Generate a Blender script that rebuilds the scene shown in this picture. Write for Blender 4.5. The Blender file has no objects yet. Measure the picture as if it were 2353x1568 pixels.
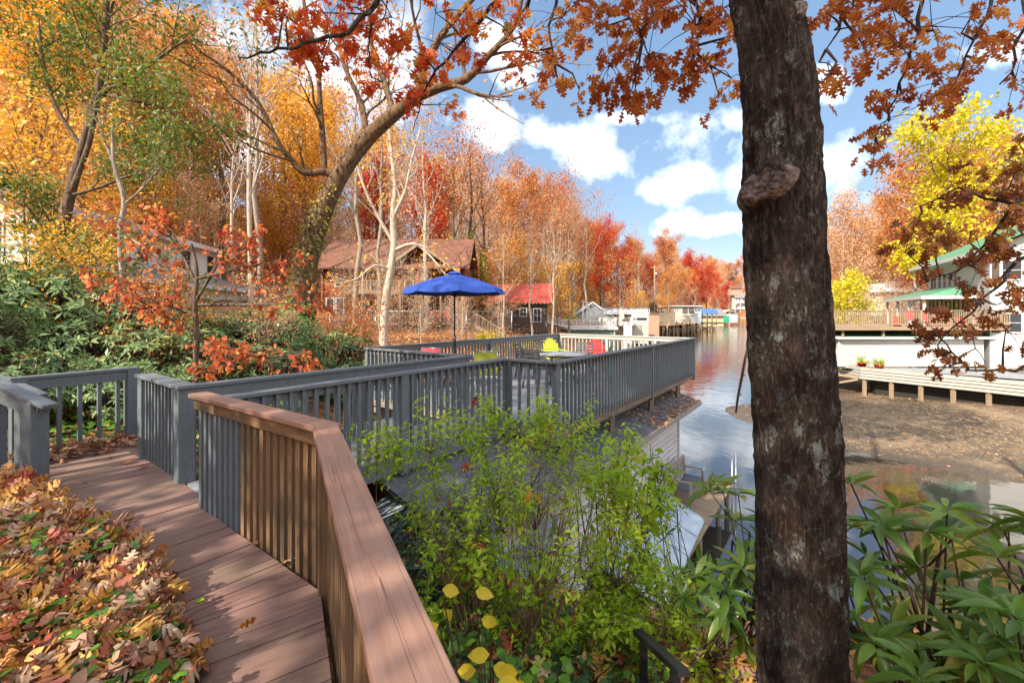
import bpy, math, random
import numpy as np
from mathutils import Vector, Matrix, noise

SC = bpy.context.scene
COL = SC.collection
R = math.radians
PI = math.pi

# ------------------------------------------------------------------ camera, light, exposure
FOC = 1000.0            # focal length and picture centre in units of a 2352 px wide frame
cam_d = bpy.data.cameras.new("camera")
cam = bpy.data.objects.new("camera", cam_d)
COL.objects.link(cam)
cam.location = (0, 0, 0)
cam.rotation_euler = (R(90), 0, 0)
cam_d.sensor_width = 36
cam_d.lens = 36 * FOC / 2352
cam_d.shift_y = -0.0272
cam_d.clip_start = 0.05
cam_d.clip_end = 3000
SC.camera = cam

SUN_AZ_VEC = Vector((-0.68, -0.73, 0)).normalized()      # where the sun stands
SUN_EL = R(37)
sun_d = bpy.data.lights.new("sun", 'SUN')
sun_d.energy = 2.1
sun_d.angle = R(0.5)
sun_d.color = (1.0, 0.90, 0.76)
sun = bpy.data.objects.new("sun", sun_d)
COL.objects.link(sun)
to_sun = SUN_AZ_VEC * math.cos(SUN_EL) + Vector((0, 0, math.sin(SUN_EL)))
sun.rotation_euler = to_sun.to_track_quat('Z', 'Y').to_euler()

w = bpy.data.worlds.new("World")
SC.world = w
w.use_nodes = True
nt = w.node_tree
nt.nodes.clear()
def WN(t, **k):
    n = nt.nodes.new(t)
    for a, b in k.items(): setattr(n, a, b)
    return n
wout = WN('ShaderNodeOutputWorld')
bg = WN('ShaderNodeBackground'); bg.inputs[1].default_value = 0.15
sky = WN('ShaderNodeTexSky', sky_type='NISHITA', sun_disc=False, sun_elevation=SUN_EL,
         sun_rotation=math.atan2(SUN_AZ_VEC.x, SUN_AZ_VEC.y), altitude=200, air_density=1.0, dust_density=0.1, ozone_density=2.5)
tc = WN('ShaderNodeTexCoord')
sep = WN('ShaderNodeSeparateXYZ'); nt.links.new(tc.outputs['Generated'], sep.inputs[0])
def WM(op, a, b=None, c=None, clamp=False):
    n = WN('ShaderNodeMath', operation=op, use_clamp=clamp)
    for i, s in enumerate((a, b, c)):
        if s is None: continue
        if isinstance(s, (int, float)): n.inputs[i].default_value = s
        else: nt.links.new(s, n.inputs[i])
    return n.outputs[0]
ymax = WM('MAXIMUM', sep.outputs['Y'], 0.05)
nzd = WN('ShaderNodeTexNoise'); nzd.inputs['Scale'].default_value = 5.0; nzd.inputs['Detail'].default_value = 6
nt.links.new(tc.outputs['Generated'], nzd.inputs['Vector'])
sepd = WN('ShaderNodeSeparateColor'); nt.links.new(nzd.outputs['Color'], sepd.inputs[0])
cu = WM('ADD', WM('DIVIDE', sep.outputs['X'], ymax), WM('MULTIPLY', WM('SUBTRACT', sepd.outputs[0], 0.5), 0.22))
cv = WM('ADD', WM('DIVIDE', sep.outputs['Z'], ymax), WM('MULTIPLY', WM('SUBTRACT', sepd.outputs[1], 0.5), 0.14))
nz = WN('ShaderNodeTexNoise'); nz.inputs['Scale'].default_value = 7.0; nz.inputs['Detail'].default_value = 9; nz.inputs['Roughness'].default_value = 0.58
nt.links.new(tc.outputs['Generated'], nz.inputs['Vector'])
# clouds: centre and half axes on the sky ahead (tangent of the angles)
CL = [(0.19,0.385,0.135,0.075),(0.40,0.40,0.125,0.070),(0.50,0.445,0.06,0.04),(0.30,0.45,0.10,0.03),
      (0.40,0.295,0.10,0.05),(0.54,0.305,0.07,0.07),(0.37,0.215,0.06,0.035),(0.45,0.19,0.07,0.03),
      (0.75,0.33,0.085,0.10),(0.86,0.24,0.08,0.05),(0.74,0.52,0.05,0.05),(1.12,0.62,0.12,0.05),
      (-0.60,0.62,0.22,0.12),(-0.35,0.50,0.2,0.12),(0.02,0.60,0.10,0.10),(-0.10,0.42,0.12,0.08),(-0.62,0.40,0.2,0.1),
      (1.5,0.4,0.2,0.08),(-1.4,0.7,0.2,0.1)]
acc = None
for (u0, v0, a, b) in CL:
    du = WM('DIVIDE', WM('SUBTRACT', cu, u0), a * 1.08)
    dv = WM('DIVIDE', WM('SUBTRACT', cv, v0), b * 1.0)
    dd = WM('SUBTRACT', 1.0, WM('ADD', WM('MULTIPLY', du, du), WM('MULTIPLY', dv, dv)))
    acc = dd if acc is None else WM('SMOOTH_MAX', acc, dd, 0.35)
front = WM('GREATER_THAN', sep.outputs['Y'], 0.05)
bl = WM('MAXIMUM', WM('MULTIPLY', acc, front), -2.0)
nz0 = WM('SUBTRACT', nz.outputs['Fac'], 0.5)
cm = WM('MULTIPLY', WM('ADD', WM('SUBTRACT', bl, .10), WM('MULTIPLY', nz0, 6.2)), .48, clamp=True)
cm = WM('SMOOTHSTEP', cm, 0.0, 1.0) if False else cm
# loose clouds over the rest of the sky, thickened out of view for fill light
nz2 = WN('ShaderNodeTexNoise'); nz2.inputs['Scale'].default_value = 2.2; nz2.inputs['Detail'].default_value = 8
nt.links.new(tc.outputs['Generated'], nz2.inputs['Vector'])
away = WM('MAXIMUM', WM('MULTIPLY', WM('SUBTRACT', sep.outputs['Z'], 0.76), 6.0, clamp=True), WM('MULTIPLY', WM('SUBTRACT', 0.10, sep.outputs['Y']), 4.0, clamp=True))   # extra unseen cloud overhead and behind, added to brighten the shade
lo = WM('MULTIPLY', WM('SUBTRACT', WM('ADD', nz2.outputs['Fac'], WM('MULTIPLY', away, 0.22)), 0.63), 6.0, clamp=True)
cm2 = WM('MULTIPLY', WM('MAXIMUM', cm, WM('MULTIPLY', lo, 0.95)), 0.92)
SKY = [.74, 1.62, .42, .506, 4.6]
hsv = WN('ShaderNodeHueSaturation'); hsv.inputs['Saturation'].default_value = SKY[1]; hsv.inputs['Value'].default_value = SKY[0]; hsv.inputs['Hue'].default_value = SKY[3]
gam = WN('ShaderNodeGamma'); gam.inputs[1].default_value = SKY[2]
nt.links.new(sky.outputs[0], gam.inputs[0])
nt.links.new(gam.outputs[0], hsv.inputs['Color'])
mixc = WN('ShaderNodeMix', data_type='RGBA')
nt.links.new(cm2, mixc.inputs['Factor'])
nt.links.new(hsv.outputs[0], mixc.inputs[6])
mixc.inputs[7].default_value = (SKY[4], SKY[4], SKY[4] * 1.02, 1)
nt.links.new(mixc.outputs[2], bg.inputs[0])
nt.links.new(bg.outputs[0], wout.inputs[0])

SC.view_settings.view_transform = 'Standard'
SC.view_settings.look = 'None'
SC.view_settings.gamma = 1
SC.view_settings.exposure = 2.12
SC.cycles.max_bounces = 7
SC.cycles.diffuse_bounces = 3
SC.cycles.transparent_max_bounces = 8
SC.cycles.use_denoising = True
SC.cycles.sample_clamp_indirect = 4.0

# ------------------------------------------------------------------ helpers
def V(*a): return Vector(a)
def P(x, y, d):
    "world point seen at frame position x, y (2352 wide), d metres ahead"
    return Vector(((x - 1176) / FOC * d, d, (720 - y) / FOC * d))
def rng_(s): return random.Random(s)

def link(o, parent=None):
    COL.objects.link(o)
    if parent is not None: o.parent = parent
    return o
def tag(o, label=None, cat=None, group=None, kind=None):
    if label: o["label"] = label
    if cat: o["category"] = cat
    if group: o["group"] = group
    if kind: o["kind"] = kind
    return o
def empty(name, loc, label, cat, group=None, rz=0):
    o = bpy.data.objects.new(name, None)
    o.empty_display_size = 0.2
    o.location = loc
    o.rotation_euler = (0, 0, rz)
    COL.objects.link(o)
    return tag(o, label, cat, group)
def copy_tree(o, parent=None):
    c = o.copy(); COL.objects.link(c); c.parent = parent
    for ch in list(o.children): copy_tree(ch, c)
    return c
_uvr = random.Random(5)

class MB:
    "collects faces in world (or local) metres; build() makes ONE mesh object"
    def __init__(s): s.v = []; s.f = []; s.uv = []; s.sm = []
    def face(s, pts, uvs=None, smooth=False):
        i = len(s.v); s.v += [tuple(p) for p in pts]; s.f.append(tuple(range(i, i + len(pts))))
        if uvs is None:
            uvs = [(p[0] + p[1], p[2]) for p in pts]
        s.uv += list(uvs); s.sm.append(smooth)
    def beam(s, p0, p1, w_, h_, up=(0, 0, 1), taper=1.0):
        p0 = Vector(p0); p1 = Vector(p1); t = p1 - p0; L = t.length
        if L < 1e-6: return
        t /= L; up = Vector(up)
        sd = t.cross(up)
        if sd.length < 1e-3: sd = t.cross(Vector((0, 1, 0)))
        sd.normalize(); u = sd.cross(t).normalized()
        a = sd * w_ / 2; b = u * h_ / 2
        c = [p0 - a - b, p0 + a - b, p0 + a + b, p0 - a + b]
        a2 = a * taper; b2 = b * taper
        e = [p1 - a2 - b2, p1 + a2 - b2, p1 + a2 + b2, p1 - a2 + b2]
        i = len(s.v); s.v += [tuple(q) for q in c + e]
        ou, ov = _uvr.random() * 50, _uvr.random() * 50
        per = [0, w_, w_ + h_, 2 * w_ + h_, 2 * w_ + 2 * h_]
        for k in range(4):
            k2 = (k + 1) % 4
            s.f.append((i + k, i + k2, i + 4 + k2, i + 4 + k)); s.sm.append(False)
            s.uv += [(ou, ov + per[k]), (ou, ov + per[k + 1]), (ou + L, ov + per[k + 1]), (ou + L, ov + per[k])]
        s.f.append((i + 3, i + 2, i + 1, i)); s.uv += [(ou, ov), (ou + .02, ov), (ou + .02, ov + w_), (ou, ov + w_)]; s.sm.append(False)
        s.f.append((i + 4, i + 5, i + 6, i + 7)); s.uv += [(ou, ov), (ou + .02, ov), (ou + .02, ov + w_), (ou, ov + w_)]; s.sm.append(False)
    def box(s, c, sx, sy, sz, rz=0):
        c = Vector(c); d = Vector((math.cos(rz), math.sin(rz), 0)) * sx / 2
        s.beam(c - d, c + d, sy, sz)
    def rect(s, x0, x1, y0, y1, z0, z1):
        s.box(((x0 + x1) / 2, (y0 + y1) / 2, (z0 + z1) / 2), abs(x1 - x0), abs(y1 - y0), abs(z1 - z0))
    def tube(s, pts, radii, n=6, cap=True, smooth=True):
        pts = [Vector(p) for p in pts]
        if not hasattr(radii, '__len__'): radii = [radii] * len(pts)
        prev = None; rings = []; L = 0; ls = []
        for k, p in enumerate(pts):
            t = (pts[min(k + 1, len(pts) - 1)] - pts[max(k - 1, 0)])
            if t.length < 1e-9: t = Vector((0, 0, 1))
            t.normalize()
            if prev is None:
                a = t.orthogonal().normalized()
            else:
                a = prev - t * prev.dot(t)
                if a.length < 1e-4: a = t.orthogonal()
                a.normalize()
            prev = a; b = t.cross(a); i = len(s.v)
            for q in range(n):
                an = 2 * PI * q / n
                s.v.append(tuple(p + (a * math.cos(an) + b * math.sin(an)) * radii[k]))
            rings.append(i)
            if k: L += (p - pts[k - 1]).length
            ls.append(L)
        ou = _uvr.random() * 20
        for k in range(len(pts) - 1):
            for q in range(n):
                q2 = (q + 1) % n
                s.f.append((rings[k] + q, rings[k] + q2, rings[k + 1] + q2, rings[k + 1] + q)); s.sm.append(smooth)
                c0, c1 = q / n * 2 * PI * radii[k], (q + 1) / n * 2 * PI * radii[k]
                s.uv += [(ou + ls[k], c0), (ou + ls[k], c1), (ou + ls[k + 1], c1), (ou + ls[k + 1], c0)]
        if cap:
            s.f.append(tuple(rings[0] + q for q in reversed(range(n)))); s.sm.append(False); s.uv += [(0, 0)] * n
            s.f.append(tuple(rings[-1] + q for q in range(n))); s.sm.append(False); s.uv += [(0, 0)] * n
    def lathe(s, c, prof, n=24, smooth=True):
        c = Vector(c); rings = []
        for (r, z) in prof:
            i = len(s.v)
            for q in range(n):
                an = 2 * PI * q / n
                s.v.append((c.x + r * math.cos(an), c.y + r * math.sin(an), c.z + z))
            rings.append(i)
        for k in range(len(prof) - 1):
            for q in range(n):
                q2 = (q + 1) % n
                s.f.append((rings[k] + q, rings[k] + q2, rings[k + 1] + q2, rings[k + 1] + q)); s.sm.append(smooth)
                s.uv += [(q / n, k), ((q + 1) / n, k), ((q + 1) / n, k + 1), (q / n, k + 1)]
    def slab(s, poly, z0, z1):
        "polygon (x, y) extruded from z0 to z1"
        n = len(poly); i = len(s.v)
        s.v += [(p[0], p[1], z0) for p in poly] + [(p[0], p[1], z1) for p in poly]
        s.f.append(tuple(i + k for k in reversed(range(n)))); s.uv += [(p[0], p[1]) for p in reversed(poly)]; s.sm.append(False)
        s.f.append(tuple(i + n + k for k in range(n))); s.uv += [(p[0], p[1]) for p in poly]; s.sm.append(False)
        for k in range(n):
            k2 = (k + 1) % n
            s.f.append((i + k, i + k2, i + n + k2, i + n + k)); s.sm.append(False)
            L = math.hypot(poly[k][0] - poly[k2][0], poly[k][1] - poly[k2][1])
            s.uv += [(0, z0), (L, z0), (L, z1), (0, z1)]
    def build(s, name, mat, parent=None, bevel=0, origin=None):
        me = bpy.data.meshes.new(name)
        vv = s.v
        if origin is not None:
            o_ = Vector(origin); vv = [(a - o_.x, b - o_.y, c - o_.z) for a, b, c in vv]
        me.from_pydata(vv, [], s.f)
        uvl = me.uv_layers.new(name="UVMap")
        if len(s.uv) == len(me.loops):
            uvl.data.foreach_set('uv', np.array(s.uv, dtype=np.float32).ravel())
        me.polygons.foreach_set('use_smooth', s.sm)
        me.materials.append(mat)
        me.update()
        o = bpy.data.objects.new(name, me)
        link(o, parent)
        if origin is not None: o.location = origin
        if bevel:
            m = o.modifiers.new('bevel', 'BEVEL'); m.width = bevel; m.segments = 2; m.limit_method = 'ANGLE'; m.angle_limit = R(50)
        return o

def part(name, mat, parent, fn, bevel=0, label=None):
    "a part in its thing's own space: fn fills the builder"
    m = MB(); fn(m); o = m.build(name, mat, parent, bevel)
    if label: o['label'] = label
    return o
def wpart(name, mat, parent, fn, bevel=0, label=None):
    "a part written in world metres under a thing whose Empty is only moved, not turned"
    m = MB(); fn(m)
    L = Vector(parent.location)
    if parent.parent is not None: L = Vector((0, 0, 0)); q = parent
    q = parent; L = Vector((0, 0, 0))
    while q is not None: L += Vector(q.location); q = q.parent
    m.v = [(a - L.x, b - L.y, c - L.z) for a, b, c in m.v]
    o = m.build(name, mat, parent, bevel)
    if label: o['label'] = label
    return o

# ------------------------------------------------------------------ materials
class NT:
    def __init__(s, name):
        s.m = bpy.data.materials.new(name); s.m.use_nodes = True
        s.t = s.m.node_tree; s.b = s.t.nodes['Principled BSDF']; s.out = s.t.nodes['Material Output']
    def n(s, t, ins=None, **k):
        x = s.t.nodes.new(t)
        for a, b in k.items(): setattr(x, a, b)
        for a, b in (ins or {}).items(): s.set(x.inputs[a], b)
        return x
    def set(s, inp, val):
        if hasattr(val, 'is_output') or isinstance(val, bpy.types.NodeSocket): s.t.links.new(val, inp)
        else:
            if hasattr(val, '__len__') and len(val) == 3 and inp.type == 'RGBA': val = (*val, 1)
            inp.default_value = val
    def math(s, op, a, b=0.0, clamp=False):
        return s.n('ShaderNodeMath', {0: a, 1: b}, operation=op, use_clamp=clamp).outputs[0]
    def mix(s, f, a, b, mode='MIX'):
        x = s.n('ShaderNodeMix', data_type='RGBA', blend_type=mode)
        s.set(x.inputs['Factor'], f); s.set(x.inputs[6], a); s.set(x.inputs[7], b)
        return x.outputs[2]
    def ramp(s, f, stops, interp='LINEAR'):
        x = s.n('ShaderNodeValToRGB', {0: f}); cr = x.color_ramp; cr.interpolation = interp
        while len(cr.elements) < len(stops): cr.elements.new(0.5)
        for e, (p, c) in zip(cr.elements, stops):
            e.position = p; e.color = (*c, 1) if len(c) == 3 else c
        return x.outputs[0]
    def coord(s, kind='Object', scale=(1, 1, 1), loc=(0, 0, 0)):
        if kind == 'World': src = s.n('ShaderNodeNewGeometry').outputs['Position']
        else: src = s.n('ShaderNodeTexCoord').outputs[kind]
        return s.n('ShaderNodeMapping', {'Vector': src, 'Scale': scale, 'Location': loc}).outputs[0]
    def noise(s, vec, scale=5, detail=4, rough=.5, dist=0.0):
        return s.n('ShaderNodeTexNoise', {'Vector': vec, 'Scale': scale, 'Detail': detail, 'Roughness': rough, 'Distortion': dist}).outputs['Fac']
    def bump(s, h, strength=.3, dist=.01, normal=None):
        x = s.n('ShaderNodeBump', {'Height': h, 'Strength': strength, 'Distance': dist})
        if normal is not None: s.set(x.inputs['Normal'], normal)
        s.set(s.b.inputs['Normal'], x.outputs[0]); return x.outputs[0]
    def fin(s, color=None, rough=.6, metal=0.0, spec=.5):
        if color is not None: s.set(s.b.inputs['Base Color'], color)
        s.set(s.b.inputs['Roughness'], rough); s.set(s.b.inputs['Metallic'], metal)
        s.b.inputs['Specular IOR Level'].default_value = spec
        return s.m

def m_wood(name, dark, light, gscale=1.0, rough=.7, weather=None, wamt=.4, crack=.5, spec=.3, knots=0):
    t = NT(name)
    uv = t.coord('UV', (3 * gscale, 55 * gscale, 1))
    g = t.noise(uv, 1.0, 6, .6, .6)
    uv2 = t.coord('UV', (1.2 * gscale, 14 * gscale, 1))
    g2 = t.noise(uv2, 1.0, 3, .5, 1.2)
    uv3 = t.coord('UV', (.9, 160 * gscale, 1))
    cr = t.math('SMOOTH_MIN', t.noise(uv3, 1.0, 2, .4), 0.5)
    crk = t.ramp(t.noise(uv3, 1.0, 3, .5), [(.30, (0, 0, 0)), (.40, (1, 1, 1))])
    f = t.math('ADD', t.math('MULTIPLY', g, .55), t.math('MULTIPLY', g2, .45))
    c = t.ramp(f, [(.3, dark), (.72, light)])
    wn = t.noise(t.coord('World', (1, 1, .6)), 2.3, 5, .6)
    if weather is not None:
        c = t.mix(t.math('MULTIPLY', t.ramp(wn, [(.40, (0, 0, 0)), (.68, (1, 1, 1))]), wamt), c, weather)
    c = t.mix(t.math('MULTIPLY', t.math('SUBTRACT', 1.0, crk), crack), c, tuple(x * .35 for x in dark))
    if knots:
        kv = t.n('ShaderNodeTexVoronoi', {'Vector': t.coord('UV', (2.4, 7.5, 1)), 'Scale': 1.0, 'Randomness': 1.0})
        kr = t.math('SINE', t.math('MULTIPLY', kv.outputs['Distance'], 60.0))
        km = t.ramp(kv.outputs['Distance'], [(.04, (1, 1, 1)), (.16, (0, 0, 0))])
        c = t.mix(t.math('MULTIPLY', km, t.math('ADD', .55, t.math('MULTIPLY', kr, .25))), c, tuple(x * .45 for x in dark))
        ck = t.ramp(t.noise(t.coord('UV', (1.1, 90, 1)), 1.0, 4, .6, 2.0), [(.30, (1, 1, 1)), (.345, (0, 0, 0))])
        c = t.mix(t.math('MULTIPLY', ck, .8), c, tuple(x * .22 for x in dark))
    t.bump(t.math('ADD', t.math('MULTIPLY', g, .6), t.math('MULTIPLY', crk, .8)), .35, .004)
    return t.fin(c, rough, spec=spec)

def m_paint(name, col, worn=None, amt=.25, rough=.55, spec=.35, grain=True):
    t = NT(name)
    n1 = t.noise(t.coord('World', (1, 1, 1)), 1.7, 5, .6)
    n2 = t.noise(t.coord('World', (3, 3, .8)), 9, 5, .65)
    worn = worn or tuple(x * .55 for x in col)
    c = t.mix(t.math('MULTIPLY', t.ramp(n2, [(.45, (0, 0, 0)), (.75, (1, 1, 1))]), amt), col, worn)
    c = t.mix(t.math('MULTIPLY', n1, .35), c, tuple(min(1, x * .72) for x in col))
    if grain:
        g = t.noise(t.coord('UV', (2.5, 70, 1)), 1, 4, .6)
        t.bump(g, .25, .003)
        c = t.mix(t.math('MULTIPLY', t.ramp(g, [(.30, (1, 1, 1)), (.42, (0, 0, 0))]), .35), c, worn)
    return t.fin(c, rough, spec=spec)

def m_flat(name, col, rough=.6, metal=0, var=.2, scale=6, spec=.4):
    t = NT(name)
    n1 = t.noise(t.coord('World'), scale, 5, .6)
    c = t.mix(t.math('MULTIPLY', n1, var * 2), col, tuple(x * .5 for x in col))
    return t.fin(c, rough, metal, spec)

def m_leaf(name, stops, trans=.35, rough=.5, spec=.35, objvar=.2, tcol=1.25, bumpy=False):
    t = NT(name)
    a = t.n('ShaderNodeAttribute', attribute_name='rnd')
    oi = t.n('ShaderNodeObjectInfo').outputs['Random']
    f = t.math('ADD', a.outputs['Fac'], t.math('MULTIPLY', t.math('SUBTRACT', oi, .5), objvar * 2), clamp=True)
    c = t.ramp(f, stops)
    cn = t.ramp(t.noise(t.coord('World'), 38, 5, .7), [(.35, (0, 0, 0)), (.7, (1, 1, 1))])
    c2 = t.mix(t.math('MULTIPLY', cn, .40), c, t.mix(.6, c, (.06, .035, .02)))
    t.bump(t.noise(t.coord('World'), 90, 3, .6), .4, .004)
    t.fin(c2, rough, spec=spec)
    tr = t.n('ShaderNodeBsdfTranslucent', {'Color': t.mix(1.0, c, (tcol, tcol, tcol * .8), 'MULTIPLY')})
    mx = t.n('ShaderNodeMixShader', {0: trans, 1: t.b.outputs[0], 2: tr.outputs[0]})
    t.set(t.out.inputs['Surface'], mx.outputs[0])
    return t.m

def m_bark(name, dark, light, lichen=None, lamt=.5, sc=1.0, zst=.25):
    t = NT(name)
    co = t.coord('Object', (sc, sc, sc * zst))
    n1 = t.noise(co, 14, 8, .7, .4)
    v = t.n('ShaderNodeTexVoronoi', {'Vector': co, 'Scale': 22.0}, feature='DISTANCE_TO_EDGE').outputs[0]
    h = t.math('ADD', n1, t.math('MULTIPLY', v, .8))
    c = t.ramp(n1, [(.36, dark), (.66, light)])
    if lichen is not None:
        ln = t.noise(t.coord('Object', (1, 1, .7)), 9, 8, .75)
        c = t.mix(t.math('MULTIPLY', t.ramp(ln, [(.60, (0, 0, 0)), (.67, (1, 1, 1))]), lamt), c, lichen)
    t.bump(h, .8, .02)
    return t.fin(c, .85, spec=.2)

def m_siding(name, col, pitch=.12, rough=.55, stain=.2, dirt=(.25, .2, .15)):
    t = NT(name)
    sepn = t.n('ShaderNodeSeparateXYZ', {0: t.n('ShaderNodeNewGeometry').outputs['Position']})
    z = t.math('FRACT', t.math('DIVIDE', sepn.outputs[2], pitch))
    n1 = t.noise(t.coord('World', (.5, .5, 1.5)), 2.5, 5, .65)
    c = t.mix(t.math('MULTIPLY', t.ramp(n1, [(.42, (0, 0, 0)), (.75, (1, 1, 1))]), stain), col, dirt)
    c = t.mix(t.math('LESS_THAN', z, .10), c, tuple(x * .45 for x in col))
    t.bump(z, .6, .02)
    return t.fin(c, rough, spec=.3)

def m_shingle(name, a, b, sx=3.2, sy=7.0, rough=.85):
    t = NT(name)
    br = t.n('ShaderNodeTexBrick', {'Vector': t.coord('UV', (1, 1, 1)), 'Scale': sx, 'Color1': (*a, 1), 'Color2': (*b, 1), 'Mortar': (*[x * .6 for x in a], 1), 'Mortar Size': .012, 'Mortar Smooth': .5, 'Brick Width': .7, 'Row Height': .32})
    n1 = t.noise(t.coord('World'), 1.6, 6, .65)
    c = t.mix(t.math('MULTIPLY', n1, .6), br.outputs[0], tuple(x * .6 for x in b))
    t.bump(t.math('ADD', br.outputs['Fac'], t.math('MULTIPLY', t.noise(t.coord('World'), 60, 3, .6), -.4)), -.5, .01)
    return t.fin(c, rough, spec=.25)

M = {}
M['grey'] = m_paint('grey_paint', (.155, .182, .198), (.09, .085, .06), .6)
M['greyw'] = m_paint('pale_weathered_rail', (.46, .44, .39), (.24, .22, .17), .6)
M['cedar'] = m_wood('cedar_cap', (.28, .138, .088), (.45, .268, .195), .8, .62, (.24, .17, .14), .5, .55, knots=1)
M['cedarb'] = m_wood('cedar_baluster', (.11, .060, .030), (.33, .185, .095), 1.0, .7, (.11, .10, .06), .8, .6, knots=1)
M['plank'] = m_wood('walkway_plank', (.165, .086, .068), (.30, .178, .145), .9, .62, (.25, .185, .13), .7, .7, knots=1)
M['greyplank'] = m_wood('grey_deck_plank', (.21, .225, .235), (.36, .37, .37), .9, .6, (.25, .22, .20), .4, .4)
M['rawwood'] = m_wood('raw_joist', (.16, .12, .085), (.36, .28, .20), .7, .8, (.12, .11, .09), .5, .5)
M['dockwood'] = m_wood('dock_wood', (.20, .14, .085), (.46, .34, .22), .5, .8, (.26, .21, .16), .4, .5)
M['teak'] = m_wood('bench_wood', (.25, .21, .17), (.45, .39, .32), 1.2, .7)
M['log'] = m_wood('log_wood', (.19, .060, .028), (.40, .145, .065), .25, .55, (.16, .05, .03), .4, .3)
M['redwood'] = m_wood('red_stained_wood', (.16, .055, .03), (.32, .13, .075), .5, .7)
M['white'] = m_paint('white_paint', (.64, .64, .62), (.38, .36, .32), .35)
M['cream'] = m_paint('cream_paint', (.56, .52, .43), (.45, .40, .32), .35)
M['yellowwall'] = m_paint('pale_yellow_wall', (.54, .48, .28), (.4, .36, .24), .3)
M['greenwall'] = m_paint('green_wall', (.13, .21, .155), (.07, .10, .08), .6)
M['maroon'] = m_paint('maroon_paint', (.14, .045, .045), None, .3)
M['sidewhite'] = m_siding('white_siding', (.60, .60, .58), .13)
M['sidepale'] = m_siding('pale_lap_siding', (.74, .72, .70), .14, stain=.25)
M['sidehouse'] = m_siding('white_house_siding', (.78, .75, .71), .16)
M['sidegrey'] = m_siding('grey_siding', (.24, .27, .29), .16)
M['darkwood'] = m_wood('dark_cabin_wood', (.06, .045, .035), (.13, .10, .08), .5, .8)
M['brick'] = m_flat('tan_brick', (.50, .30, .20), .8)
M['shingle'] = m_shingle('charcoal_shingle', (.10, .105, .115), (.15, .155, .165))
M['shingbrown'] = m_shingle('brown_shingle', (.17, .075, .05), (.24, .11, .07))
M['shinggrey'] = m_shingle('grey_shingle', (.20, .19, .18), (.28, .26, .24))
M['redroof'] = m_flat('red_metal_roof', (.50, .075, .045), .5, 0, .25, 3)
M['greenroof'] = m_flat('green_metal_roof', (.12, .30, .18), .5, 0, .25, 2)
M['blueroof'] = m_flat('blue_tin_roof', (.07, .17, .38), .5, 0, .3, 3)
M['bluesheet'] = m_flat('pale_blue_metal', (.50, .60, .68), .35, 0, .15, 2)
M['black'] = m_flat('black_metal', (.015, .015, .017), .4, 0, .2)
M['metal'] = m_flat('silver_tube', (.42, .42, .43), .35, .8, .1)
M['concrete'] = m_flat('concrete', (.36, .33, .29), .85)
M['glass'] = None
t = NT('window_glass')
t.fin((.035, .045, .055), .06, 0, .8); M['glass'] = t.m
M['navy'] = m_flat('blue_canvas', (.03, .075, .34), .8, 0, .12, 8, .2)
M['navyframe'] = m_flat('dark_umbrella_pole', (.03, .028, .03), .4)
M['lime'] = m_flat('lime_plastic', (.40, .44, .03), .45, 0, .1)
M['red'] = m_flat('red_plastic', (.62, .025, .02), .42, 0, .1)
M['redsling'] = m_flat('red_sling', (.52, .04, .055), .7, 0, .15)
M['limesling'] = m_flat('lime_sling', (.36, .40, .05), .7, 0, .15)
M['teal'] = m_flat('teal_plastic', (.02, .30, .36), .5, 0, .1)
M['charcoal'] = m_paint('charcoal_slats', (.115, .12, .13), (.06, .06, .06), .35)
M['pink'] = m_flat('pale_pink_board', (.72, .50, .46), .5)
M['terracotta'] = m_flat('red_glazed_pot', (.55, .03, .03), .4)
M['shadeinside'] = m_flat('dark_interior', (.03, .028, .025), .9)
M['screen'] = m_flat('dark_screen', (.16, .14, .12), .6)
# ------------------------------------------------------------------ land and water
WATER_Z = -5.4
SHORE = [(60,4),(30,4),(18,4),(11,5.0),(7.5,6.0),(5.2,6.6),(3.2,6.7),(1.2,7.3),(-0.6,9.0),(-1.2,13),(-0.5,18),(1.5,26),(4,34),(7,46),(11,58),
         (22,76),(34,98),(46,118),(55,130),(83,180),(145,300),(235,450),(252,520),(330,520),(290,450),(178,300),(112,180),(76,120),
         (50,80),(36,56),(28,43),(24,34),(20,29),(15,26.5),(12.6,25.4),(11.7,24.3),(11.5,22.4),(11.8,20.6),(13,17.6),(14.35,15.3),(16.3,13.8),(22,12.6),(60,11)]
_SH = np.array(SHORE, dtype=float)
def shore_dist(x, y):
    "signed distance inland from the water's edge, and whether the nearest edge is the right-hand bank"
    x = np.asarray(x, float); y = np.asarray(y, float)
    best = np.full(x.shape, 1e9); idx = np.zeros(x.shape, int); inside = np.zeros(x.shape, bool)
    n = len(_SH)
    for i in range(n):
        ax, ay = _SH[i]; bx, by = _SH[(i + 1) % n]
        dx, dy = bx - ax, by - ay
        t = np.clip(((x - ax) * dx + (y - ay) * dy) / (dx * dx + dy * dy), 0, 1)
        d = np.hypot(x - ax - t * dx, y - ay - t * dy)
        m = d < best; best = np.where(m, d, best); idx = np.where(m, i, idx)
        c = ((ay > y) != (by > y)) & (x < (bx - ax) * (y - ay) / (by - ay + 1e-12) + ax)
        inside ^= c
    return np.where(inside, -best, best), idx
_LS = [0, .7, 2, 4, 8, 14, 22, 40, 70, 120, 200, 400]
_LH = [0, .5, 1.6, 2.8, 3.9, 4.7, 6.2, 12.5, 24, 38, 46, 52]
_RS = [0, 4, 9, 13, 20, 35, 80, 160, 400]
_RH = [0, .22, .6, 1.7, 2.7, 4.5, 13, 24, 40]
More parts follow.
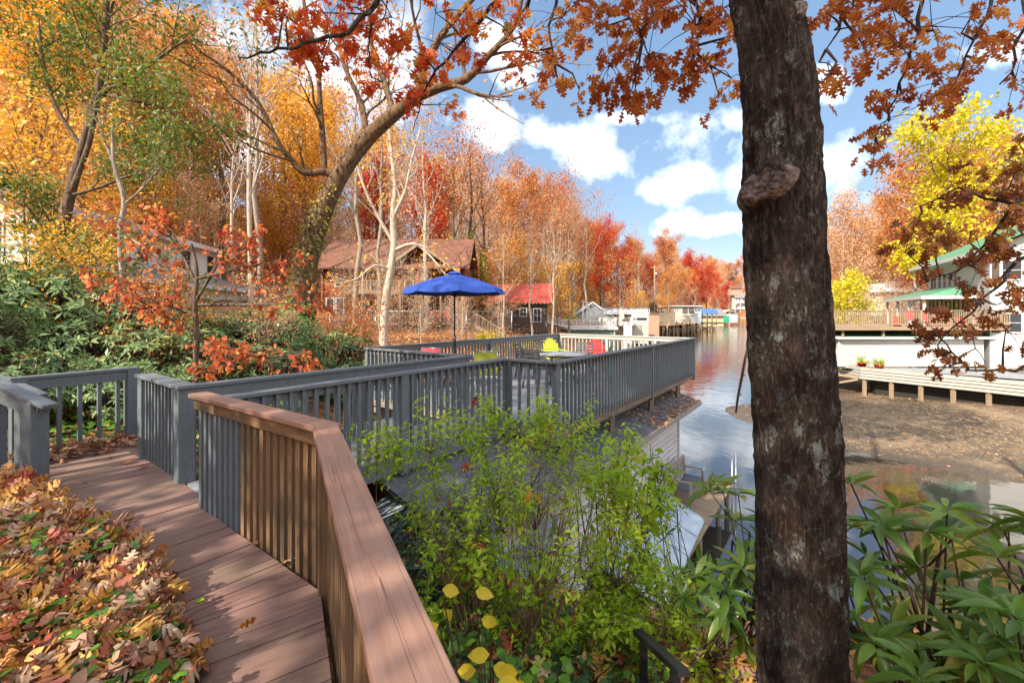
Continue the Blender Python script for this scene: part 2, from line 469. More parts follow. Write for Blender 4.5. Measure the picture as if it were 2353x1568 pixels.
def ground_z(x, y):
    x = np.asarray(x, float); y = np.asarray(y, float)
    s, idx = shore_dist(x, y)
    right = (idx >= 23)
    zl = np.interp(s, _LS, _LH); zr = np.interp(s, _RS, _RH)
    z = np.where(right, zr, zl)
    z = np.where(s < 0, np.maximum(s * .22, -1.6), z)
    b = np.clip(s / 3, 0, 1) * np.where(right, .35, 1)
    z = z + b * (.10 * np.sin(x * 1.3 + 1) * np.cos(y * 1.1) + .22 * np.sin(x * .31 + y * .23) + np.clip(s / 40, 0, 1) * 1.6 * np.sin(x * .06 + 2) * np.cos(y * .05))
    z = WATER_Z + z
    # leaf-covered bank left of the walkway, trench under walkway and deck
    r = np.hypot(x, y)
    # signed side of the walkway: ground below it stays under the boards
    m = np.exp(-(((x + 3.9) / 1.7) ** 2 + ((y - 3.0) / 1.7) ** 2))
    near = (r < 14) & (x > -9)
    z = np.where(near, np.minimum(z, -2.02), z)
    z = z + np.where((x < 0) & (r < 16), .50 * np.exp(-(((x + 4.6) / 1.9) ** 2 + ((y - 1.6) / 2.0) ** 2)), 0)
    return z
def gz(x, y): return float(ground_z(np.array([x]), np.array([y]))[0])

def grid_mesh(name, X, Y, Z, mat, smooth=True):
    nr, nc = X.shape
    v = np.stack([X, Y, Z], -1).reshape(-1, 3)
    i = np.arange(nr * nc).reshape(nr, nc)
    f = np.stack([i[:-1, :-1], i[1:, :-1], i[1:, 1:], i[:-1, 1:]], -1).reshape(-1, 4)
    me = bpy.data.meshes.new(name)
    me.vertices.add(len(v)); me.vertices.foreach_set('co', v.astype(np.float32).ravel())
    me.loops.add(f.size); me.loops.foreach_set('vertex_index', f.astype(np.int32).ravel())
    me.polygons.add(len(f)); me.polygons.foreach_set('loop_start', (np.arange(len(f)) * 4).astype(np.int32))
    me.polygons.foreach_set('loop_total', np.full(len(f), 4, np.int32))
    me.polygons.foreach_set('use_smooth', np.full(len(f), smooth))
    me.materials.append(mat); me.update(calc_edges=True); me.validate()
    return link(bpy.data.objects.new(name, me))

t = NT('leafy_earth')
pos = t.n('ShaderNodeNewGeometry').outputs['Position']
sz = t.n('ShaderNodeSeparateXYZ', {0: pos}).outputs[2]
vo = t.n('ShaderNodeTexVoronoi', {'Vector': pos, 'Scale': 9.0, 'Randomness': 1.0})
vo2 = t.n('ShaderNodeTexVoronoi', {'Vector': pos, 'Scale': 2.1, 'Randomness': 1.0})
n1 = t.noise(pos, .8, 6, .65); n2 = t.noise(pos, 9, 5, .7)
leafc = t.ramp(t.n('ShaderNodeSeparateColor', {0: vo.outputs['Color']}).outputs[0],
               [(0, (.10, .045, .02)), (.25, (.28, .11, .04)), (.5, (.40, .18, .07)), (.72, (.48, .26, .11)), (.9, (.52, .17, .04)), (1, (.56, .34, .13))])
leafc = t.mix(t.math('MULTIPLY', n1, .6), leafc, (.20, .105, .05))
mud = t.ramp(n2, [(.3, (.085, .060, .038)), (.7, (.18, .13, .082))])
speck = t.ramp(t.n('ShaderNodeSeparateColor', {0: t.n('ShaderNodeTexVoronoi', {'Vector': pos, 'Scale': 11.0}).outputs['Color']}).outputs[1], [(.80, (0, 0, 0)), (.84, (1, 1, 1))])
mud = t.mix(t.math('MULTIPLY', speck, .8), mud, (.36, .24, .13))
mud = t.mix(t.ramp(t.noise(pos, .35, 5, .6), [(.48, (0, 0, 0)), (.62, (1, 1, 1))]), mud, t.mix(t.math('MULTIPLY', speck, .3), (.25, .178, .11), (.40, .26, .14)))
zz = t.math('ADD', sz, t.math('MULTIPLY', t.math('SUBTRACT', t.noise(pos, .6, 4, .6), .5), .5))
f = t.n('ShaderNodeMapRange', {0: zz, 1: -4.75, 2: -4.45}).outputs[0]
wet = t.n('ShaderNodeMapRange', {0: zz, 1: -5.40, 2: -5.22}).outputs[0]
mud = t.mix(wet, (.085, .065, .045), mud)
c = t.mix(f, mud, leafc)
t.set(t.b.inputs['Base Color'], c)
t.set(t.b.inputs['Roughness'], t.math('ADD', t.math('MULTIPLY', wet, .5), .35))
t.b.inputs['Specular IOR Level'].default_value = .3
t.bump(t.math('ADD', vo.outputs['Distance'], n2), .7, .06)
M['earth'] = t.m

na, nr_ = 560, 300
ang = np.linspace(-PI * .99, PI * .99, na)
# denser straight ahead
ang = np.sign(ang) * (np.abs(ang) / PI) ** 1.25 * PI
rad = np.concatenate([[.05], np.geomspace(.6, 900, nr_)])
A_, R_ = np.meshgrid(ang, rad)
GX = np.sin(A_) * R_; GY = np.cos(A_) * R_
ground = grid_mesh('ground', GX, GY, ground_z(GX, GY), M['earth'])
tag(ground, kind='structure')

t = NT('lake_water')
pos = t.n('ShaderNodeNewGeometry').outputs['Position']
mp = t.n('ShaderNodeMapping', {'Vector': pos, 'Scale': (1.0, .55, 1)}).outputs[0]
w1 = t.noise(mp, 1.7, 4, .55); w2 = t.noise(mp, .22, 3, .5)
amp = t.n('ShaderNodeMapRange', {0: t.n('ShaderNodeSeparateXYZ', {0: pos}).outputs[1], 1: 12.0, 2: 60.0, 3: .10, 4: 1.0}).outputs[0]
bp = t.n('ShaderNodeBump', {'Height': t.math('MULTIPLY', t.math('ADD', w1, t.math('MULTIPLY', w2, 1.2)), amp), 'Strength': .35, 'Distance': .10})
t.set(t.b.inputs['Normal'], bp.outputs[0])
cw = t.mix(t.noise(pos, .05, 3, .5), (.026, .032, .034), (.070, .054, .034))
M['water'] = t.fin(cw, .03, spec=.9); t.b.inputs['IOR'].default_value = 1.7
mb = MB()
poly = [(p[0] + 0, p[1]) for p in SHORE]
mb.face([(-6, 1, WATER_Z), (62, 1, WATER_Z), (420, 540, WATER_Z), (150, 560, WATER_Z), (-6, 60, WATER_Z)])
tag(mb.build('water', M['water']), kind='structure')

# ------------------------------------------------------------------ frame of the deck
U = Vector((.594, .805, 0)).normalized(); W_ = Vector((U.y, -U.x, 0))
FLOOR = -1.77; RAIL = -.75
A0 = Vector((.66, 6.8, 0)); B0 = A0 + U * 8.45; E0 = B0 - W_ * 4.85; D0 = E0 - U * 8.45
C0 = A0 - W_ * .95; F0 = C0 - W_ * .87
K0 = Vector((-3.45, 4.6, 0)); J0 = Vector((-4.57, 5.43, 0))
P1 = Vector((-2.86, 3.97, 0)); P2 = Vector((-1.22, 2.84, 0)); P3 = P2 + (Vector((-.16, .80, 0)) - P2).normalized() * 3.4
G0 = C0 - U * ((C0 - P1).dot(U) - .12)                                    # start of the ramp's right rail
def at(p, z): return Vector((p.x, p.y, z))
# ------------------------------------------------------------------ walkway, railings, deck
def strip_boards(mb, p0, p1, q0, q1, z, n, th=.036, gap=.006, jit=0.003, seed=1):
    "boards laid between the line p0-p1 and the line q0-q1"
    r = rng_(seed)
    for i in range(n):
        a, b = i / n, (i + 1) / n
        zz = z - th + r.uniform(-jit, jit)
        l0 = p0.lerp(p1, a); l1 = p0.lerp(p1, b); r0 = q0.lerp(q1, a); r1 = q0.lerp(q1, b)
        gl = (l1 - l0).normalized() * gap / 2; gr = (r1 - r0).normalized() * gap / 2
        c = [l0 + gl, r0 + gr, r1 - gr, l1 - gl]
        i0 = len(mb.v)
        mb.v += [(p.x, p.y, zz) for p in c] + [(p.x, p.y, zz + th) for p in c]
        ou, ov = r.random() * 40, r.random() * 40
        L = (r0 - l0).length; wv = (l1 - l0).length
        for fc, sgn in (((4, 5, 6, 7), 1), ((3, 2, 1, 0), 1)):
            mb.f.append(tuple(i0 + k for k in fc)); mb.sm.append(False)
            mb.uv += [(ou, ov), (ou + L, ov), (ou + L, ov + wv), (ou, ov + wv)]
        for k in range(4):
            k2 = (k + 1) % 4
            mb.f.append((i0 + k, i0 + k2, i0 + 4 + k2, i0 + 4 + k)); mb.sm.append(False)
            mb.uv += [(ou, ov), (ou + .1, ov), (ou + .1, ov + th), (ou, ov + th)]

# the walkway: brown boards, fanned where it turns
wk = MB()
nd = (P3 - P2).normalized()                        # towards the camera along the near rail
nl = Vector((-nd.y, nd.x, 0));  nl = nl if nl.x < 0 else -nl        # away from the near rail (left)
p2d = (P1 - P2).normalized()                       # along the far cedar rail
Lw = 1.55
Ld = Vector((-U.x, -U.y, 0))
r2 = P2 + nl * .03
strip_boards(wk, r2 + nl * 2.0 + nd * 3.2, r2 + nl * 2.0 + nd * .35, r2 + nd * 3.2, r2 + nd * .05, FLOOR, 21, seed=2)
# fan
def bez(a, b, t_): return a.lerp(b, t_)
nf = 5
s0 = r2 + nd * .05; s1 = r2 + p2d * .62
l0 = r2 + nl * 2.0 + nd * .35; l1 = s1 + Ld * 1.9
strip_boards(wk, l0, l1, s0, s1, FLOOR, nf, seed=3)
e1 = J0 + (K0 - J0) * -.02
endR = P1 + p2d * 2.22
lm_ = P1 + Ld * 1.9
strip_boards(wk, l1, lm_, s1, P1 + U * .02, FLOOR, 9, seed=4)
endR = J0 + U * .02
strip_boards(wk, lm_, endR + Ld * 1.9, P1 + U * .10, endR, FLOOR, 15, seed=14)
strip_boards(wk, endR + Ld * 1.9, endR + Ld * 1.6 + Vector((-.55, .75, 0)), endR, Vector((-5.3, 6.15, 0)), FLOOR, 5, seed=5)
walk = wk.build('path', M['plank'], bevel=.004)
tag(walk, kind='structure')

BAL = {}
def baluster_mesh(h, wdt, mat, key):
    k = (round(h, 3), wdt, key)
    if k not in BAL:
        m = MB(); m.beam((0, 0, -h / 2), (0, 0, h / 2), wdt, wdt, up=(0, 1, 0))
        me_o = m.build('baluster', mat); BAL[k] = me_o.data; bpy.data.objects.remove(me_o)
    return BAL[k]

def railing(name, label, p0, p1, z0=RAIL, z1=None, drop=1.13, out=1, mat='grey', spacing=.133, bw=.038, capw=.14, cap_ext=(0, 0),
            posts=(), post_w=.09, post_bottom=None, side=True, group=None, cat='railing', bal_mats=None, side_h=.09, bottom=False, cap_taper=0, firstb=.08, grp_bal=None, capmat=None, rise=0):
    "one run of railing from p0 to p1: cap, side board, balusters on the side 'out', posts at the given metres along"
    z1 = z0 if z1 is None else z1
    d = (p1 - p0); L = d.length; u = d / L; n = Vector((u.y, -u.x, 0)) * out
    root = empty(name, at(p0, z0), label, cat, group)
    o_ = at(p0, z0)
    def zc(s): return (z1 - z0) * s / L
    m_ = M[mat]
    part('cap_rail', M[capmat or mat], root, lambda m: m.beam(u * -cap_ext[0] + V(0, 0, -.019 + zc(-cap_ext[0])), u * (L + cap_ext[1]) + V(0, 0, -.019 + zc(L + cap_ext[1])), capw, .038), .005)
    if side:
        part('side_board', m_, root, lambda m: m.beam(n * -.018 + V(0, 0, -.040 - side_h / 2), u * L + n * -.018 + V(0, 0, -.040 - side_h / 2 + zc(L)), .036, side_h), .003)
    if bottom:
        part('bottom_board', m_, root, lambda m: m.beam(n * -.018 + V(0, 0, -drop + .12), u * L + n * -.018 + V(0, 0, -drop + .12 + zc(L)), .036, .08), .003)
    for s in posts:
        pb = post_bottom if post_bottom is not None else (FLOOR - .02 - z0)
        def fn(m, s=s): m.beam(u * s + n * -.0 + V(0, 0, zc(s) - .0385), u * s + V(0, 0, pb), post_w, post_w, up=u)
        part('post', m_, root, fn, .006)
    nb = int((L - 2 * firstb) / spacing) + 1
    off = bw / 2 + (.002 if side else -.0)
    for i in range(nb):
        s = firstb + i * (L - 2 * firstb) / max(1, nb - 1)
        if any(abs(s - q) < post_w * .5 + bw * .6 for q in posts): continue
        top = -.041 if side or True else -.041
        h = drop - .041
        bm_ = bal_mats(i, nb) if bal_mats else mat
        o = bpy.data.objects.new('baluster', baluster_mesh(h, bw, M[bm_], bm_))
        link(o, root)
        o.location = u * s + n * off + V(0, 0, -.041 - h / 2 + zc(s))
        o.rotation_euler = (0, 0, math.atan2(u.y, u.x))
    return root

# cedar rail beside the walkway
railing('railing', 'brown cedar-capped railing between the grey corner post and the bend, its first balusters painted grey', P1, P2, z0=-.72,
        drop=1.20, out=-1, mat='cedarb', capmat='cedar', spacing=.098, bw=.052, capw=.150, posts=(), cap_ext=(.02, .065), side_h=.10,
        bal_mats=lambda i, n: 'grey' if i < 8 else 'cedarb', firstb=.03, post_bottom=-1.1)
railing('railing', 'nearest brown cedar railing running from the bend down past the bottom edge of the photo', P2, P3, z0=-.7165,
        drop=1.22, out=-1, mat='cedarb', capmat='cedar', spacing=.100, bw=.052, capw=.150, posts=(.06, 1.75, 3.3), cap_ext=(-.02, 0), side_h=.10, firstb=.14, post_bottom=-1.4)
# grey rails
railing('railing', 'short grey railing with closely set balusters ending in the wide corner post', J0, K0, out=1, posts=(.05, 1.36),
        post_w=.15, capw=.19, cap_ext=(.05, .08), spacing=.115, firstb=.16, drop=1.06, post_bottom=-1.06)
railing('railing', 'long grey railing on the far side of the ramp from the wide corner post', K0, F0, z0=-.7535, out=-1, posts=(2.2, 4.18),
        capw=.14, cap_ext=(.0, .07), drop=1.10, side_h=.14, post_bottom=-1.3)
railing('railing', 'long grey railing on the near side of the ramp, its balusters hanging below the boards', G0, C0, out=1, posts=(.05, 2.05),
        capw=.14, drop=1.16, spacing=.128, post_w=.12, post_bottom=-1.3)
railing('railing', 'short grey railing joining the ramp to the near corner of the deck', C0, A0, z0=-.7535, out=1, posts=(.05,), drop=1.20, firstb=.12, spacing=.16, post_bottom=-1.25)
rAB = railing('railing', 'long grey railing over the water along the right side of the deck', A0, B0, out=1, posts=(.06, 4.53, 8.38), drop=1.16, cap_ext=(.05, .09), post_w=.10, post_bottom=-1.3, firstb=.12)
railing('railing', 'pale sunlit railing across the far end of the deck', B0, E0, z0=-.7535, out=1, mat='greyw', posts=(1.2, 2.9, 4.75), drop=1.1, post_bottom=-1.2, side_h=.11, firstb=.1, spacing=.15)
railing('railing', 'long grey railing along the shore side of the deck behind the umbrella', E0, D0, out=1, posts=(.06, 4.1, 8.38), drop=1.1, post_bottom=-1.2, side_h=.12, post_w=.12)
railing('railing', 'grey railing of the deck corner nearest the ramp, in front of the red chair', D0, F0, z0=-.7535, out=1, posts=(.06,), drop=1.1, post_bottom=-1.2)
bk0 = Vector((-5.85, 5.16, 0)); bk1 = Vector((-5.33, 6.12, 0))
railing('railing', 'short grey railing with widely spaced balusters at the back of the walkway', bk0, bk1, out=-1, posts=(.0, 1.08), post_w=.14, capw=.13, cap_ext=(.08, .05), spacing=.155, bw=.04, drop=.98, post_bottom=-1.2, side_h=.13, firstb=.16)
# stair rails going up on the left
st0 = Vector((-4.62, 4.28, 0)); st1 = st0 + Vector((-.58, .14, 0)) * 3.6; sb0 = Vector((-5.50, 5.02, 0)); sb1 = sb0 + Vector((-.58, .14, 0)) * 3.6
railing('stair_railing', 'nearer grey stair railing climbing out of the left edge of the photo', st0, st1, z0=-.855, z1=-.30, out=1, posts=(.10,), post_w=.15, capw=.13, cap_ext=(.12, 0), spacing=.30, bw=.09, drop=1.0, post_bottom=-1.15, side_h=.14, firstb=.35)
railing('stair_railing', 'farther grey stair railing climbing to the left behind the nearer one', sb0, sb1, z0=-.89, z1=-.36, out=1, posts=(.10,), post_w=.13, capw=.12, cap_ext=(.12, 0), spacing=.36, bw=.09, drop=1.0, post_bottom=-1.15, side_h=.13, firstb=.3)
# rails of the lower steps going down behind
railing('stair_railing', 'grey handrail of the lower steps seen through the gap beside the walkway back railing', Vector((-5.15, 6.2, 0)), Vector((-3.9, 7.7, 0)), z0=-1.02, z1=-1.75, out=1, posts=(.9,), capw=.09, spacing=.5, drop=.9, side_h=.12, post_bottom=-1.6)
railing('stair_railing', 'grey handrail of the lower steps seen between the corner post and the cedar railing', Vector((-3.75, 5.15, 0)), Vector((-2.4, 6.6, 0)), z0=-1.22, z1=-1.75, out=1, posts=(.7,), capw=.09, spacing=.4, drop=.8, side_h=.12, post_bottom=-1.5)

# deck and ramp
deck = empty('deck', at(A0, FLOOR), 'grey board deck standing on posts above the boathouse roof', 'deck')
def deckf(m):
    n = 60
    strip_boards(m, D0 - A0 + U * .03, E0 - A0, V(0, 0, 0) + U * .03, B0 - A0, 0, n, seed=7)
part('floor', M['greyplank'], deck, deckf)
def rim(m):
    z = -.036 - .10
    for a, b in ((A0, B0), (E0, D0)):
        m.beam(at(a - A0, z), at(b - A0, z), .04, .19)
    for a, b in ((B0, E0), (D0, A0)):
        d = (b - a).normalized() * .0205
        m.beam(at(a - A0, z) + d, at(b - A0, z) - d, .04, .186)
part('rim_joist', M['rawwood'], deck, rim)
def joists(m):
    for i in range(1, 14):
        s = i * .62
        m.beam(at(-W_ * .03 + U * s, -.13), at(-W_ * 4.82 + U * s, -.13), .04, .18)
    for k in (.25, 2.4, 4.6):
        m.beam(at(-W_ * k + U * .05, -.31), at(-W_ * k + U * 8.4, -.31), .08, .17)
part('joists', M['rawwood'], deck, joists)
for s in (.4, 2.25, 4.55, 6.8):
    for k, zb in ((.02, -.62), (4.6, -2.6)):
        p = U * s - W_ * k
        part('post', M['rawwood'], deck, lambda m, p=p, zb=zb: m.beam(at(p, zb), at(p, -.228), .10, .10), .005)
rp = empty('ramp', at(G0, FLOOR), 'grey board ramp between two railings linking the walkway to the deck', 'ramp')
def rampf(m):
    w0 = -W_ * .87
    strip_boards(m, K0 - G0 + W_ * .05, F0 - G0, V(0, 0, 0) - U * .35, C0 - G0, -.006, 34, seed=8)
part('floor', M['greyplank'], rp, rampf)
part('rim_joist', M['grey'], rp, lambda m: (m.beam(at(U * -.2, -.15), at(C0 - G0, -.15), .04, .20), m.beam(at(K0 - G0, -.15), at(F0 - G0, -.15), .04, .20)))

# ------------------------------------------------------------------ furniture on the deck
def umbrella(loc):
    root = empty('patio_umbrella', loc, 'open bright blue patio umbrella standing through the small round table', 'umbrella')
    part('pole', M['navyframe'], root, lambda m: (m.tube([(0, 0, 0), (0, 0, 2.70)], .02, 10), m.tube([(0, 0, .98), (0, 0, 1.25)], .034, 8)))
    part('base', M['black'], root, lambda m: m.lathe((0, 0, 0), [(0, 0), (.25, 0), (.25, .04), (.08, .07), (.035, .30), (0, .30)]))
    m = MB(); n = 8; Rr = 1.27; zt = 2.74; ze = 2.27
    prof = [(.06, 1.0), (.35, .80), (.65, .54), (.92, .27), (1.0, .0)]
    def pt(k, r, sub=0):
        a = 2 * PI * (k) / n + .2
        return a
    rings = []
    segs = 6
    for (rf, zf) in prof[:1] + [(x, z) for x, z in prof[1:]]:
        ring = []
        for q in range(n * segs):
            a = 2 * PI * q / (n * segs) + .2
            ph = (q % segs) / segs
            flat = math.cos(PI / n) / math.cos((ph - .5) * 2 * PI / n)      # straight panels between the ribs
            rr = Rr * rf * flat
            sag = .035 * math.sin(PI * ph) * rf
            ring.append((rr * math.cos(a), rr * math.sin(a), ze + (zt - ze) * zf - sag))
        rings.append(ring)
    for a, b in zip(rings[:-1], rings[1:]):
        for q in range(len(a)):
            q2 = (q + 1) % len(a)
            m.face([a[q], b[q], b[q2], a[q2]], smooth=False)
    top = rings[0]
    m.face(top)
    cn = m.build('canopy', M['navy'], root)
    so = cn.modifiers.new('thick', 'SOLIDIFY'); so.thickness = .004
    hs = MB()
    hs.lathe((0, 0, zt), [(0, .07), (.10, .05), (.17, .015), (.17, .0)], 16); hs.build('vent_cap', M['navy'], root)
    hb = MB(); hb.lathe((0, 0, 2.18), [(.045, 0), (.045, .05), (.02, .05), (.02, 0)], 12); hb.build('hub', M['navyframe'], root)
    for k in range(n):
        a = 2 * PI * k / n + .2
        c, s = math.cos(a), math.sin(a)
        def fr(m, c=c, s=s):
            m.beam((.03 * c, .03 * s, zt - .03), (Rr * .98 * c, Rr * .98 * s, ze - .015), .016, .012)
            m.beam((.04 * c, .04 * s, 2.20), (.60 * c, .60 * s, zt - .03 - (zt - ze) * .50), .012, .01)
        part('rib', M['navyframe'], root, fr)
    return root
UM = Vector((-1.41, 10.7, FLOOR))
umbrella(UM)

def round_table(loc, r, h, label, mat, nm='round_table'):
    root = empty(nm, loc, label, 'table')
    part('tabletop', mat, root, lambda m: m.lathe((0, 0, h - .03), [(.03, 0), (r - .02, 0), (r, .012), (r - .01, .03), (.03, .03)], 36))
    part('apron', M['charcoal'], root, lambda m: m.lathe((0, 0, h - .09), [(r * .62, 0), (r * .62, .06)], 24))
    for k in range(4):
        a = PI / 4 + k * PI / 2
        part('leg', M['charcoal'], root, lambda m, a=a: m.tube([(r * .78 * math.cos(a), r * .78 * math.sin(a), 0), (r * .55 * math.cos(a), r * .55 * math.sin(a), h * .55), (r * .6 * math.cos(a), r * .6 * math.sin(a), h - .04)], .018, 8))
    return root
M['tabletop'] = m_paint('weathered_tabletop', (.30, .32, .34), (.10, .095, .09), .7)
round_table(UM, .56, .72, 'small round dark table under the blue umbrella', m_flat('dark_tabletop', (.09, .085, .09), .5), 'bistro_table')
round_table(Vector((1.30, 11.3, FLOOR)), .66, .74, 'round weathered grey dining table among the slatted chairs', M['tabletop'], 'dining_table')

def sling_chair(loc, rz, label, sling, grp=None):
    root = empty('sling_chair', loc, label, 'chair', grp, rz)
    for s in (-1, 1):
        x = s * .27
        part('side_frame', M['metal'], root, lambda m, x=x: m.tube([(x, .30, 0), (x, .27, .40), (x, -.20, .37), (x, -.32, .66), (x, -.40, .93)], .014, 8))
        part('leg', M['metal'], root, lambda m, x=x: m.tube([(x, -.34, 0), (x, -.20, .37)], .014, 8))
        part('armrest', M['metal'], root, lambda m, x=x: m.tube([(x * 1.06, .27, .40), (x * 1.1, .24, .61), (x * 1.1, -.10, .64), (x, -.32, .67)], .013, 8))
    def sl(m):
        pr = [(.27, .405), (.05, .385), (-.15, .375), (-.215, .40), (-.26, .50), (-.33, .68), (-.40, .92)]
        for (a, b), (c, d) in zip(pr[:-1], pr[1:]):
            m.face([(-.262, a, b), (.262, a, b), (.262, c, d), (-.262, c, d)], smooth=True)
        for (a, b), (c, d) in zip(pr[:-1], pr[1:]):
            m.face([(-.262, c, d - .004), (.262, c, d - .004), (.262, a, b - .004), (-.262, a, b - .004)], smooth=True)
    part('sling', sling, root, sl)
    part('top_bar', M['metal'], root, lambda m: m.tube([(-.27, -.40, .93), (.27, -.40, .93)], .014, 8))
    return root
sling_chair(Vector((-2.10, 10.25, FLOOR)), R(160), 'red sling chair with silver frame behind the deck corner railing', M['redsling'])
sling_chair(Vector((-.80, 11.25, FLOOR)), R(75), 'lime green sling chair nearer the shore side railing', M['limesling'], 'green sling chairs')
sling_chair(Vector((-.52, 10.0, FLOOR)), R(-10), 'nearer lime green sling chair, its back turned, beside the small round table', M['limesling'], 'green sling chairs')

def slat_chair(loc, rz, label):
    root = empty('slatted_chair', loc, label, 'chair', 'grey slatted chairs round the dining table', rz)
    c = M['charcoal']
    part('seat', c, root, lambda m: [m.box((0, -.16 + i * .082, .44), .46, .07, .02) for i in range(6)])
    for s in (-1, 1):
        x = s * .225
        part('leg', c, root, lambda m, x=x: m.beam((x, .24, 0), (x, .23, .43), .04, .04, up=(0, 1, 0)))
        part('rear_leg', c, root, lambda m, x=x: (m.beam((x, -.30, 0), (x, -.22, .43), .04, .04, up=(0, 1, 0)), m.beam((x, -.22, .42), (x, -.31, .93), .038, .038, up=(0, 1, 0))))
        part('armrest', c, root, lambda m, x=x: (m.beam((x * 1.12, .26, .655), (x * 1.12, -.26, .655), .05, .022), m.beam((x, .23, .43), (x * 1.1, .23, .645), .03, .03, up=(0, 1, 0))))
    def bs(m):
        for i, z in enumerate((.53, .62, .71, .80, .89)):
            y = -.22 - (z - .43) * .18
            m.box((0, y, z), .42, .018, .068 if i == 4 else .055)
    part('backrest', c, root, bs)
    return root
slat_chair(Vector((.62, 10.55, FLOOR)), R(-38), 'grey slatted chair nearest the camera with its back to it at the dining table')
slat_chair(Vector((.45, 12.1, FLOOR)), R(-110), 'grey slatted chair on the left side of the dining table, behind the nearest one')
slat_chair(Vector((1.98, 12.45, FLOOR)), R(150), 'grey slatted chair across the dining table in front of the red chair')
slat_chair(Vector((2.22, 11.2, FLOOR)), R(75), 'grey slatted chair on the right side of the dining table, mostly behind the railing')

def adirondack(loc, rz, label, mat):
    root = empty('adirondack_chair', loc, label, 'chair', None, rz)
    tl = R(22)
    w5 = [(-.24, .80), (-.16, .90), (-.08, .96), (0, .98), (.08, .96), (.16, .90), (.24, .80)]
    for x, h in w5:
        def f(m, x=x, h=h):
            b = V(x * .78, -.22, .24); tp = V(x, -.22 - (h - .2) * .42, .24 + (h - .2) * .93)
            m.beam(b, tp - (tp - b).normalized() * .03, .066, .016, up=(0, 1, .4)); m.beam(tp - (tp - b).normalized() * .03, tp, .066, .016, up=(0, 1, .4), taper=.55)
        part('back_slat', mat, root, f, .003)
    part('seat', mat, root, lambda m: [m.beam((-.26, .28 - i * .085, .36 - i * .022), (.26, .28 - i * .085, .36 - i * .022), .075, .018, up=(0, -.2, 1)) for i in range(6)])
    part('back_brace', mat, root, lambda m: (m.beam((-.30, -.40, .62), (.30, -.40, .62), .05, .02), m.beam((-.24, -.52, .88), (.24, -.52, .88), .05, .02)))
    for s in (-1, 1):
        part('armrest', mat, root, lambda m, s=s: m.beam((s * .33, .36, .56), (s * .30, -.42, .58), .12, .02), .004)
        part('leg', mat, root, lambda m, s=s: m.beam((s * .28, .32, 0), (s * .28, .32, .55), .035, .09, up=(0, 1, 0)), .003)
        part('side_rail', mat, root, lambda m, s=s: m.beam((s * .25, .34, .31), (s * .25, -.50, .06), .03, .10))
    return root
adirondack(Vector((1.43, 14.0, FLOOR)), R(-160), 'lime green fan-backed garden chair by the far left corner of the deck', M['lime'])
adirondack(Vector((2.62, 13.35, FLOOR)), R(175), 'bright red fan-backed garden chair against the pale end railing', M['red'])
tt = empty('side_table', Vector((3.0, 12.2, FLOOR)), 'teal low side table seen through the balusters beside the red chair', 'table')
part('tabletop', M['teal'], tt, lambda m: [m.box((0, -.18 + i * .09, .45), .46, .08, .02) for i in range(5)])
for sx in (-1, 1):
    for sy in (-1, 1): part('leg', M['teal'], tt, lambda m: m.beam((sx * .19, sy * .17, 0), (sx * .19, sy * .17, .44), .045, .045, up=(0, 1, 0)))

# ------------------------------------------------------------------ boathouse under the deck
bh = empty('boathouse', at(A0 - U * 1.5, WATER_Z), 'pale lap-sided boathouse with a charcoal shingle roof under the grey deck', 'boathouse')
bo = A0 - U * 1.5
def bwall(m):
    s0, s1 = -1.2, 8.1
    z0, z1 = .55, 2.95; n = 17; ph = (z1 - z0) / n
    for i in range(n):
        za = z0 + i * ph
        m.beam(at(U * s0, za + ph / 2) + W_ * .008, at(U * s1, za + ph / 2) + W_ * .008, .016 + .02, ph - .001, up=W_ * .10 + V(0, 0, 1))
    for i in range(n):
        za = z0 + i * ph
        m.beam(at(U * (s1), za + ph / 2), at(U * s1 - W_ * 4.7, za + ph / 2), .03, ph - .001, up=U * -.10 + V(0, 0, 1))
part('wall', M['sidepale'], bh, bwall)
part('corner_board', M['white'], bh, lambda m: m.beam(at(U * 8.1 + W_ * .03, .5), at(U * 8.1 + W_ * .03, 3.0), .09, .09, up=U))
def broof(m):
    s0, s1 = -1.0, 8.75
    ov = [(.48, 2.92), (-1.10, 3.36), (-3.4, 3.36), (-5.1, 2.9)]
    for (a, z), (b, z2) in zip(ov[:-1], ov[1:]):
        p = [U * s0 + W_ * a + V(0, 0, z), U * s1 + W_ * a + V(0, 0, z), U * s1 + W_ * b + V(0, 0, z2), U * s0 + W_ * b + V(0, 0, z2)]
        L = s1 - s0; wd = abs(a - b)
        m.face(p, [(0, a), (L, a), (L, b), (0, b)])
        m.face([q - V(0, 0, .05) for q in reversed(p)], [(0, a), (L, a), (L, b), (0, b)])
part('roof', M['shingle'], bh, broof)
part('fascia', M['concrete'], bh, lambda m: (m.beam(U * -1.0 + W_ * .49 + V(0, 0, 2.87), U * 8.76 + W_ * .49 + V(0, 0, 2.87), .025, .12), m.beam(U * 8.76 + W_ * .47 + V(0, 0, 2.87), U * 8.76 - W_ * 1.1 + V(0, 0, 3.31), .025, .12)))
part('piling', M['rawwood'], bh, lambda m: [m.beam(U * s + V(0, 0, -1.3) - W_ * k, U * s + V(0, 0, .55) - W_ * k, .18, .18, up=U) for s in (-.9, 2, 5, 7.9) for k in (.15, 4.5)])
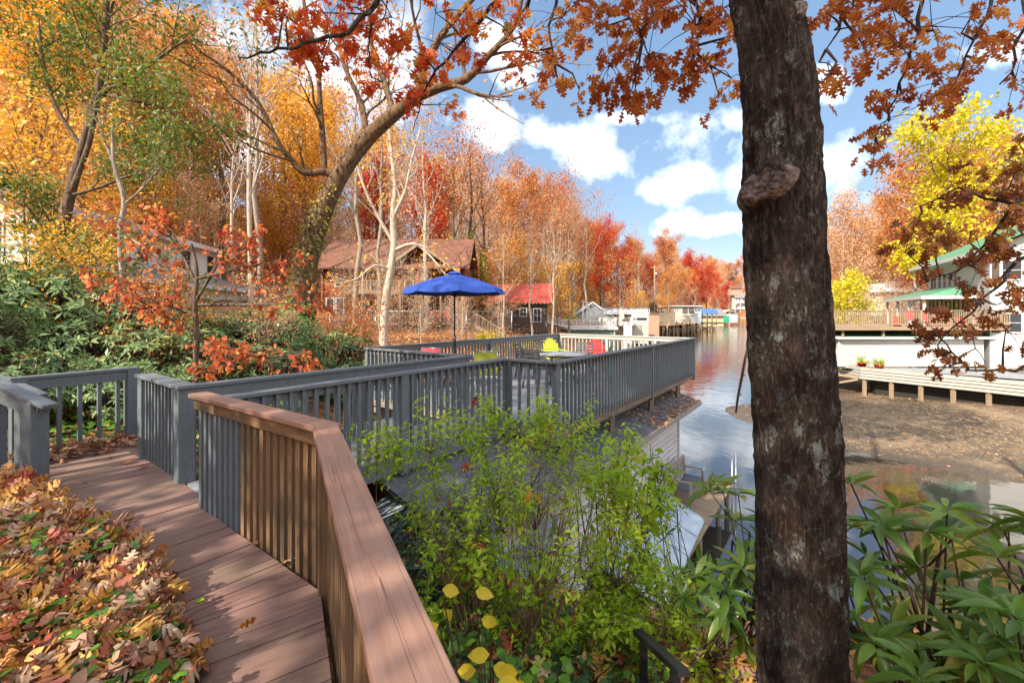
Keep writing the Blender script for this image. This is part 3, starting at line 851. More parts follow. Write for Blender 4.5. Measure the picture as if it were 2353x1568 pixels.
# dock beside it
dk = empty('dock', at(A0 + U * 3.2, -4.75), 'narrow plank dock along the boathouse wall with a bench on it', 'dock')
do = A0 + U * 3.2
part('planks', M['dockwood'], dk, lambda m: strip_boards(m, W_ * .06 + U * -1.2, W_ * .06 + U * 4.2, W_ * 1.25 + U * -1.2, W_ * 1.25 + U * 4.2, 0, 36, seed=11))
part('piling', M['rawwood'], dk, lambda m: [m.tube([W_ * k + U * s + V(0, 0, -1.6), W_ * k + U * s + V(0, 0, -.04)], .07, 8) for s in (-1, 1, 3, 4.1) for k in (.2, 1.15)])
for s, h in ((3.6, 1.0), (4.15, 1.0)):
    tag(MB.build((lambda m: (m.tube([at(do + U * s + W_ * 1.36, -6.3), at(do + U * s + W_ * 1.36, -4.75 + h)], .022, 8), m)[1])(MB()), 'mooring_pole', M['metal']),
        'thin metal pole standing in the water beside the bench, the %s one' % ('left' if s < 4 else 'right'), 'pole', 'poles beside the bench dock')
def bench(loc, rz):
    root = empty('garden_bench', loc, 'weathered slatted garden bench with arms against the boathouse wall', 'bench', None, rz)
    c = M['teak']
    part('seat', M['charcoal'], root, lambda m: [m.box((0, -.17 + i * .088, .43), 1.22, .08, .022) for i in range(5)])
    part('backrest', c, root, lambda m: (m.beam((-.62, -.27, .90), (.62, -.27, .90), .035, .07), m.beam((-.62, -.24, .50), (.62, -.24, .50), .03, .05), [m.beam((x, -.24, .52), (x, -.27, .87), .045, .015, up=(0, 1, 0)) for x in [-.54 + .12 * i for i in range(10)]]))
    for s in (-1, 1):
        part('leg', c, root, lambda m: m.beam((s * .61, .22, 0), (s * .61, .22, .64), .06, .06, up=(0, 1, 0)), .004)
        part('rear_leg', c, root, lambda m: m.beam((s * .61, -.22, 0), (s * .61, -.28, .93), .06, .06, up=(0, 1, 0)), .004)
        part('armrest', c, root, lambda m: m.beam((s * .61, .27, .65), (s * .61, -.24, .65), .08, .03), .004)
    return root
bench(at(do + U * 2.55 + W_ * .52, -4.748), math.atan2(U.y, U.x) + PI)
lm2 = empty('metal_roof', V(-.9, 6.2, -3.3), 'low pale blue ribbed metal roof below the ramp behind the dark rhododendron', 'roof')
def lmf(m):
    a, b, c, d = V(-2.0, -1.2, .15), V(.9, -1.9, -.1), V(1.6, .3, .25), V(-.6, 1.9, .45)
    m.face([a, b, c, d]); m.face([q - V(0, 0, .05) for q in (d, c, b, a)])
    for i in range(12):
        t_ = i / 11; m.beam(a.lerp(b, t_) + V(0, 0, .012), d.lerp(c, t_) + V(0, 0, .012), .03, .03)
part('sheet', M['bluesheet'], lm2, lmf)
for q in ((-1.2, -.8), (.7, -1.3), (.9, .1)): part('post', M['rawwood'], lm2, lambda m: m.beam((q[0], q[1], -2.2), (q[0], q[1], -.1), .1, .1, up=(0, 1, 0)))
# pale blue metal roof low beside the boathouse, and dark handrail
lr = empty('boat_canopy', at(do, -4.0), 'pale blue sheet metal boat cover low beside the boathouse wall', 'canopy')
def cano(m):
    a = U * 1.9 + W_ * .10 + V(0, 0, -.42); b = U * 1.5 + W_ * 1.15 + V(0, 0, -.70); c = U * -2.0 + W_ * 1.35 + V(0, 0, -.70); d = U * -2.0 + W_ * .10 + V(0, 0, -.42)
    m.face([d, c, b, a]); m.face([q - V(0, 0, .03) for q in (a, b, c, d)])
    for i in range(5):
        t_ = i / 4; p = d.lerp(a, t_); q = c.lerp(b, t_)
        m.beam(p + V(0, 0, .012), q + V(0, 0, .012), .02, .02)
part('sheet', M['bluesheet'], lr, cano)
part('support', M['metal'], lr, lambda m: [m.tube([U * s + W_ * 1.05 + V(0, 0, -2.4), U * s + W_ * 1.05 + V(0, 0, -.72)], .03, 8) for s in (-1.8, -.3, 1.3)])
# ------------------------------------------------------------------ buildings
def window(root, c, w_, h_, face=(0, -1), fm='white', rows=1, cols=1, th=.05, name='window', glass=None):
    "framed window on a wall: c centre in the thing's space, face = outward direction"
    n = Vector((face[0], face[1], 0)).normalized(); s = Vector((-n.y, n.x, 0)); c = Vector(c)
    m = MB(); f = .07
    z = V(0, 0, 1)
    m.beam(c - s * w_ / 2 + z * (h_ / 2) + n * th / 2, c + s * w_ / 2 + z * (h_ / 2) + n * th / 2, th, f)
    m.beam(c - s * (w_ / 2 + .04) - z * (h_ / 2) + n * (th / 2 + .015), c + s * (w_ / 2 + .04) - z * (h_ / 2) + n * (th / 2 + .015), th + .03, f)
    for k in (-1, 1):
        m.beam(c + s * k * (w_ / 2 - f / 2) - z * (h_ / 2 - f / 2) + n * th / 2, c + s * k * (w_ / 2 - f / 2) + z * (h_ / 2 - f / 2) + n * th / 2, f, th - .004, up=n)
    for r_ in range(1, rows + 1):
        if r_ <= rows - 0 and rows > 1 and r_ < rows: 
            zz = -h_ / 2 + h_ * r_ / rows
            m.beam(c - s * (w_ / 2 - f) + z * zz + n * th * .4, c + s * (w_ / 2 - f) + z * zz + n * th * .4, th * .6, .035)
    for k in range(1, cols):
        x = -w_ / 2 + w_ * k / cols
        m.beam(c + s * x - z * (h_ / 2 - f / 2) + n * th * .36, c + s * x + z * (h_ / 2 - f / 2) + n * th * .36, .035, th * .6, up=n)
    o = m.build(name, M[fm], root)
    g = MB(); g.beam(c - s * (w_ / 2 - f) + n * th * .15, c + s * (w_ / 2 - f) + n * th * .15, .012, h_ - f)
    g.build('pane', glass or M['glass'], o)
    return o
def gable_roof(m, x0, x1, y0, y1, ze, zr, axis='x', th=.14):
    "two slopes over the rectangle; ridge along axis"
    def sl(a, b, c, d):
        L = (Vector(b) - Vector(a)).length; H = (Vector(d) - Vector(a)).length
        m.face([a, b, c, d], [(0, 0), (L, 0), (L, H), (0, H)])
        dn = V(0, 0, -th)
        m.face([Vector(p) + dn for p in (d, c, b, a)], [(0, 0), (L, 0), (L, H), (0, H)])
        pts = [Vector(p) for p in (a, b, c, d)]
        for i in range(4):
            p, q = pts[i], pts[(i + 1) % 4]
            m.face([p + dn, q + dn, q, p], [(0, 0), (1, 0), (1, th), (0, th)])
    if axis == 'x':
        ym = (y0 + y1) / 2
        sl((x0, y0, ze), (x1, y0, ze), (x1, ym, zr), (x0, ym, zr))
        sl((x1, y1, ze), (x0, y1, ze), (x0, ym, zr), (x1, ym, zr))
    else:
        xm = (x0 + x1) / 2
        sl((x1, y0, ze), (x1, y1, ze), (xm, y1, zr), (xm, y0, zr))
        sl((x0, y1, ze), (x0, y0, ze), (xm, y0, zr), (xm, y1, zr))
def pick(root, a, b, ztop, h, mat, n=None, spacing=.13, bw=.035, name='railing', posts=2, capw=.09):
    "light railing as a part of a building (a, b in the thing's space)"
    a = Vector(a); b = Vector(b); d = b - a; L = d.length; u = d / L
    def f(m):
        m.beam(a + V(0, 0, ztop), b + V(0, 0, ztop), capw, .05)
        m.beam(a + V(0, 0, ztop - h + .1), b + V(0, 0, ztop - h + .1), .05, .06)
        k = int(L / spacing)
        for i in range(k + 1):
            p = a + u * (L * i / k)
            m.beam(p + V(0, 0, ztop - h + .05), p + V(0, 0, ztop - .03), bw, bw, up=u)
        for i in range(posts):
            p = a + u * (L * i / max(1, posts - 1))
            m.beam(p + V(0, 0, ztop - h - .05), p + V(0, 0, ztop - .03), .10, .10, up=u)
    return part(name, mat, root, f)
def house_empty(name, loc, label, cat, rz=0, group=None):
    return empty(name, loc, label, cat, group, rz)

# --- log cabin
cb = house_empty('log_cabin', V(-14.0, 36, -.8), 'two storey red log cabin with brown shingle roof and a long two level porch', 'cabin')
def logs(m):
    def wall(x0, x1, y, z0, z1):
        n = int((z1 - z0) / .20)
        for i in range(n):
            z = z0 + (i + .5) * (z1 - z0) / n
            m.tube([(x0, y, z), (x1, y, z)], .108, 7, cap=True)
    wall(-2.6, 9.8, 2.2, 0, 5.0)
    for xx in (-2.6, 9.8):
        n = 25
        for i in range(n):
            z = (i + 1.0) * .2
            m.tube([(xx, 2.0, z), (xx, 9.6, z)], .108, 7)
    for i in range(10):     # gable of the right-hand wing
        z = 4.55 + i * .2; hw = max(.15, 3.0 * (1 - (z - 4.5) / 2.1))
        m.tube([(6.0 - hw, 2.05, z), (6.0 + hw, 2.05, z)], .105, 7)
    for i in range(12):
        z = 5.05 + i * .2; hw = max(.2, 3.6 * (1 - (z - 5.0) / 2.8))
        m.tube([(-2.6, 5.9 - hw, z), (-2.6, 5.9 + hw, z)], .105, 7)
part('wall', M['log'], cb, logs)
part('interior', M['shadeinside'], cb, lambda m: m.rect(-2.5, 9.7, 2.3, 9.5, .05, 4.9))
part('roof', M['shingbrown'], cb, lambda m: (gable_roof(m, -3.2, 10.4, 1.0, 10.8, 4.75, 7.95, 'x'),))
part('roof', M['shingbrown'], cb, lambda m: gable_roof(m, 2.6, 9.6, .9, 6.0, 4.25, 6.75, 'y'), label='cross gable roof of the right-hand wing')
part('rake_board', M['dockwood'], cb, lambda m: (m.beam((6.1, .88, 6.72), (2.6, .88, 4.22), .04, .2, up=(.6, 0, 1)), m.beam((6.1, .88, 6.72), (9.6, .88, 4.22), .04, .2, up=(-.6, 0, 1))))
def porch(m):
    m.rect(-.05, 10.0, -.1, 2.1, -.14, -.02)
    m.rect(-.05, 9.4, -.1, 2.1, 2.50, 2.66)
    m.rect(-.05, 9.4, -.16, -.1, 2.42, 2.68)
part('porch_floor', M['rawwood'], cb, porch)
for xx in (-.02, .95, 2.95, 4.75, 6.55, 8.1, 9.9):
    part('porch_post', M['dockwood'], cb, lambda m: m.beam((xx, -.03, -.9), (xx, -.03, 2.5), .14, .14, up=(0, 1, 0)))
pick(cb, (0, -.03, 0), (9.95, -.03, 0), .62, .75, M['dockwood'], spacing=.14, posts=2)
pick(cb, (0, -.03, 2.62), (9.4, -.03, 2.62), .92, .95, M['dockwood'], spacing=.14, posts=5)
pick(cb, (0, 0, 2.62), (0, 2.1, 2.62), .92, .95, M['dockwood'], spacing=.14, posts=2)
for (xx, ww, hh, zz) in ((1.0, .75, 1.3, 1.3), (1.75, .8, 2.0, 1.05), (3.1, .75, 1.3, 1.35), (3.9, .8, 1.3, 1.35), (5.3, .7, 1.5, 1.25), (6.0, .7, 1.5, 1.25), (6.9, .6, 1.3, 1.3), (7.6, .6, 1.3, 1.3), (8.35, .5, 1.3, 1.3), (8.95, .5, 1.3, 1.3),
                         (-1.9, .75, 1.9, 1.2), (-1.05, .75, 1.9, 1.2), (1.7, .9, 1.8, 3.6), (2.7, .9, 1.8, 3.6), (5.0, .8, 1.7, 3.6), (6.6, .8, 1.7, 3.6), (-1.2, .6, 1.1, 3.7)):
    window(cb, (xx, 2.10, zz), ww, hh, rows=2, fm='white' if xx < -.5 else 'cream')
def cstairs(m):
    for k in range(9):
        m.box((10.9 + k * .30, .9, -.15 - k * .18), .32, 1.1, .05)
    for y in (.35, 1.45):
        m.beam((10.7, y, -.10), (13.5, y, -1.80), .05, .26)
        m.beam((10.7, y, .95), (13.5, y, -.75), .09, .05)
        for k in range(12): m.beam((10.8 + k * .235, y, -.2 - k * .143), (10.8 + k * .235, y, .86 - k * .143), .035, .035, up=(0, 1, 0))
part('steps', M['dockwood'], cb, cstairs)
part('foundation', M['concrete'], cb, lambda m: m.rect(-2.55, 9.75, 2.25, 9.55, -2.4, -.02))
for i, xx in enumerate((7.15, 7.75, 8.45)):
    k = empty('porch_chair', cb.location + V(xx, .75, 0), ('leftmost', 'middle', 'rightmost')[i] + ' of the three red chairs on the lower porch of the log cabin', 'chair', 'red chairs on the log cabin porch')
    part('seat', M['redsling'], k, lambda m: m.box((0, 0, .42), .5, .5, .05))
    part('backrest', M['redsling'], k, lambda m: m.beam((0, .22, .42), (0, .34, 1.02), .5, .03, up=(0, 1, 0)))
    for sx in (-1, 1):
        for sy in (-1, 1): part('leg', M['redsling'], k, lambda m: m.beam((sx * .22, sy * .2, 0), (sx * .22, sy * .2, .42), .04, .04, up=(0, 1, 0)))
k = empty('patio_umbrella', cb.location + V(6.0, .9, 2.66), 'small folded dark red umbrella standing on the upper porch of the log cabin', 'umbrella')
part('canopy', M['redsling'], k, lambda m: m.lathe((0, 0, .6), [(.10, 0), (.17, .1), (.10, .7), (.02, 1.15)], 12))
part('pole', M['navyframe'], k, lambda m: m.tube([(0, 0, 0), (0, 0, .7)], .02, 6))
k = empty('globe', cb.location + V(9.15, .5, 0), 'small blue gazing ball on a stand at the right end of the cabin porch', 'garden ornament')
part('ball', M['blueroof'], k, lambda m: m.lathe((0, 0, .62), [(.01, -.15), (.10, -.11), (.15, 0), (.10, .11), (.01, .15)], 14))
part('stand', M['navyframe'], k, lambda m: m.lathe((0, 0, 0), [(.14, 0), (.05, .1), (.04, .4), (.1, .48)], 10))
# chain-link fence in front of the cabin
cf = empty('chain_link_fence', V(-11.5, 27.5, gz(-9, 27.5)), 'rusty chain-link fence across the leafy slope below the log cabin', 'fence')
def mesh_(m):
    L, H, s = 11.5, 1.25, .13
    n = int(L / s)
    for i in range(-int(H / s), n):
        x0, z0, x1, z1 = i * s, 0, i * s + H, H
        if x0 < 0: z0 -= x0; x0 = 0
        if x1 > L: z1 -= x1 - L; x1 = L
        if x1 > x0:
            m.beam((x0, 0, z0), (x1, 0, z1), .008, .008); m.beam((x0, .01, H - z0), (x1, .01, H - z1), .008, .008)
part('mesh', M['rawwood'], cf, mesh_)
part('top_rail', M['metal'], cf, lambda m: m.tube([(0, 0, 1.27), (11.5, 0, 1.27)], .022, 6))
for i in range(5): part('post', M['metal'], cf, lambda m: m.tube([(i * 2.87, 0, -.5), (i * 2.87, 0, 1.32)], .03, 6))

# --- white house on the left (long side towards the lake)
wh = house_empty('white_house', V(-20.2, 18.5, -.4), 'white two storey house with a grey porch roof behind the trees on the left', 'house', R(7))
part('wall', M['sidehouse'], wh, lambda m: m.rect(-8, 0, 0, 14.5, -1.5, 5.0))
part('porch_wall', M['sidehouse'], wh, lambda m: m.rect(.02, 2.2, .8, 14.0, -1.5, 2.05))
part('gable', M['sidehouse'], wh, lambda m: [m.slab([(0, 0)], 0, 0)] if False else (m.face([(-8, 0, 5.0), (0, 0, 5.0), (-4, 0, 6.3)]), m.face([(0, 14.5, 5.0), (-8, 14.5, 5.0), (-4, 14.5, 6.3)])))
part('roof', M['shinggrey'], wh, lambda m: gable_roof(m, -8.6, .6, -.6, 15.1, 4.95, 6.5, 'y'))
part('porch_roof', M['shinggrey'], wh, lambda m: (m.face([(2.7, .3, 2.1), (2.7, 14.6, 2.1), (.03, 14.6, 3.0), (.03, .3, 3.0)], [(0, 0), (14, 0), (14, 3), (0, 3)]), m.face([(.03, .3, 2.9), (.03, 14.6, 2.9), (2.7, 14.6, 2.0), (2.7, .3, 2.0)])))
part('fascia', M['white'], wh, lambda m: (m.rect(2.70, 2.78, .3, 14.6, 1.90, 2.13), m.rect(.60, .67, -.6, 15.1, 4.76, 4.98)))
for y in (2.2, 6.2, 10.2, 13.0): window(wh, (.0, y, 3.9), 1.0, 1.3, (1, 0), rows=2)
for y in (2.4, 5.2, 8.0, 10.8): window(wh, (2.2, y, .6), 1.7, 1.5, (1, 0), rows=1, cols=2)
for x in (-6.3, -4.0, -1.7):
    for z in (.6, 3.7): window(wh, (x, 0, z), 1.0, 1.35, (0, -1), rows=2)
# --- tan house further left
th = house_empty('tan_house', V(-27.5, 16.5, .6), 'sunlit tan house wall seen through the yellow leaves at the far left', 'house', R(14))
part('wall', M['cream'], th, lambda m: m.rect(-7, 3.2, 0, 8, -2.5, 4.2))
part('roof', M['shinggrey'], th, lambda m: gable_roof(m, -7.6, 3.8, -.6, 8.6, 4.2, 6.6, 'x'))
for x in (-5, -2.2, .6): window(th, (x, 0, 2.4), 1.0, 1.3, rows=2)

# --- red-roofed cabin
rc = house_empty('red_roof_cabin', V(-2.6, 50, -1.2), 'small dark cabin with a bright red metal roof and white framed windows', 'cabin', R(-6))
part('wall', M['darkwood'], rc, lambda m: m.rect(0, 6.6, 0, 5, -1.4, 2.5))
part('gable', M['sidegrey'], rc, lambda m: m.face([(6.6, 0, 2.5), (6.6, 5, 2.5), (6.6, 2.5, 4.4)]))
part('roof', M['redroof'], rc, lambda m: gable_roof(m, -.5, 7.2, -.6, 5.6, 2.45, 4.75, 'x', .08))
part('eave_trim', M['white'], rc, lambda m: [m.box((-.4 + i * .42, -.55, 2.36), .16, .05, .10) for i in range(18)])
for x in (.6, 2.3, 3.9): window(rc, (x, 0, 1.35), .85, .95, rows=2, cols=2)
window(rc, (5.5, 0, 1.0), .9, 1.5, rows=2, cols=2)
window(rc, (6.6, 2.2, .9), 1.2, 1.5, (1, 0), rows=1)
part('awning', M['redroof'], rc, lambda m: m.face([(6.62, 1.2, 2.15), (7.5, 1.2, 1.85), (7.5, 3.3, 1.85), (6.62, 3.3, 2.15)]))
# --- grey house behind it
gh = house_empty('grey_house', V(11.6, 82, -3.5), 'grey house with white gable trim behind bare branches and the patterned white railing', 'house')
part('wall', M['sidegrey'], gh, lambda m: m.rect(0, 7, 0, 6, -3, 3.0))
part('gable', M['sidegrey'], gh, lambda m: m.face([(0, -.01, 3.0), (7, -.01, 3.0), (3.5, -.01, 5.4)]))
part('roof', M['shinggrey'], gh, lambda m: gable_roof(m, -.5, 7.5, -.5, 6.5, 2.9, 5.7, 'y'))
part('gable_trim', M['white'], gh, lambda m: (m.beam((3.5, -.54, 5.62), (-.5, -.54, 2.85), .05, .22, up=(-.6, 0, 1)), m.beam((3.5, -.54, 5.62), (7.5, -.54, 2.85), .05, .22, up=(.6, 0, 1))))
for x in (1.6, 5.0): window(gh, (x, 0, 1.2), 1.0, 1.4, rows=2)

# --- green boathouse with patterned white railing
def chippendale(root, a, b, z0, h, n, mat, name='railing'):
    a = Vector(a); b = Vector(b); d = b - a; L = d.length; u = d / L
    def f(m):
        m.beam(a + V(0, 0, z0 + h), b + V(0, 0, z0 + h), .10, .09); m.beam(a + V(0, 0, z0 + .06), b + V(0, 0, z0 + .06), .06, .07)
        for i in range(n + 1):
            p = a + u * L * i / n; m.beam(p + V(0, 0, z0), p + V(0, 0, z0 + h), .11, .11, up=u)
        for i in range(n):
            p = a + u * (L * i / n + .06); Lp = L / n - .12; hh = h - .15; zb = z0 + .09
            def B(x0, zz0, x1, zz1): m.beam(p + u * x0 * Lp + V(0, 0, zb + zz0 * hh), p + u * x1 * Lp + V(0, 0, zb + zz1 * hh), .07, .10)
            for s in (0, 1):
                X = (lambda x: x) if s == 0 else (lambda x: 1 - x)
                B(X(0), 0, X(.5), 1); B(X(0), .5, X(.25), 1); B(X(.18), 0, X(.5), .62) ; B(X(.36), 0, X(.5), .28)
                B(X(.12), .24, X(0), .30) ; B(X(.25), .5, X(.1), .75)
    return part(name, mat, root, f)
g = house_empty('green_boathouse', V(7.2, 62, WATER_Z), 'green boathouse carrying a sundeck with a patterned white railing', 'boathouse')
part('wall', M['greenwall'], g, lambda m: m.rect(.4, 7.4, .4, 7, 0.0, 3.05))
part('side_panel', M['maroon'], g, lambda m: m.rect(7.41, 7.46, .6, 6.8, .1, 2.9))
part('side_trim', M['white'], g, lambda m: (m.rect(7.46, 7.52, .4, 6.9, 2.25, 2.33), m.rect(7.40, 7.55, .3, .45, 0, 3.0)))
part('sundeck', M['white'], g, lambda m: m.rect(0, 7.9, 0, 7.4, 3.10, 3.50))
chippendale(g, (.1, .1, 0), (7.8, .1, 0), 3.5, 1.02, 4, M['white'])
chippendale(g, (7.8, .1, 0), (7.8, 7.3, 0), 3.5, 1.02, 3, M['white'])
part('corner_post', M['white'], g, lambda m: m.rect(9.0, 9.5, 1.0, 1.5, -.5, 4.2))
br = house_empty('footbridge', V(3.4, 58, -1.15), 'white patterned footbridge on thin posts leading to the green boathouse deck', 'footbridge')
part('walkway', M['white'], br, lambda m: m.beam((0, .5, .25), (4.3, 4.2, -.85), 1.2, .22))
def brf(m):
    a = V(0, 0, .3); b = V(4.2, 3.6, -.8)
    d = b - a
    m.beam(a + V(0, 0, 1.0), b + V(0, 0, 1.0), .1, .08); m.beam(a + V(0, 0, .1), b + V(0, 0, .1), .08, .08)
    for i in range(9):
        p = a + d * i / 8; m.beam(p, p + V(0, 0, 1.0), .08, .08, up=(1, 1, 0))
    for i in range(8):
        p = a + d * i / 8; q = a + d * (i + 1) / 8
        for z0, z1 in ((.1, .98), (.98, .1)): m.beam(p + V(0, 0, z0), q + V(0, 0, z1), .03, .05)
        mp_ = (p + q) / 2; m.beam(p + V(0, 0, .5), mp_ + V(0, 0, .98), .03, .04); m.beam(mp_ + V(0, 0, .1), q + V(0, 0, .5), .03, .04)
part('railing', M['white'], br, brf)
for xx, yy, zz in ((1.9, .1, -.4), (2.7, 1.2, -.6), (.6, 1.0, 0)): part('post', M['white'], br, lambda m: m.beam((xx, yy, zz), (xx, yy, -4.3), .14, .14, up=(0, 1, 0)))

# --- white boathouse with an upper deck beyond it
wb = house_empty('white_boathouse', V(15.6, 75, WATER_Z), 'white and cream boathouse with an upper sundeck and a cream lower door wall', 'boathouse')
part('wall', M['cream'], wb, lambda m: (m.rect(5.0, 7.9, 0, 5, .2, 3.9), m.rect(0, 5.0, .6, 5, .2, 4.0)))
part('screen', M['shadeinside'], wb, lambda m: m.rect(5.3, 7.6, -.05, 0, 4.25, 4.65))
part('band', M['white'], wb, lambda m: (m.rect(5.0, 7.9, -.1, 5, 3.95, 4.22), m.rect(5.0, 7.9, -.1, 5, 4.68, 5.3), m.rect(5.0, 5.28, -.1, 0, 4.2, 4.7), m.rect(7.62, 7.9, -.1, 5, 4.2, 4.7)))
part('upper_deck', M['white'], wb, lambda m: m.rect(0, 8.0, -.2, 5, 5.31, 5.5))
part('deck_panels', M['bluesheet'], wb, lambda m: m.rect(.2, 7.8, -.12, -.08, 5.55, 6.15))
pick(wb, (0, -.15, 0), (8, -.15, 0), 6.3, .8, M['white'], spacing=.5, posts=5)
pick(wb, (.2, -1.4, 0), (5.4, -1.4, 0), 4.75, 1.1, M['white'], spacing=.16, posts=4)
part('lower_deck', M['white'], wb, lambda m: m.rect(-.4, 5.6, -1.6, .5, 3.35, 3.6))
part('stairs', M['white'], wb, lambda m: (m.beam((-3.2, .5, 7.6), (.4, .2, 5.9), .08, .12), m.beam((-3.2, .5, 6.7), (.4, .2, 5.0), .08, .3), m.beam((-3.3, .5, 3.0), (-3.3, .5, 7.7), .2, .2, up=(0, 1, 0)), m.beam((-2.6, .5, 3.0), (-2.6, .5, 7.3), .15, .15, up=(0, 1, 0)), [m.beam((-3.1 + i * .3, .4, 6.75 - i * .14), (-3.1 + i * .3, .4, 7.5 - i * .14), .04, .04, up=(0, 1, 0)) for i in range(11)]))
part('column', M['white'], wb, lambda m: (m.rect(3.7, 4.6, -1.7, -1.2, -.5, 3.4)))
sb = MB()
pr = [(-.02, 0), (.27, .1), (.34, .6), (.30, 1.3), (.16, 1.95), (.0, 2.3)]
out = [(x, z) for x, z in pr] + [(-x, z) for x, z in reversed(pr[1:-1])]
n = len(out)
for yy, rev in ((0, False), (.05, True)):
    q = [(x * 1.15, yy, z * .85) for x, z in out]
    sb.face(q if not rev else q[::-1])
for i in range(n):
    a, b = out[i], out[(i + 1) % n]
    sb.face([(b[0] * 1.15, 0, b[1] * .85), (a[0] * 1.15, 0, a[1] * .85), (a[0] * 1.15, .05, a[1] * .85), (b[0] * 1.15, .05, b[1] * .85)])
o = sb.build('surfboard', M['pink']); o.location = (18.3, 72.2, -.95); o.rotation_euler = (0, R(-8), 0)
tag(o, 'pale pink pointed board standing upright on the white boathouse deck', 'board')
fr_ = random.Random(4)
for i in range(7):
    k = empty('deck_chair', V(14.6 + i * .85 + fr_.uniform(-.2, .2), 72.3 + fr_.uniform(0, .8), -1.8), ('leftmost', 'second from the left', 'third from the left', 'middle', 'third from the right', 'second from the right', 'rightmost')[i] + ' of the pale chairs on the white boathouse lower deck', 'chair', 'jumbled chairs on the white boathouse deck', fr_.uniform(-2, 2))
    part('seat', M['cream'], k, lambda m: m.box((0, 0, .45), .5, .5, .06))
    part('backrest', M['cream'], k, lambda m: m.beam((0, .25, .45), (0, .35, 1.1), .5, .04, up=(0, 1, 0)))
    part('legs', M['cream'], k, lambda m: [m.beam((sx * .22, sy * .22, 0), (sx * .22, sy * .22, .45), .05, .05, up=(0, 1, 0)) for sx in (-1, 1) for sy in (-1, 1)])
# --- brown shed
sh = house_empty('shed', V(25.8, 84, -4.6), 'plain brown boarded shed between the white boathouses', 'shed')
part('wall', M['brick'], sh, lambda m: m.rect(0, 2.6, 0, 4, .3, 4.55))
part('roof', M['shinggrey'], sh, lambda m: m.beam((-.15, 2, 4.66), (2.9, 2, 4.5), 4.4, .12))
part('plinth', M['rawwood'], sh, lambda m: m.rect(-.1, 2.7, -.05, 4.05, -1, .3))
# long dark railing behind
lf = house_empty('railing', V(20.5, 92, .2), 'long dark railing on the terrace above the white boathouse', 'railing')
pick(lf, (0, 0, 0), (14, 0, 0), 1.1, 1.0, M['darkwood'], spacing=.5, bw=.08, posts=6, name='rails')
part('retaining_wall', M['rawwood'], lf, lambda m: m.rect(0, 14, .1, .5, -3.2, .1))
# reddish stairs
rs = house_empty('wooden_stairs', V(34.6, 98, -2.6), 'red stained stairs zigzagging down to the brown dock', 'stairs')
def rsf(m):
    for dy in (0, 1.3):
        m.beam((-3.4, dy, 4.0), (1.4, dy, 0.9), .12, .3); m.beam((-3.4, dy, 5.0), (1.4, dy, 1.9), .12, .1)
        m.beam((1.6, dy + 1.6, .9), (-2.2, dy + 1.6, -1.2), .12, .3); m.beam((1.6, dy + 1.6, 1.9), (-2.2, dy + 1.6, -.2), .12, .1)
        for i in range(9):
            m.beam((-3.3 + i * .55, dy, 3.9 - i * .355), (-3.3 + i * .55, dy, 4.9 - i * .355), .08, .08, up=(0, 1, 0))
    for i in range(14): m.box((-3.2 + i * .34, .65, 3.9 - i * .22), .34, 1.25, .05)
    for x in (-3.4, -1, 1.4): m.beam((x, 0, -2.4), (x, 0, 4), .16, .16, up=(0, 1, 0))
part('flight', M['redwood'], rs, rsf)
# --- long brown dock
ld = house_empty('dock', V(27.5, 88, -2.45), 'long brown dock on many crooked pilings in front of the white two storey boathouse', 'dock')
def ldf(m):
    m.slab([(0, 0), (4.2, 0), (20.3, 24), (16.8, 28), (6, 12), (0, 6)], -.15, 0)
part('planks', M['redwood'], ld, ldf)
rr = rng_(9)
def ldp(m):
    for i in range(13):
        t_ = i / 12
        for q in (0, 1, 2):
            x = 4.0 + 16 * t_ - q * 2.1 + rr.uniform(-.3, .3); y = .3 + 23.5 * t_ + q * 1.9
            m.tube([(x, y, -4.2), (x + rr.uniform(-.12, .12), y, .0 if q else rr.uniform(-.1, 1.0))], .15, 6)
    for i in range(5):
        m.tube([(.3 + i * .9, .1, -4), (.3 + i * .9, .1, 0)], .14, 6)
    for i in range(9):
        t_ = i / 9; x = 4 + 16 * t_; y = .3 + 23.5 * t_
        m.beam((x, y, -.8), (x + 1.8, y + 2.6, -1.1), .1, .18)
        m.beam((x - 1.8, y + 1.5, -1.6), (x + 1.6, y + 2.6, -1.6), .1, .16)
part('pilings', M['dockwood'], ld, ldp)
# --- white two storey boathouse
w2 = house_empty('white_boathouse', V(41.6, 115, -2.75), 'boxy white two storey boathouse standing on pilings at the end of the brown dock', 'boathouse')
part('wall', M['cream'], w2, lambda m: m.rect(0, 6.6, 0, 8, 0, 4.55))
part('bay', M['white'], w2, lambda m: (m.rect(3.2, 6.65, -.12, 0, 2.2, 2.7), m.rect(3.2, 6.65, -.12, 0, 4.35, 4.55), m.rect(3.2, 3.35, -.12, 0, 2.7, 4.35), m.rect(4.85, 4.98, -.12, 0, 2.7, 4.35), m.rect(6.5, 6.65, -.12, 0, 2.7, 4.35)))
part('screen', M['screen'], w2, lambda m: (m.rect(3.36, 4.84, -.06, 0.0, 2.72, 4.33), m.rect(4.99, 6.49, -.06, 0.0, 2.72, 4.33)))
part('roof', M['white'], w2, lambda m: m.beam((-.6, 4, 4.72), (8.6, 4, 4.72), 9.2, .22))
part('balcony', M['bluesheet'], w2, lambda m: (m.rect(6.62, 8.3, 0, 3, .1, 2.6), m.rect(6.7, 6.8, -.05, 3, 2.6, 4.55), m.rect(8.2, 8.3, -.05, .05, 2.6, 4.55), m.rect(7.4, 7.5, -.05, .05, 2.6, 4.55), m.rect(6.7, 8.35, -.08, .0, 2.6, 3.3)))
part('inner_wall', M['shadeinside'], w2, lambda m: m.rect(6.85, 8.2, 2.9, 3.0, 2.62, 4.55))
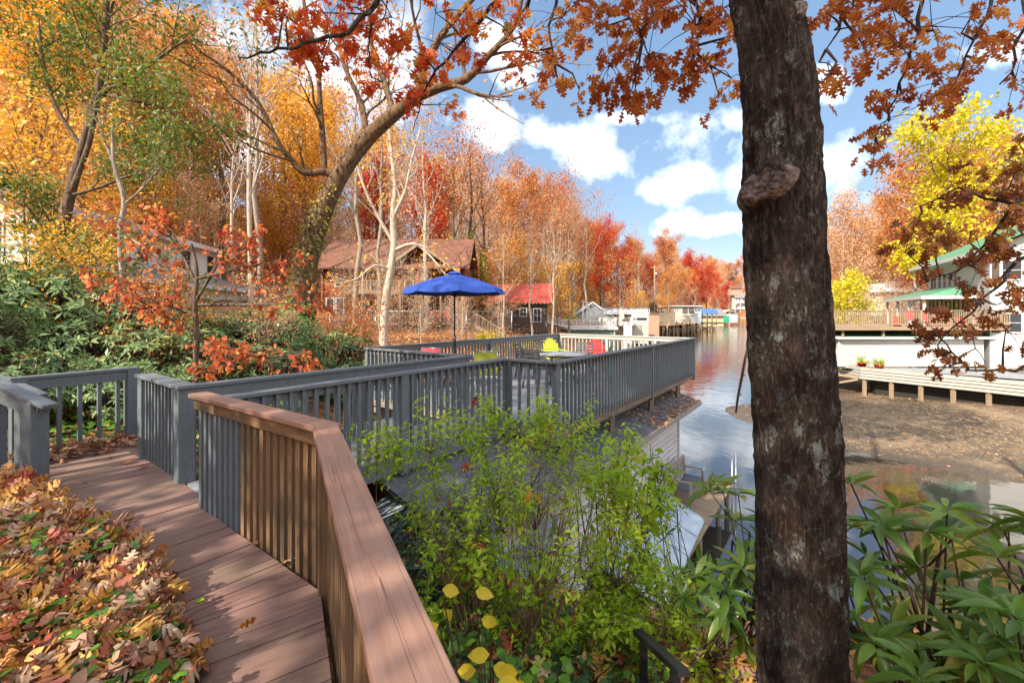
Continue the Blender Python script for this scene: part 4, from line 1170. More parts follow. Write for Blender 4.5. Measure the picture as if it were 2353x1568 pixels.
for xx in (.95, 2.1): window(w2, (xx, 0, 3.7), .4, .7, rows=2, cols=2)
part('pilings', M['rawwood'], w2, lambda m: ([m.tube([(x, y, -4), (x, y, 0)], .14, 6) for x in (.2, 2.2, 4.4, 6.3, 8.1) for y in (.2, 4)], [m.tube([(x, -.7, -4), (x, -.7, 1.2)], .11, 6) for x in (1.6, 3.6, 5.2)]))
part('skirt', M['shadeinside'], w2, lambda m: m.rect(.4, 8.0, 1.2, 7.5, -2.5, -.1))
# --- blue-roofed shelter, yellow boathouse, green boathouse, far pier
b3 = house_empty('boat_shelter', V(54.2, 124, -2.0), 'open boat shelter with a small blue gabled roof beside the white two storey boathouse', 'boat shelter')
part('roof', M['blueroof'], b3, lambda m: gable_roof(m, -.6, 4.6, 0, 3.4, 2.0, 3.4, 'x', .12))
part('post', M['dockwood'], b3, lambda m: [m.beam((x, y, -4), (x, y, 2.0), .2, .2, up=(0, 1, 0)) for x in (-.2, 1.4, 2.8, 4.2) for y in (.3, 3)])
part('platform', M['darkwood'], b3, lambda m: (m.rect(-.6, 6.2, 0, 3.4, -.9, -.5), m.beam((0, .2, -.9), (4, .2, -2.8), .14, .14), m.beam((4, .2, -.9), (0, .2, -2.8), .14, .14)))
b4 = house_empty('yellow_boathouse', V(60.5, 139, -5.0), 'pale yellow boathouse with a broad grey roof beyond the blue roofed shelter', 'boathouse')
part('wall', M['yellowwall'], b4, lambda m: m.rect(0, 7.0, 0, 7, .9, 4.4))
part('roof', M['shinggrey'], b4, lambda m: gable_roof(m, -3.5, 8.0, -.7, 7.7, 4.3, 6.6, 'x'))
part('piling', M['dockwood'], b4, lambda m: [m.tube([(x, .1, -1), (x, .1, 1)], .14, 6) for x in (.2, 2.4, 4.8, 6.8)])
b5 = house_empty('green_boathouse', V(94.5, 196, -4.4), 'distant boathouse with green doors and a white gable', 'boathouse')
part('wall', M['white'], b5, lambda m: m.rect(0, 7, 0, 8, .4, 4.2))
part('door', m_flat('green_doors', (.03, .32, .17)), b5, lambda m: m.rect(.2, 3.4, -.1, 0, .5, 3.4))
part('roof', M['cream'], b5, lambda m: gable_roof(m, -.5, 7.5, -.5, 8.5, 4.1, 6.1, 'y'))
b6 = house_empty('pier', V(103.5, 197, -4.2), 'little open pier on posts beside the distant green doored boathouse', 'pier')
part('platform', M['cream'], b6, lambda m: m.rect(0, 6, 0, 3, 2.0, 2.3))
part('post', M['dockwood'], b6, lambda m: [m.beam((x, .2, -1.5), (x, .2, 2), .25, .25, up=(0, 1, 0)) for x in (.2, 1.8, 3.8, 5.8)])
b7 = house_empty('white_house', V(154, 300, 3.0), 'far white house with a wide balcony among the trees left of the big trunk', 'house')
part('wall', M['white'], b7, lambda m: m.rect(2, 16, 1, 9, 0, 8))
part('roof', M['shinggrey'], b7, lambda m: gable_roof(m, 0, 18, 0, 10, 8, 11.5, 'x'))
part('balcony', M['white'], b7, lambda m: (m.rect(-1, 14, -1.5, 1, 4.2, 4.7), [m.beam((-1 + i * .75, -1.5, 4.6), (-1 + i * .75, -1.5, 5.8), .16, .16, up=(0, 1, 0)) for i in range(21)], m.rect(-1, 14, -1.6, -1.4, 5.8, 6.0), [m.beam((-1 + i * 3.6, -1.3, -2), (-1 + i * 3.6, -1.3, 4.3), .3, .3, up=(0, 1, 0)) for i in range(5)]))
for i in range(5): window(b7, (3.2 + i * 2.6, 1, 6.3), 1.2, 1.8, th=.1)
b8 = house_empty('brown_house', V(128, 255, 12.5), 'dark roofed brown house half hidden on the far hillside left of the big trunk', 'house')
b8.scale = (.55, .55, .55)
part('wall', M['brick'], b8, lambda m: m.rect(0, 12, 0, 8, -3, 4))
part('roof', M['shingbrown'], b8, lambda m: gable_roof(m, -1, 13, -1, 9, 4, 7.5, 'x'))
for i in range(3): window(b8, (2 + i * 3.6, 0, 2.0), 1.2, 1.6, th=.1)
up_ = house_empty('utility_pole', V(31.1, 95, gz(31.1, 95)), 'tall pale utility pole with a small transformer among the orange trees', 'utility pole')
hp = 10.5 - up_.location.z
part('pole', M['dockwood'], up_, lambda m: m.tube([(0, 0, -1), (0, 0, hp)], [.16, .12], 8))
part('transformer', M['metal'], up_, lambda m: m.lathe((.35, 0, hp - 2.4), [(0, 0), (.22, 0), (.22, .9), (0, .95)], 12))
part('crossarm', M['dockwood'], up_, lambda m: m.beam((-1, 0, hp - .5), (1, 0, hp - .5), .12, .14))

# ------------------------------------------------------------------ right bank
# boathouse with green roof and deck above
rb = house_empty('boathouse', V(21.6, 28.8, -3.5), 'long white sided boathouse with green roof strip under the right-hand wooden deck', 'boathouse')
def rbw(m):
    n = 16; ph = 2.0 / n
    for i in range(n):
        m.beam((0, .0, (i + .5) * ph), (9.6, .0, (i + .5) * ph), .03, ph - .001, up=(0, -.12, 1))
    m.rect(0, 9.6, .02, 6, 0, 2.0)
part('wall', M['sidewhite'], rb, rbw)
part('roof', M['greenroof'], rb, lambda m: (m.face([(-.1, -.35, 1.98), (10.2, -.35, 1.98), (10.2, 2.2, 2.40), (-.1, 2.2, 2.40)]), m.face([(-.1, -.35, 1.98), (-.1, 2.2, 2.40), (-2.4, 3.0, 2.9), (-2.0, 1.6, 2.6)]), m.face([(-.1, 2.2, 2.40), (10.2, 2.2, 2.40), (10.2, 6, 2.5), (-.1, 6, 2.5)])))
part('fascia', M['white'], rb, lambda m: (m.rect(-.1, 10.2, -.40, -.36, 1.83, 1.98), m.beam((-.12, -.36, 1.90), (-2.1, 1.5, 2.48), .04, .18)))
part('corner_board', M['white'], rb, lambda m: m.rect(-.05, .05, -.06, -.02, 0, 1.9))
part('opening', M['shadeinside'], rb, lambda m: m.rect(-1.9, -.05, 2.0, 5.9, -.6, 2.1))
dk2 = house_empty('deck', V(20.6, 28.2, -.86), 'tan wooden deck with a baluster railing above the white boathouse on the right', 'deck')
part('floor', M['dockwood'], dk2, lambda m: (m.slab([(.2, 0), (11.6, 0), (11.6, 6), (-1.5, 6), (-1.5, 1.5)], -.12, 0), m.rect(.2, 11.6, -.05, 0, -.22, .01)))
pick(dk2, (.15, 0, 0), (11.6, 0, 0), 1.06, 1.0, M['dockwood'], spacing=.145, bw=.045, posts=7, capw=.12)
pick(dk2, (.15, 0, 0), (-1.5, 1.5, 0), 1.06, 1.0, M['dockwood'], spacing=.10, bw=.08, posts=2, capw=.12)
for x in (1.0, 3.65, 6.1): part('post', M['dockwood'], dk2, lambda m: m.beam((x, .25, -.70), (x, .25, -.22), .12, .12, up=(0, 1, 0)))
for i, (x, y, s, nm) in enumerate(((5.3, 1.2, .5, 'red square planter behind the railing left of the pair of red chairs'), (9.9, 1.4, .5, 'red square planter behind the railing near the right end of the wooden deck'))):
    k = empty('planter', V(20.6 + x, 28.2 + y, -.86), nm, 'planter')
    part('box', M['terracotta'], k, lambda m: m.beam((0, 0, 0), (0, 0, .62), .42, .42, up=(0, 1, 0), taper=1.2))
    part('soil', M['shadeinside'], k, lambda m: m.box((0, 0, .63), .4, .4, .03))
for i, x in enumerate((6.8, 7.7, 8.6)):
    k = empty('deck_chair', V(20.6 + x, 29.7, -.86), ('leftmost', 'middle', 'rightmost')[i] + ' of the red chairs behind the railing of the right-hand wooden deck', 'chair', 'red chairs on the right-hand deck')
    part('seat', M['redsling'], k, lambda m: m.box((0, 0, .42), .55, .5, .06))
    part('backrest', M['redsling'], k, lambda m: m.beam((0, .25, .42), (0, .35, 1.05), .55, .04, up=(0, 1, 0)))
    for sx in (-1, 1):
        for sy in (-1, 1): part('leg', M['redsling'], k, lambda m: m.beam((sx * .24, sy * .2, 0), (sx * .24, sy * .2, .42), .04, .04, up=(0, 1, 0)))
# lower dock with slatted edge
d3 = house_empty('dock', V(22.2, 27.7, -3.58), 'weathered dock on short posts with pale horizontal boards along its edge, right bank', 'dock')
dl = V(0, 0, 0)
dA, dB, dC, dD = V(-.1, 2.3, 0), V(0, 0, 0), V(3.4, -5.9, 0), V(8.2, -13.5, 0)
def d3f(m):
    m.slab([(dA.x, dA.y), (dB.x, dB.y), (dC.x, dC.y), (dD.x, dD.y), (dD.x + 5, dD.y + 1), (12, 1.0), (9.2, .9), (-.6, .95)], -.06, 0)
part('planks', M['greyplank'], d3, d3f)
def d3s(m):
    for a, b in ((dB, dC), (dC, dD), (dA, dB)):
        for z in (.06, -.12, -.30, -.48):
            d = (b - a).normalized(); n = V(d.y, -d.x, 0) * -1
            m.beam(a - V(0, 0, -z) - n * .05, b - V(0, 0, -z) - n * .05, .04, .14)
        m.beam(a + V(0, 0, .16), b + V(0, 0, .16), .16, .04)
part('skirt_boards', M['greyw'], d3, d3s)
for a, b, n in ((dB, dC, 5), (dC, dD, 6)):
    for i in range(n):
        p = a.lerp(b, (i + .15) / n); part('post', M['dockwood'], d3, lambda m: m.beam(p + V(.06, .1, -1.9), p + V(.06, .1, .05 if i % 2 else .2), .16, .16, up=(0, 1, 0)))
for i in range(7): part('post', M['dockwood'], d3, lambda m: m.beam(V(1.5 + i * 1.1, .2, -1.9), V(1.5 + i * 1.1, .2, -.1), .14, .14, up=(0, 1, 0)))
for p in (dA + V(-.7, 0, 0), dB + V(-1.3, 1.2, 0)): part('post', M['dockwood'], d3, lambda m: m.beam(p + V(0, 0, -1.9), p + V(0, 0, -.05), .16, .16, up=(0, 1, 0)))
part('brace', M['dockwood'], d3, lambda m: (m.beam(dA + V(-1.6, -.4, -.3), dB + V(-.2, 0, -.5), .05, .14), m.beam(dA + V(-1.6, -.4, -1.4), dB + V(-.2, 0, -.6), .05, .12)))
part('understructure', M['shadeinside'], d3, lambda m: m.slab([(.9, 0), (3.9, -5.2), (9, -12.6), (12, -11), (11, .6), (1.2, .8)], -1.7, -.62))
def pot(loc, s, label):
    k = empty('flower_pot', loc, label, 'flower pot', 'red pots on the right-hand dock')
    part('pot', M['terracotta'], k, lambda m: m.lathe((0, 0, 0), [(0, 0), (.13 * s, 0), (.20 * s, .30 * s), (.22 * s, .30 * s), (.22 * s, .34 * s), (.17 * s, .34 * s), (.15 * s, .26 * s), (0, .26 * s)], 18))
    return k
POTS = [pot(V(22.55, 28.05, -3.56), 1.2, 'red pot with a leafy plant at the dock corner, the left of the pair'), pot(V(22.85, 27.1, -3.56), 1.25, 'red pot with a leafy plant at the dock corner, right of the pair')]
k = empty('cleat_post', V(26.9, 26.2, -3.57), 'small metal hook standing on a plate on the right-hand dock', 'hook')
part('plate', M['redwood'], k, lambda m: m.box((0, 0, .02), .5, .4, .03))
part('hook', M['dockwood'], k, lambda m: m.tube([(0, 0, .03), (0, 0, .55), (.08, 0, .6)], .035, 6))
rw = house_empty('retaining_wall', V(30.2, 25.6, -3.5), 'low curved wooden terrace edging on the leafy bank by the right-hand house', 'retaining wall')
part('timbers', M['dockwood'], rw, lambda m: [m.beam(V(0, .8 - k * .5, .12 + k * .22), V(7, -.6 - k * .1, .12 + k * .22), .2, .2) for k in range(2)])
k = empty('garden_chair', V(33.2, 25.4, -2.9), 'red garden chair on the terrace below the right-hand white house', 'chair')
part('seat', M['redsling'], k, lambda m: m.box((0, 0, .42), .7, .6, .08)); part('backrest', M['redsling'], k, lambda m: m.beam((0, .3, .42), (0, .42, 1.05), .7, .06, up=(0, 1, 0)))
for sx in (-1, 1): part('leg', M['redsling'], k, lambda m: m.beam((sx * .3, -.2, -.2), (sx * .3, -.2, .42), .06, .06, up=(0, 1, 0)))
k = empty('garden_table', V(36.2, 25.6, -2.9), 'table with a red cloth on the terrace at the right edge of the photo', 'table')
part('cloth', M['red'], k, lambda m: m.box((0, 0, .74), 2.2, 1.0, .05)); part('legs', M['black'], k, lambda m: [m.beam((sx, sy * .4, -.2), (sx, sy * .4, .72), .05, .05, up=(0, 1, 0)) for sx in (-.9, .9) for sy in (-1, 1)])
k = empty('pool_chair', V(20.35, 28.6, -4.05), 'blue chair half hidden by the big trunk beside the open end of the white boathouse', 'chair')
part('seat', M['blueroof'], k, lambda m: m.box((0, 0, .42), .6, .6, .1)); part('backrest', M['blueroof'], k, lambda m: [m.box((0, .3, .55 + i * .17), .6, .06, .12) for i in range(4)])
part('legs', M['white'], k, lambda m: [m.beam((sx * .27, sy * .25, -.3), (sx * .27, sy * .25, .42), .05, .05, up=(0, 1, 0)) for sx in (-1, 1) for sy in (-1, 1)])

# the white house with green roofs
hr = house_empty('green_roof_house', V(31.4, 28.6, -.9), 'big white two storey house with green metal roofs on the right bank', 'house', R(-28))
part('wall', M['sidewhite'], hr, lambda m: m.rect(0, 9, 0, 10.8, -2.7, 5.05))
part('gable', M['sidewhite'], hr, lambda m: m.face([(0, 0, 5.05), (9, 0, 5.05), (4.5, 0, 7.5)]))
part('roof', M['greenroof'], hr, lambda m: gable_roof(m, -1.0, 10, -.8, 11.8, 4.95, 7.7, 'y', .1))
part('eave_board', M['white'], hr, lambda m: m.rect(-1.06, -1.0, -.8, 11.8, 4.70, 4.97))
part('soffit', M['white'], hr, lambda m: m.rect(-1.0, 0, -.8, 11.8, 4.78, 4.83))
for i in range(5): window(hr, (0, 5.2 + i * 1.0, 3.55), .78, 1.15, (-1, 0), rows=2)
part('shutter', M['darkwood'], hr, lambda m: m.rect(-.06, -.01, 9.65, 9.95, 2.95, 4.15))
part('porch_roof', M['greenroof'], hr, lambda m: (m.face([(-2.8, 12, 2.15), (-2.8, 2.0, 2.15), (0, 2.8, 3.0), (0, 12, 3.0)]), m.face([(-2.8, 2.0, 2.15), (0, 2.0, 2.15), (0, 2.8, 3.0)]), m.face([(-2.8, 2, 2.05), (-2.8, 12, 2.05), (0, 12, 2.05), (0, 2, 2.05)])))
part('porch_fascia', M['white'], hr, lambda m: (m.rect(-2.86, -2.8, 2.0, 12, 1.95, 2.18), m.rect(-2.8, 0, 1.94, 2.0, 1.95, 2.18)))
for y in (2.4, 5.6, 8.6, 11.6): part('porch_post', M['white'], hr, lambda m: m.beam((-2.6, y, 0), (-2.6, y, 1.96), .14, .14, up=(0, 1, 0)))
part('porch_wall', M['cream'], hr, lambda m: m.rect(-.12, -.01, 2.2, 10.7, -.2, 1.98))
for y in (3.2, 6.2, 9.6): window(hr, (-.12, y, 1.1), .9, 1.5, (-1, 0), rows=1, fm='darkwood')
for y in (4.7, 7.9): window(hr, (-.12, y, .95), .95, 2.0, (-1, 0), rows=1, fm='darkwood', name='door')
for z in (3.7, .3):
    window(hr, (1.0, 0, z), 1.0, 1.25, (0, -1), rows=2)
    window(hr, (4.4, 0, z), 1.0, 1.25, (0, -1), rows=2)
    for x in (.25, 1.75, 3.65, 5.15): part('shutter', M['darkwood'], hr, lambda m: m.rect(x - .17, x + .17, -.07, -.01, z - .64, z + .64))
# white green-trimmed shed and fence beyond
ws = house_empty('garage', V(49.5, 60, 1.6), 'low white building with a green edged roof left of the big white house', 'garage', R(-8))
part('wall', M['cream'], ws, lambda m: m.rect(0, 6, 0, 5, -2, 1.4))
part('roof', M['white'], ws, lambda m: m.face([(-.5, -.6, 1.3), (6.5, -.6, 1.3), (6.0, 3.5, 3.2), (.8, 3.5, 2.4)]))
part('trim', M['greenroof'], ws, lambda m: m.beam((.8, 3.5, 2.45), (6.0, 3.5, 3.3), .1, .15))
fn_ = house_empty('fence', V(33.5, 47, -1.2), 'low brown board fence behind the yellow tree and the right-hand deck', 'fence')
part('boards', M['rawwood'], fn_, lambda m: [m.beam((0, 0, .5 + k * .35), (14, 1.5, .5 + k * .35), .04, .28) for k in range(2)])
for i in range(6): part('post', M['rawwood'], fn_, lambda m: m.beam((i * 2.8, .05 + i * .3, -1), (i * 2.8, .05 + i * .3, 1.1), .12, .12, up=(0, 1, 0)))
# ------------------------------------------------------------------ plants
def tmpl_polar(fn, n=18, bend=.25, fold=.0):
    "star shaped leaf: stem at (0,0), tip along +x"
    v = [(.45, 0, .0)]; f = []
    for i in range(n):
        a = 2 * PI * i / n; r = fn(a)
        x = .45 + r * math.cos(a); y = r * math.sin(a)
        v.append((x, y, -bend * (x - .45) ** 2 + fold * abs(y)))
    for i in range(n): f.append((0, 1 + i, 1 + (i + 1) % n))
    return np.array(v), f
def tmpl_oak():
    # pinnate lobes with bristly points and deep sinuses, as (x, half width)
    out = [(0, 0), (.06, .015), (.20, .06), (.23, .19), (.33, .23), (.34, .11), (.41, .10), (.45, .29), (.58, .36), (.55, .22), (.58, .11), (.65, .11), (.73, .27), (.84, .26), (.78, .13), (.84, .09), (.92, .12), (1.0, .0)]
    v = []; f = []
    n = len(out)
    for x, y in out: v.append((x, 0, -.22 * (x - .4) ** 2))
    for x, y in out: v.append((x, y, -.22 * (x - .4) ** 2 + .10 * y - .25 * y * y))
    for x, y in out: v.append((x, -y, -.22 * (x - .4) ** 2 + .10 * y - .25 * y * y))
    for i in range(n - 1):
        for off in (n, 2 * n):
            if off == n: f.append((i, i + 1, off + i + 1, off + i))
            else: f.append((i + 1, i, off + i, off + i + 1))
    return np.array(v), f
def tmpl_ell(wd=.35, n=4, bend=.2, fold=.25, tip=1.0):
    "pointed oval blade folded along the midrib"
    v = []; f = []
    xs = np.linspace(0, 1, n + 1)
    for x in xs: v.append((x, 0, -bend * x * x))
    for s in (1, -1):
        for x in xs:
            y = wd / 2 * (math.sin(PI * min(1, x ** .85))) ** .8 if 0 < x < 1 else 0
            v.append((x, s * y, -bend * x * x + fold * y))
    m = n + 1
    for i in range(n):
        f.append((i, i + 1, m + i + 1, m + i)); f.append((i + 1, i, 2 * m + i, 2 * m + i + 1))
    return np.array(v), f
def tmpl_rhombus(wd=.6):
    return np.array([(0, 0, 0), (.45, wd / 2, .07), (1, 0, -.06), (.45, -wd / 2, .07)]), [(0, 1, 2, 3)]
def tmpl_maple():
    tips = [(0, .58), (38, .30), (55, .52), (85, .26), (115, .42), (150, .22), (180, .40), (210, .22), (245, .42), (275, .26), (305, .52), (322, .30)]
    return tmpl_tips(tips, .3)
def tmpl_ivy():
    return tmpl_tips([(0, .55), (35, .36), (60, .48), (95, .36), (125, .42), (160, .30), (180, .18), (200, .30), (235, .42), (265, .36), (300, .48), (325, .36)], .15)
def tmpl_tips(tips, bend):
    v = [(.42, 0, .03)]; f = []
    for a, r in tips:
        a = R(a); x = .42 + r * math.cos(a); y = r * math.sin(a); v.append((x, y, -bend * (r ** 2) * (1.0 if r > .4 else .2)))
    n = len(tips)
    for i in range(n): f.append((0, 1 + i, 1 + (i + 1) % n))
    return np.array(v), f
T_OAK = tmpl_oak(); T_RHO = tmpl_ell(.27, 5, .22, .5); T_SM = tmpl_ell(.42, 2, .15, .3); T_RH = tmpl_rhombus(); T_MAP = tmpl_maple(); T_IVY = tmpl_ivy(); T_OV = tmpl_ell(.62, 4, .3, .25); T_RHF = tmpl_ell(.30, 2, .25, .3)

CURL = [.4, 1.8]
def leaf_mesh(name, T, Pn, A, N, S, mat, parent=None, rnd=None, seed=0):
    "many leaves as one mesh: base points, axis, normal, size"
    tv, tf = T
    Pn = np.asarray(Pn, float); A = np.asarray(A, float); N = np.asarray(N, float); S = np.asarray(S, float).reshape(-1)
    k = len(Pn)
    A = A / (np.linalg.norm(A, axis=1, keepdims=True) + 1e-9)
    N = N - A * (N * A).sum(1, keepdims=True); N = N / (np.linalg.norm(N, axis=1, keepdims=True) + 1e-9)
    B = np.cross(N, A)
    rs = np.random.RandomState(seed)
    if rnd is None: rnd = rs.rand(k)
    cz = rs.uniform(CURL[0], CURL[1], k)[:, None, None]
    v = (Pn[:, None, :] + S[:, None, None] * (tv[None, :, 0:1] * A[:, None, :] + tv[None, :, 1:2] * B[:, None, :] + cz * tv[None, :, 2:3] * N[:, None, :]))
    nv = len(tv)
    v = v.reshape(-1, 3)
    loops = []; starts = []; tot = []; 
    fl = [len(f) for f in tf]; flat = np.array([i for f in tf for i in f])
    LI = (flat[None, :] + (np.arange(k) * nv)[:, None]).ravel()
    tt_ = np.tile(np.array(fl), k); st = np.concatenate([[0], np.cumsum(tt_)[:-1]])
    me = bpy.data.meshes.new(name)
    me.vertices.add(len(v)); me.vertices.foreach_set('co', v.astype(np.float32).ravel())
    me.loops.add(len(LI)); me.loops.foreach_set('vertex_index', LI.astype(np.int32))
    me.polygons.add(len(tt_)); me.polygons.foreach_set('loop_start', st.astype(np.int32)); me.polygons.foreach_set('loop_total', tt_.astype(np.int32))
    me.update(calc_edges=True)
    at_ = me.attributes.new('rnd', 'FLOAT', 'POINT'); at_.data.foreach_set('value', np.repeat(rnd, nv).astype(np.float32))
    me.materials.append(mat)
    return link(bpy.data.objects.new(name, me), parent)

ORANGE = [(0, (.38, .12, .035)), (.3, (.58, .22, .05)), (.6, (.68, .36, .11)), (.85, (.56, .19, .045)), (1, (.56, .40, .22))]
RUST = [(0, (.34, .09, .03)), (.4, (.54, .17, .045)), (.75, (.64, .29, .10)), (1, (.46, .26, .13))]
REDL = [(0, (.38, .02, .012)), (.5, (.58, .05, .018)), (.8, (.66, .14, .03)), (1, (.40, .03, .02))]
GOLD = [(0, (.66, .28, .03)), (.4, (.78, .42, .04)), (.8, (.82, .52, .09)), (1, (.56, .36, .12))]
TAN = [(0, (.52, .30, .16)), (.5, (.72, .46, .27)), (1, (.64, .30, .14))]
YEL = [(0, (.55, .48, .02)), (.5, (.78, .66, .03)), (1, (.45, .45, .04))]
GREEN = [(0, (.05, .10, .025)), (.5, (.10, .17, .035)), (.8, (.20, .24, .045)), (1, (.42, .28, .04))]
OLIVE = [(0, (.05, .07, .02)), (.6, (.10, .12, .03)), (1, (.20, .17, .04))]
M['l_orange'] = m_leaf('orange_leaves', ORANGE); M['l_rust'] = m_leaf('rust_leaves', RUST); M['l_red'] = m_leaf('red_leaves', REDL)
M['l_gold'] = m_leaf('golden_leaves', GOLD); M['l_tan'] = m_leaf('tan_leaves', TAN); M['l_yel'] = m_leaf('yellow_leaves', YEL, .4)
M['l_green'] = m_leaf('green_leaves', GREEN); M['l_olive'] = m_leaf('pine_needles', OLIVE)
M['l_oak'] = m_leaf('oak_leaves', [(0, (.22, .045, .018)), (.35, (.42, .095, .02)), (.6, (.54, .17, .03)), (.8, (.68, .33, .06)), (1, (.28, .08, .03))], .40, .45, .3, .05, 1.5)
M['l_oakr'] = m_leaf('scarlet_oak_leaves', [(0, (.40, .03, .01)), (.4, (.62, .09, .015)), (.7, (.68, .20, .03)), (.9, (.74, .42, .06)), (1, (.30, .25, .04))], .42, .4, .4, .05, 1.5)
M['l_oakb'] = m_leaf('brown_oak_leaves', [(0, (.17, .05, .02)), (.5, (.32, .10, .025)), (.8, (.45, .20, .04)), (1, (.22, .16, .04))], .32, .45, .3, .05, 1.3)
M['l_rhod'] = m_leaf('rhododendron_leaves', [(0, (.055, .13, .018)), (.5, (.115, .22, .026)), (.8, (.22, .30, .035)), (.93, (.36, .28, .05)), (1, (.58, .26, .05))], .28, .30, .5, .03, 1.3)
M['l_rhoddk'] = m_leaf('dark_rhododendron_leaves', [(0, (.012, .035, .018)), (.6, (.028, .065, .028)), (.9, (.06, .11, .035)), (1, (.30, .12, .03))], .12, .28, .55, .04, 1.2)
M['l_rhodfar'] = m_leaf('blue_green_shrub_leaves', [(0, (.07, .14, .05)), (.5, (.15, .26, .10)), (.8, (.27, .36, .14)), (1, (.38, .34, .09))], .2, .45, .35, .05, 1.2)
M['l_azal'] = m_leaf('bright_shrub_leaves', [(0, (.22, .36, .015)), (.5, (.37, .54, .025)), (.85, (.52, .60, .04)), (.94, (.62, .50, .03)), (1, (.65, .38, .02))], .42, .45, .35, .03, 1.4)
M['l_dog'] = m_leaf('dogwood_leaves', [(0, (.36, .05, .04)), (.35, (.56, .13, .06)), (.7, (.66, .26, .08)), (.9, (.62, .35, .10)), (1, (.32, .24, .06))], .45, .5, .2, .05, 1.3)
M['l_litter'] = m_leaf('fallen_leaves', [(0, (.16, .06, .04)), (.16, (.36, .14, .07)), (.34, (.50, .26, .13)), (.50, (.62, .40, .26)), (.62, (.52, .19, .06)), (.72, (.66, .30, .07)), (.82, (.76, .48, .12)), (.88, (.42, .06, .03)), (1, (.68, .50, .33))], .15, .5, .35, .0, 1.2)
M['l_ivy'] = m_leaf('ivy_leaves', [(0, (.015, .06, .022)), (.5, (.035, .11, .03)), (.8, (.09, .22, .03)), (1, (.16, .34, .03))], .22, .32, .5, .0, 1.3)
M['l_yelbig'] = m_leaf('big_yellow_leaves', [(0, (.74, .55, .02)), (.7, (.82, .66, .06)), (1, (.62, .50, .03))], .45, .45, .3, .0, 1.3)
t = NT('dark_oak_bark')
co = t.coord('Object', (1, 1, .5)); cof = t.coord('Object', (1, 1, 1))
n1 = t.noise(co, 16, 9, .72, .5)
mus = t.noise(t.coord('Object', (1, 1, .30)), 38, 6, .75, 1.6)
n2 = t.noise(cof, 60, 6, .75)
plate = t.ramp(mus, [(.42, (0, 0, 0)), (.56, (1, 1, 1))])
c = t.ramp(n1, [(.32, (.030, .021, .018)), (.50, (.075, .052, .042)), (.70, (.19, .145, .12))])
c = t.mix(t.math('MULTIPLY', t.ramp(t.noise(cof, 3.2, 4, .6), [(.5, (0, 0, 0)), (.7, (1, 1, 1))]), .5), c, (.13, .058, .030))
c = t.mix(plate, t.mix(.55, c, (.012, .008, .006)), c)
c = t.mix(t.math('MULTIPLY', t.ramp(n2, [(.55, (0, 0, 0)), (.72, (1, 1, 1))]), .35), c, (.22, .17, .14))
fl_ = t.noise(t.coord('Object', (1, 1, .45)), 52, 5, .7)
c = t.mix(t.math('MULTIPLY', t.ramp(fl_, [(.60, (0, 0, 0)), (.66, (1, 1, 1))]), .55), c, (.38, .34, .31))
ln = t.noise(t.coord('Object', (1, 1, .75)), 13, 10, .8); lm_ = t.ramp(t.noise(cof, 2.2, 3, .5), [(.42, (0, 0, 0)), (.6, (1, 1, 1))])
c = t.mix(t.math('MULTIPLY', t.math('MULTIPLY', t.ramp(ln, [(.54, (0, 0, 0)), (.60, (1, 1, 1))]), lm_), .85), c, (.36, .41, .37))
t.bump(t.math('ADD', t.math('ADD', t.math('MULTIPLY', n1, 1.2), t.math('MULTIPLY', plate, .8)), t.math('MULTIPLY', n2, .35)), 1.0, .03)
c = t.mix(t.math('MULTIPLY', t.n('ShaderNodeAttribute', attribute_name='scar').outputs['Fac'], .6), c, t.ramp(n2, [(.35, (.07, .055, .05)), (.7, (.30, .26, .24))]))
M['b_dark'] = t.fin(c, .8, spec=.25)
M['b_grey'] = m_bark('grey_bark', (.16, .13, .10), (.42, .36, .28), (.45, .46, .40), .4)
M['b_pale'] = m_bark('pale_bark', (.30, .25, .19), (.62, .54, .43), None)
M['b_brown'] = m_bark('brown_bark', (.05, .035, .025), (.20, .14, .10), (.30, .30, .2), .4)
M['b_gold'] = m_bark('leaning_tree_bark', (.04, .024, .015), (.24, .15, .08), (.24, .26, .07), .45)
M['twig'] = m_flat('twig_bark', (.07, .04, .03), .8); M['twigl'] = m_flat('brown_twig_bark', (.20, .12, .08), .8)

def grow(rg, p, d, L, r, depth, out, tips, spread=.6, kids=4, up=.12, wob=.16, lenf=.62, rf=.55, nseg=5, start=.35, minr=.006, droop=0):
    pts = [p.copy()]; rad = [r]; dd = d.normalized()
    for i in range(nseg):
        dd = (dd + Vector((rg.gauss(0, wob), rg.gauss(0, wob), rg.gauss(0, wob) * .6 + up - droop))).normalized()
        pts.append(pts[-1] + dd * L / nseg); rad.append(max(minr, r * (1 - (i + 1) / nseg * .72)))
    out.append((pts, rad, depth))
    if depth == 0:
        for i in range(1, nseg + 1): tips.append((pts[i], dd))
        return
    for k in range(kids):
        s = start + (1 - start) * (k + rg.random()) / kids
        x = s * nseg; i = min(nseg - 1, int(x)); q = pts[i].lerp(pts[i + 1], x - i)
        bd = (pts[i + 1] - pts[i]).normalized()
        a = bd.orthogonal().normalized(); a.rotate(Matrix.Rotation(rg.uniform(0, 2 * PI) , 3, bd))
        nd_ = (bd * math.cos(spread) + a * math.sin(spread) * rg.uniform(.8, 1.2)).normalized()
        grow(rg, q, nd_, L * lenf * rg.uniform(.7, 1.15) * (1.15 - .5 * s), max(minr, rad[i] * rf), depth - 1, out, tips, spread, kids, up, wob, lenf, rf, max(3, nseg - 1), .25, minr, droop)
    tips.append((pts[-1], dd))

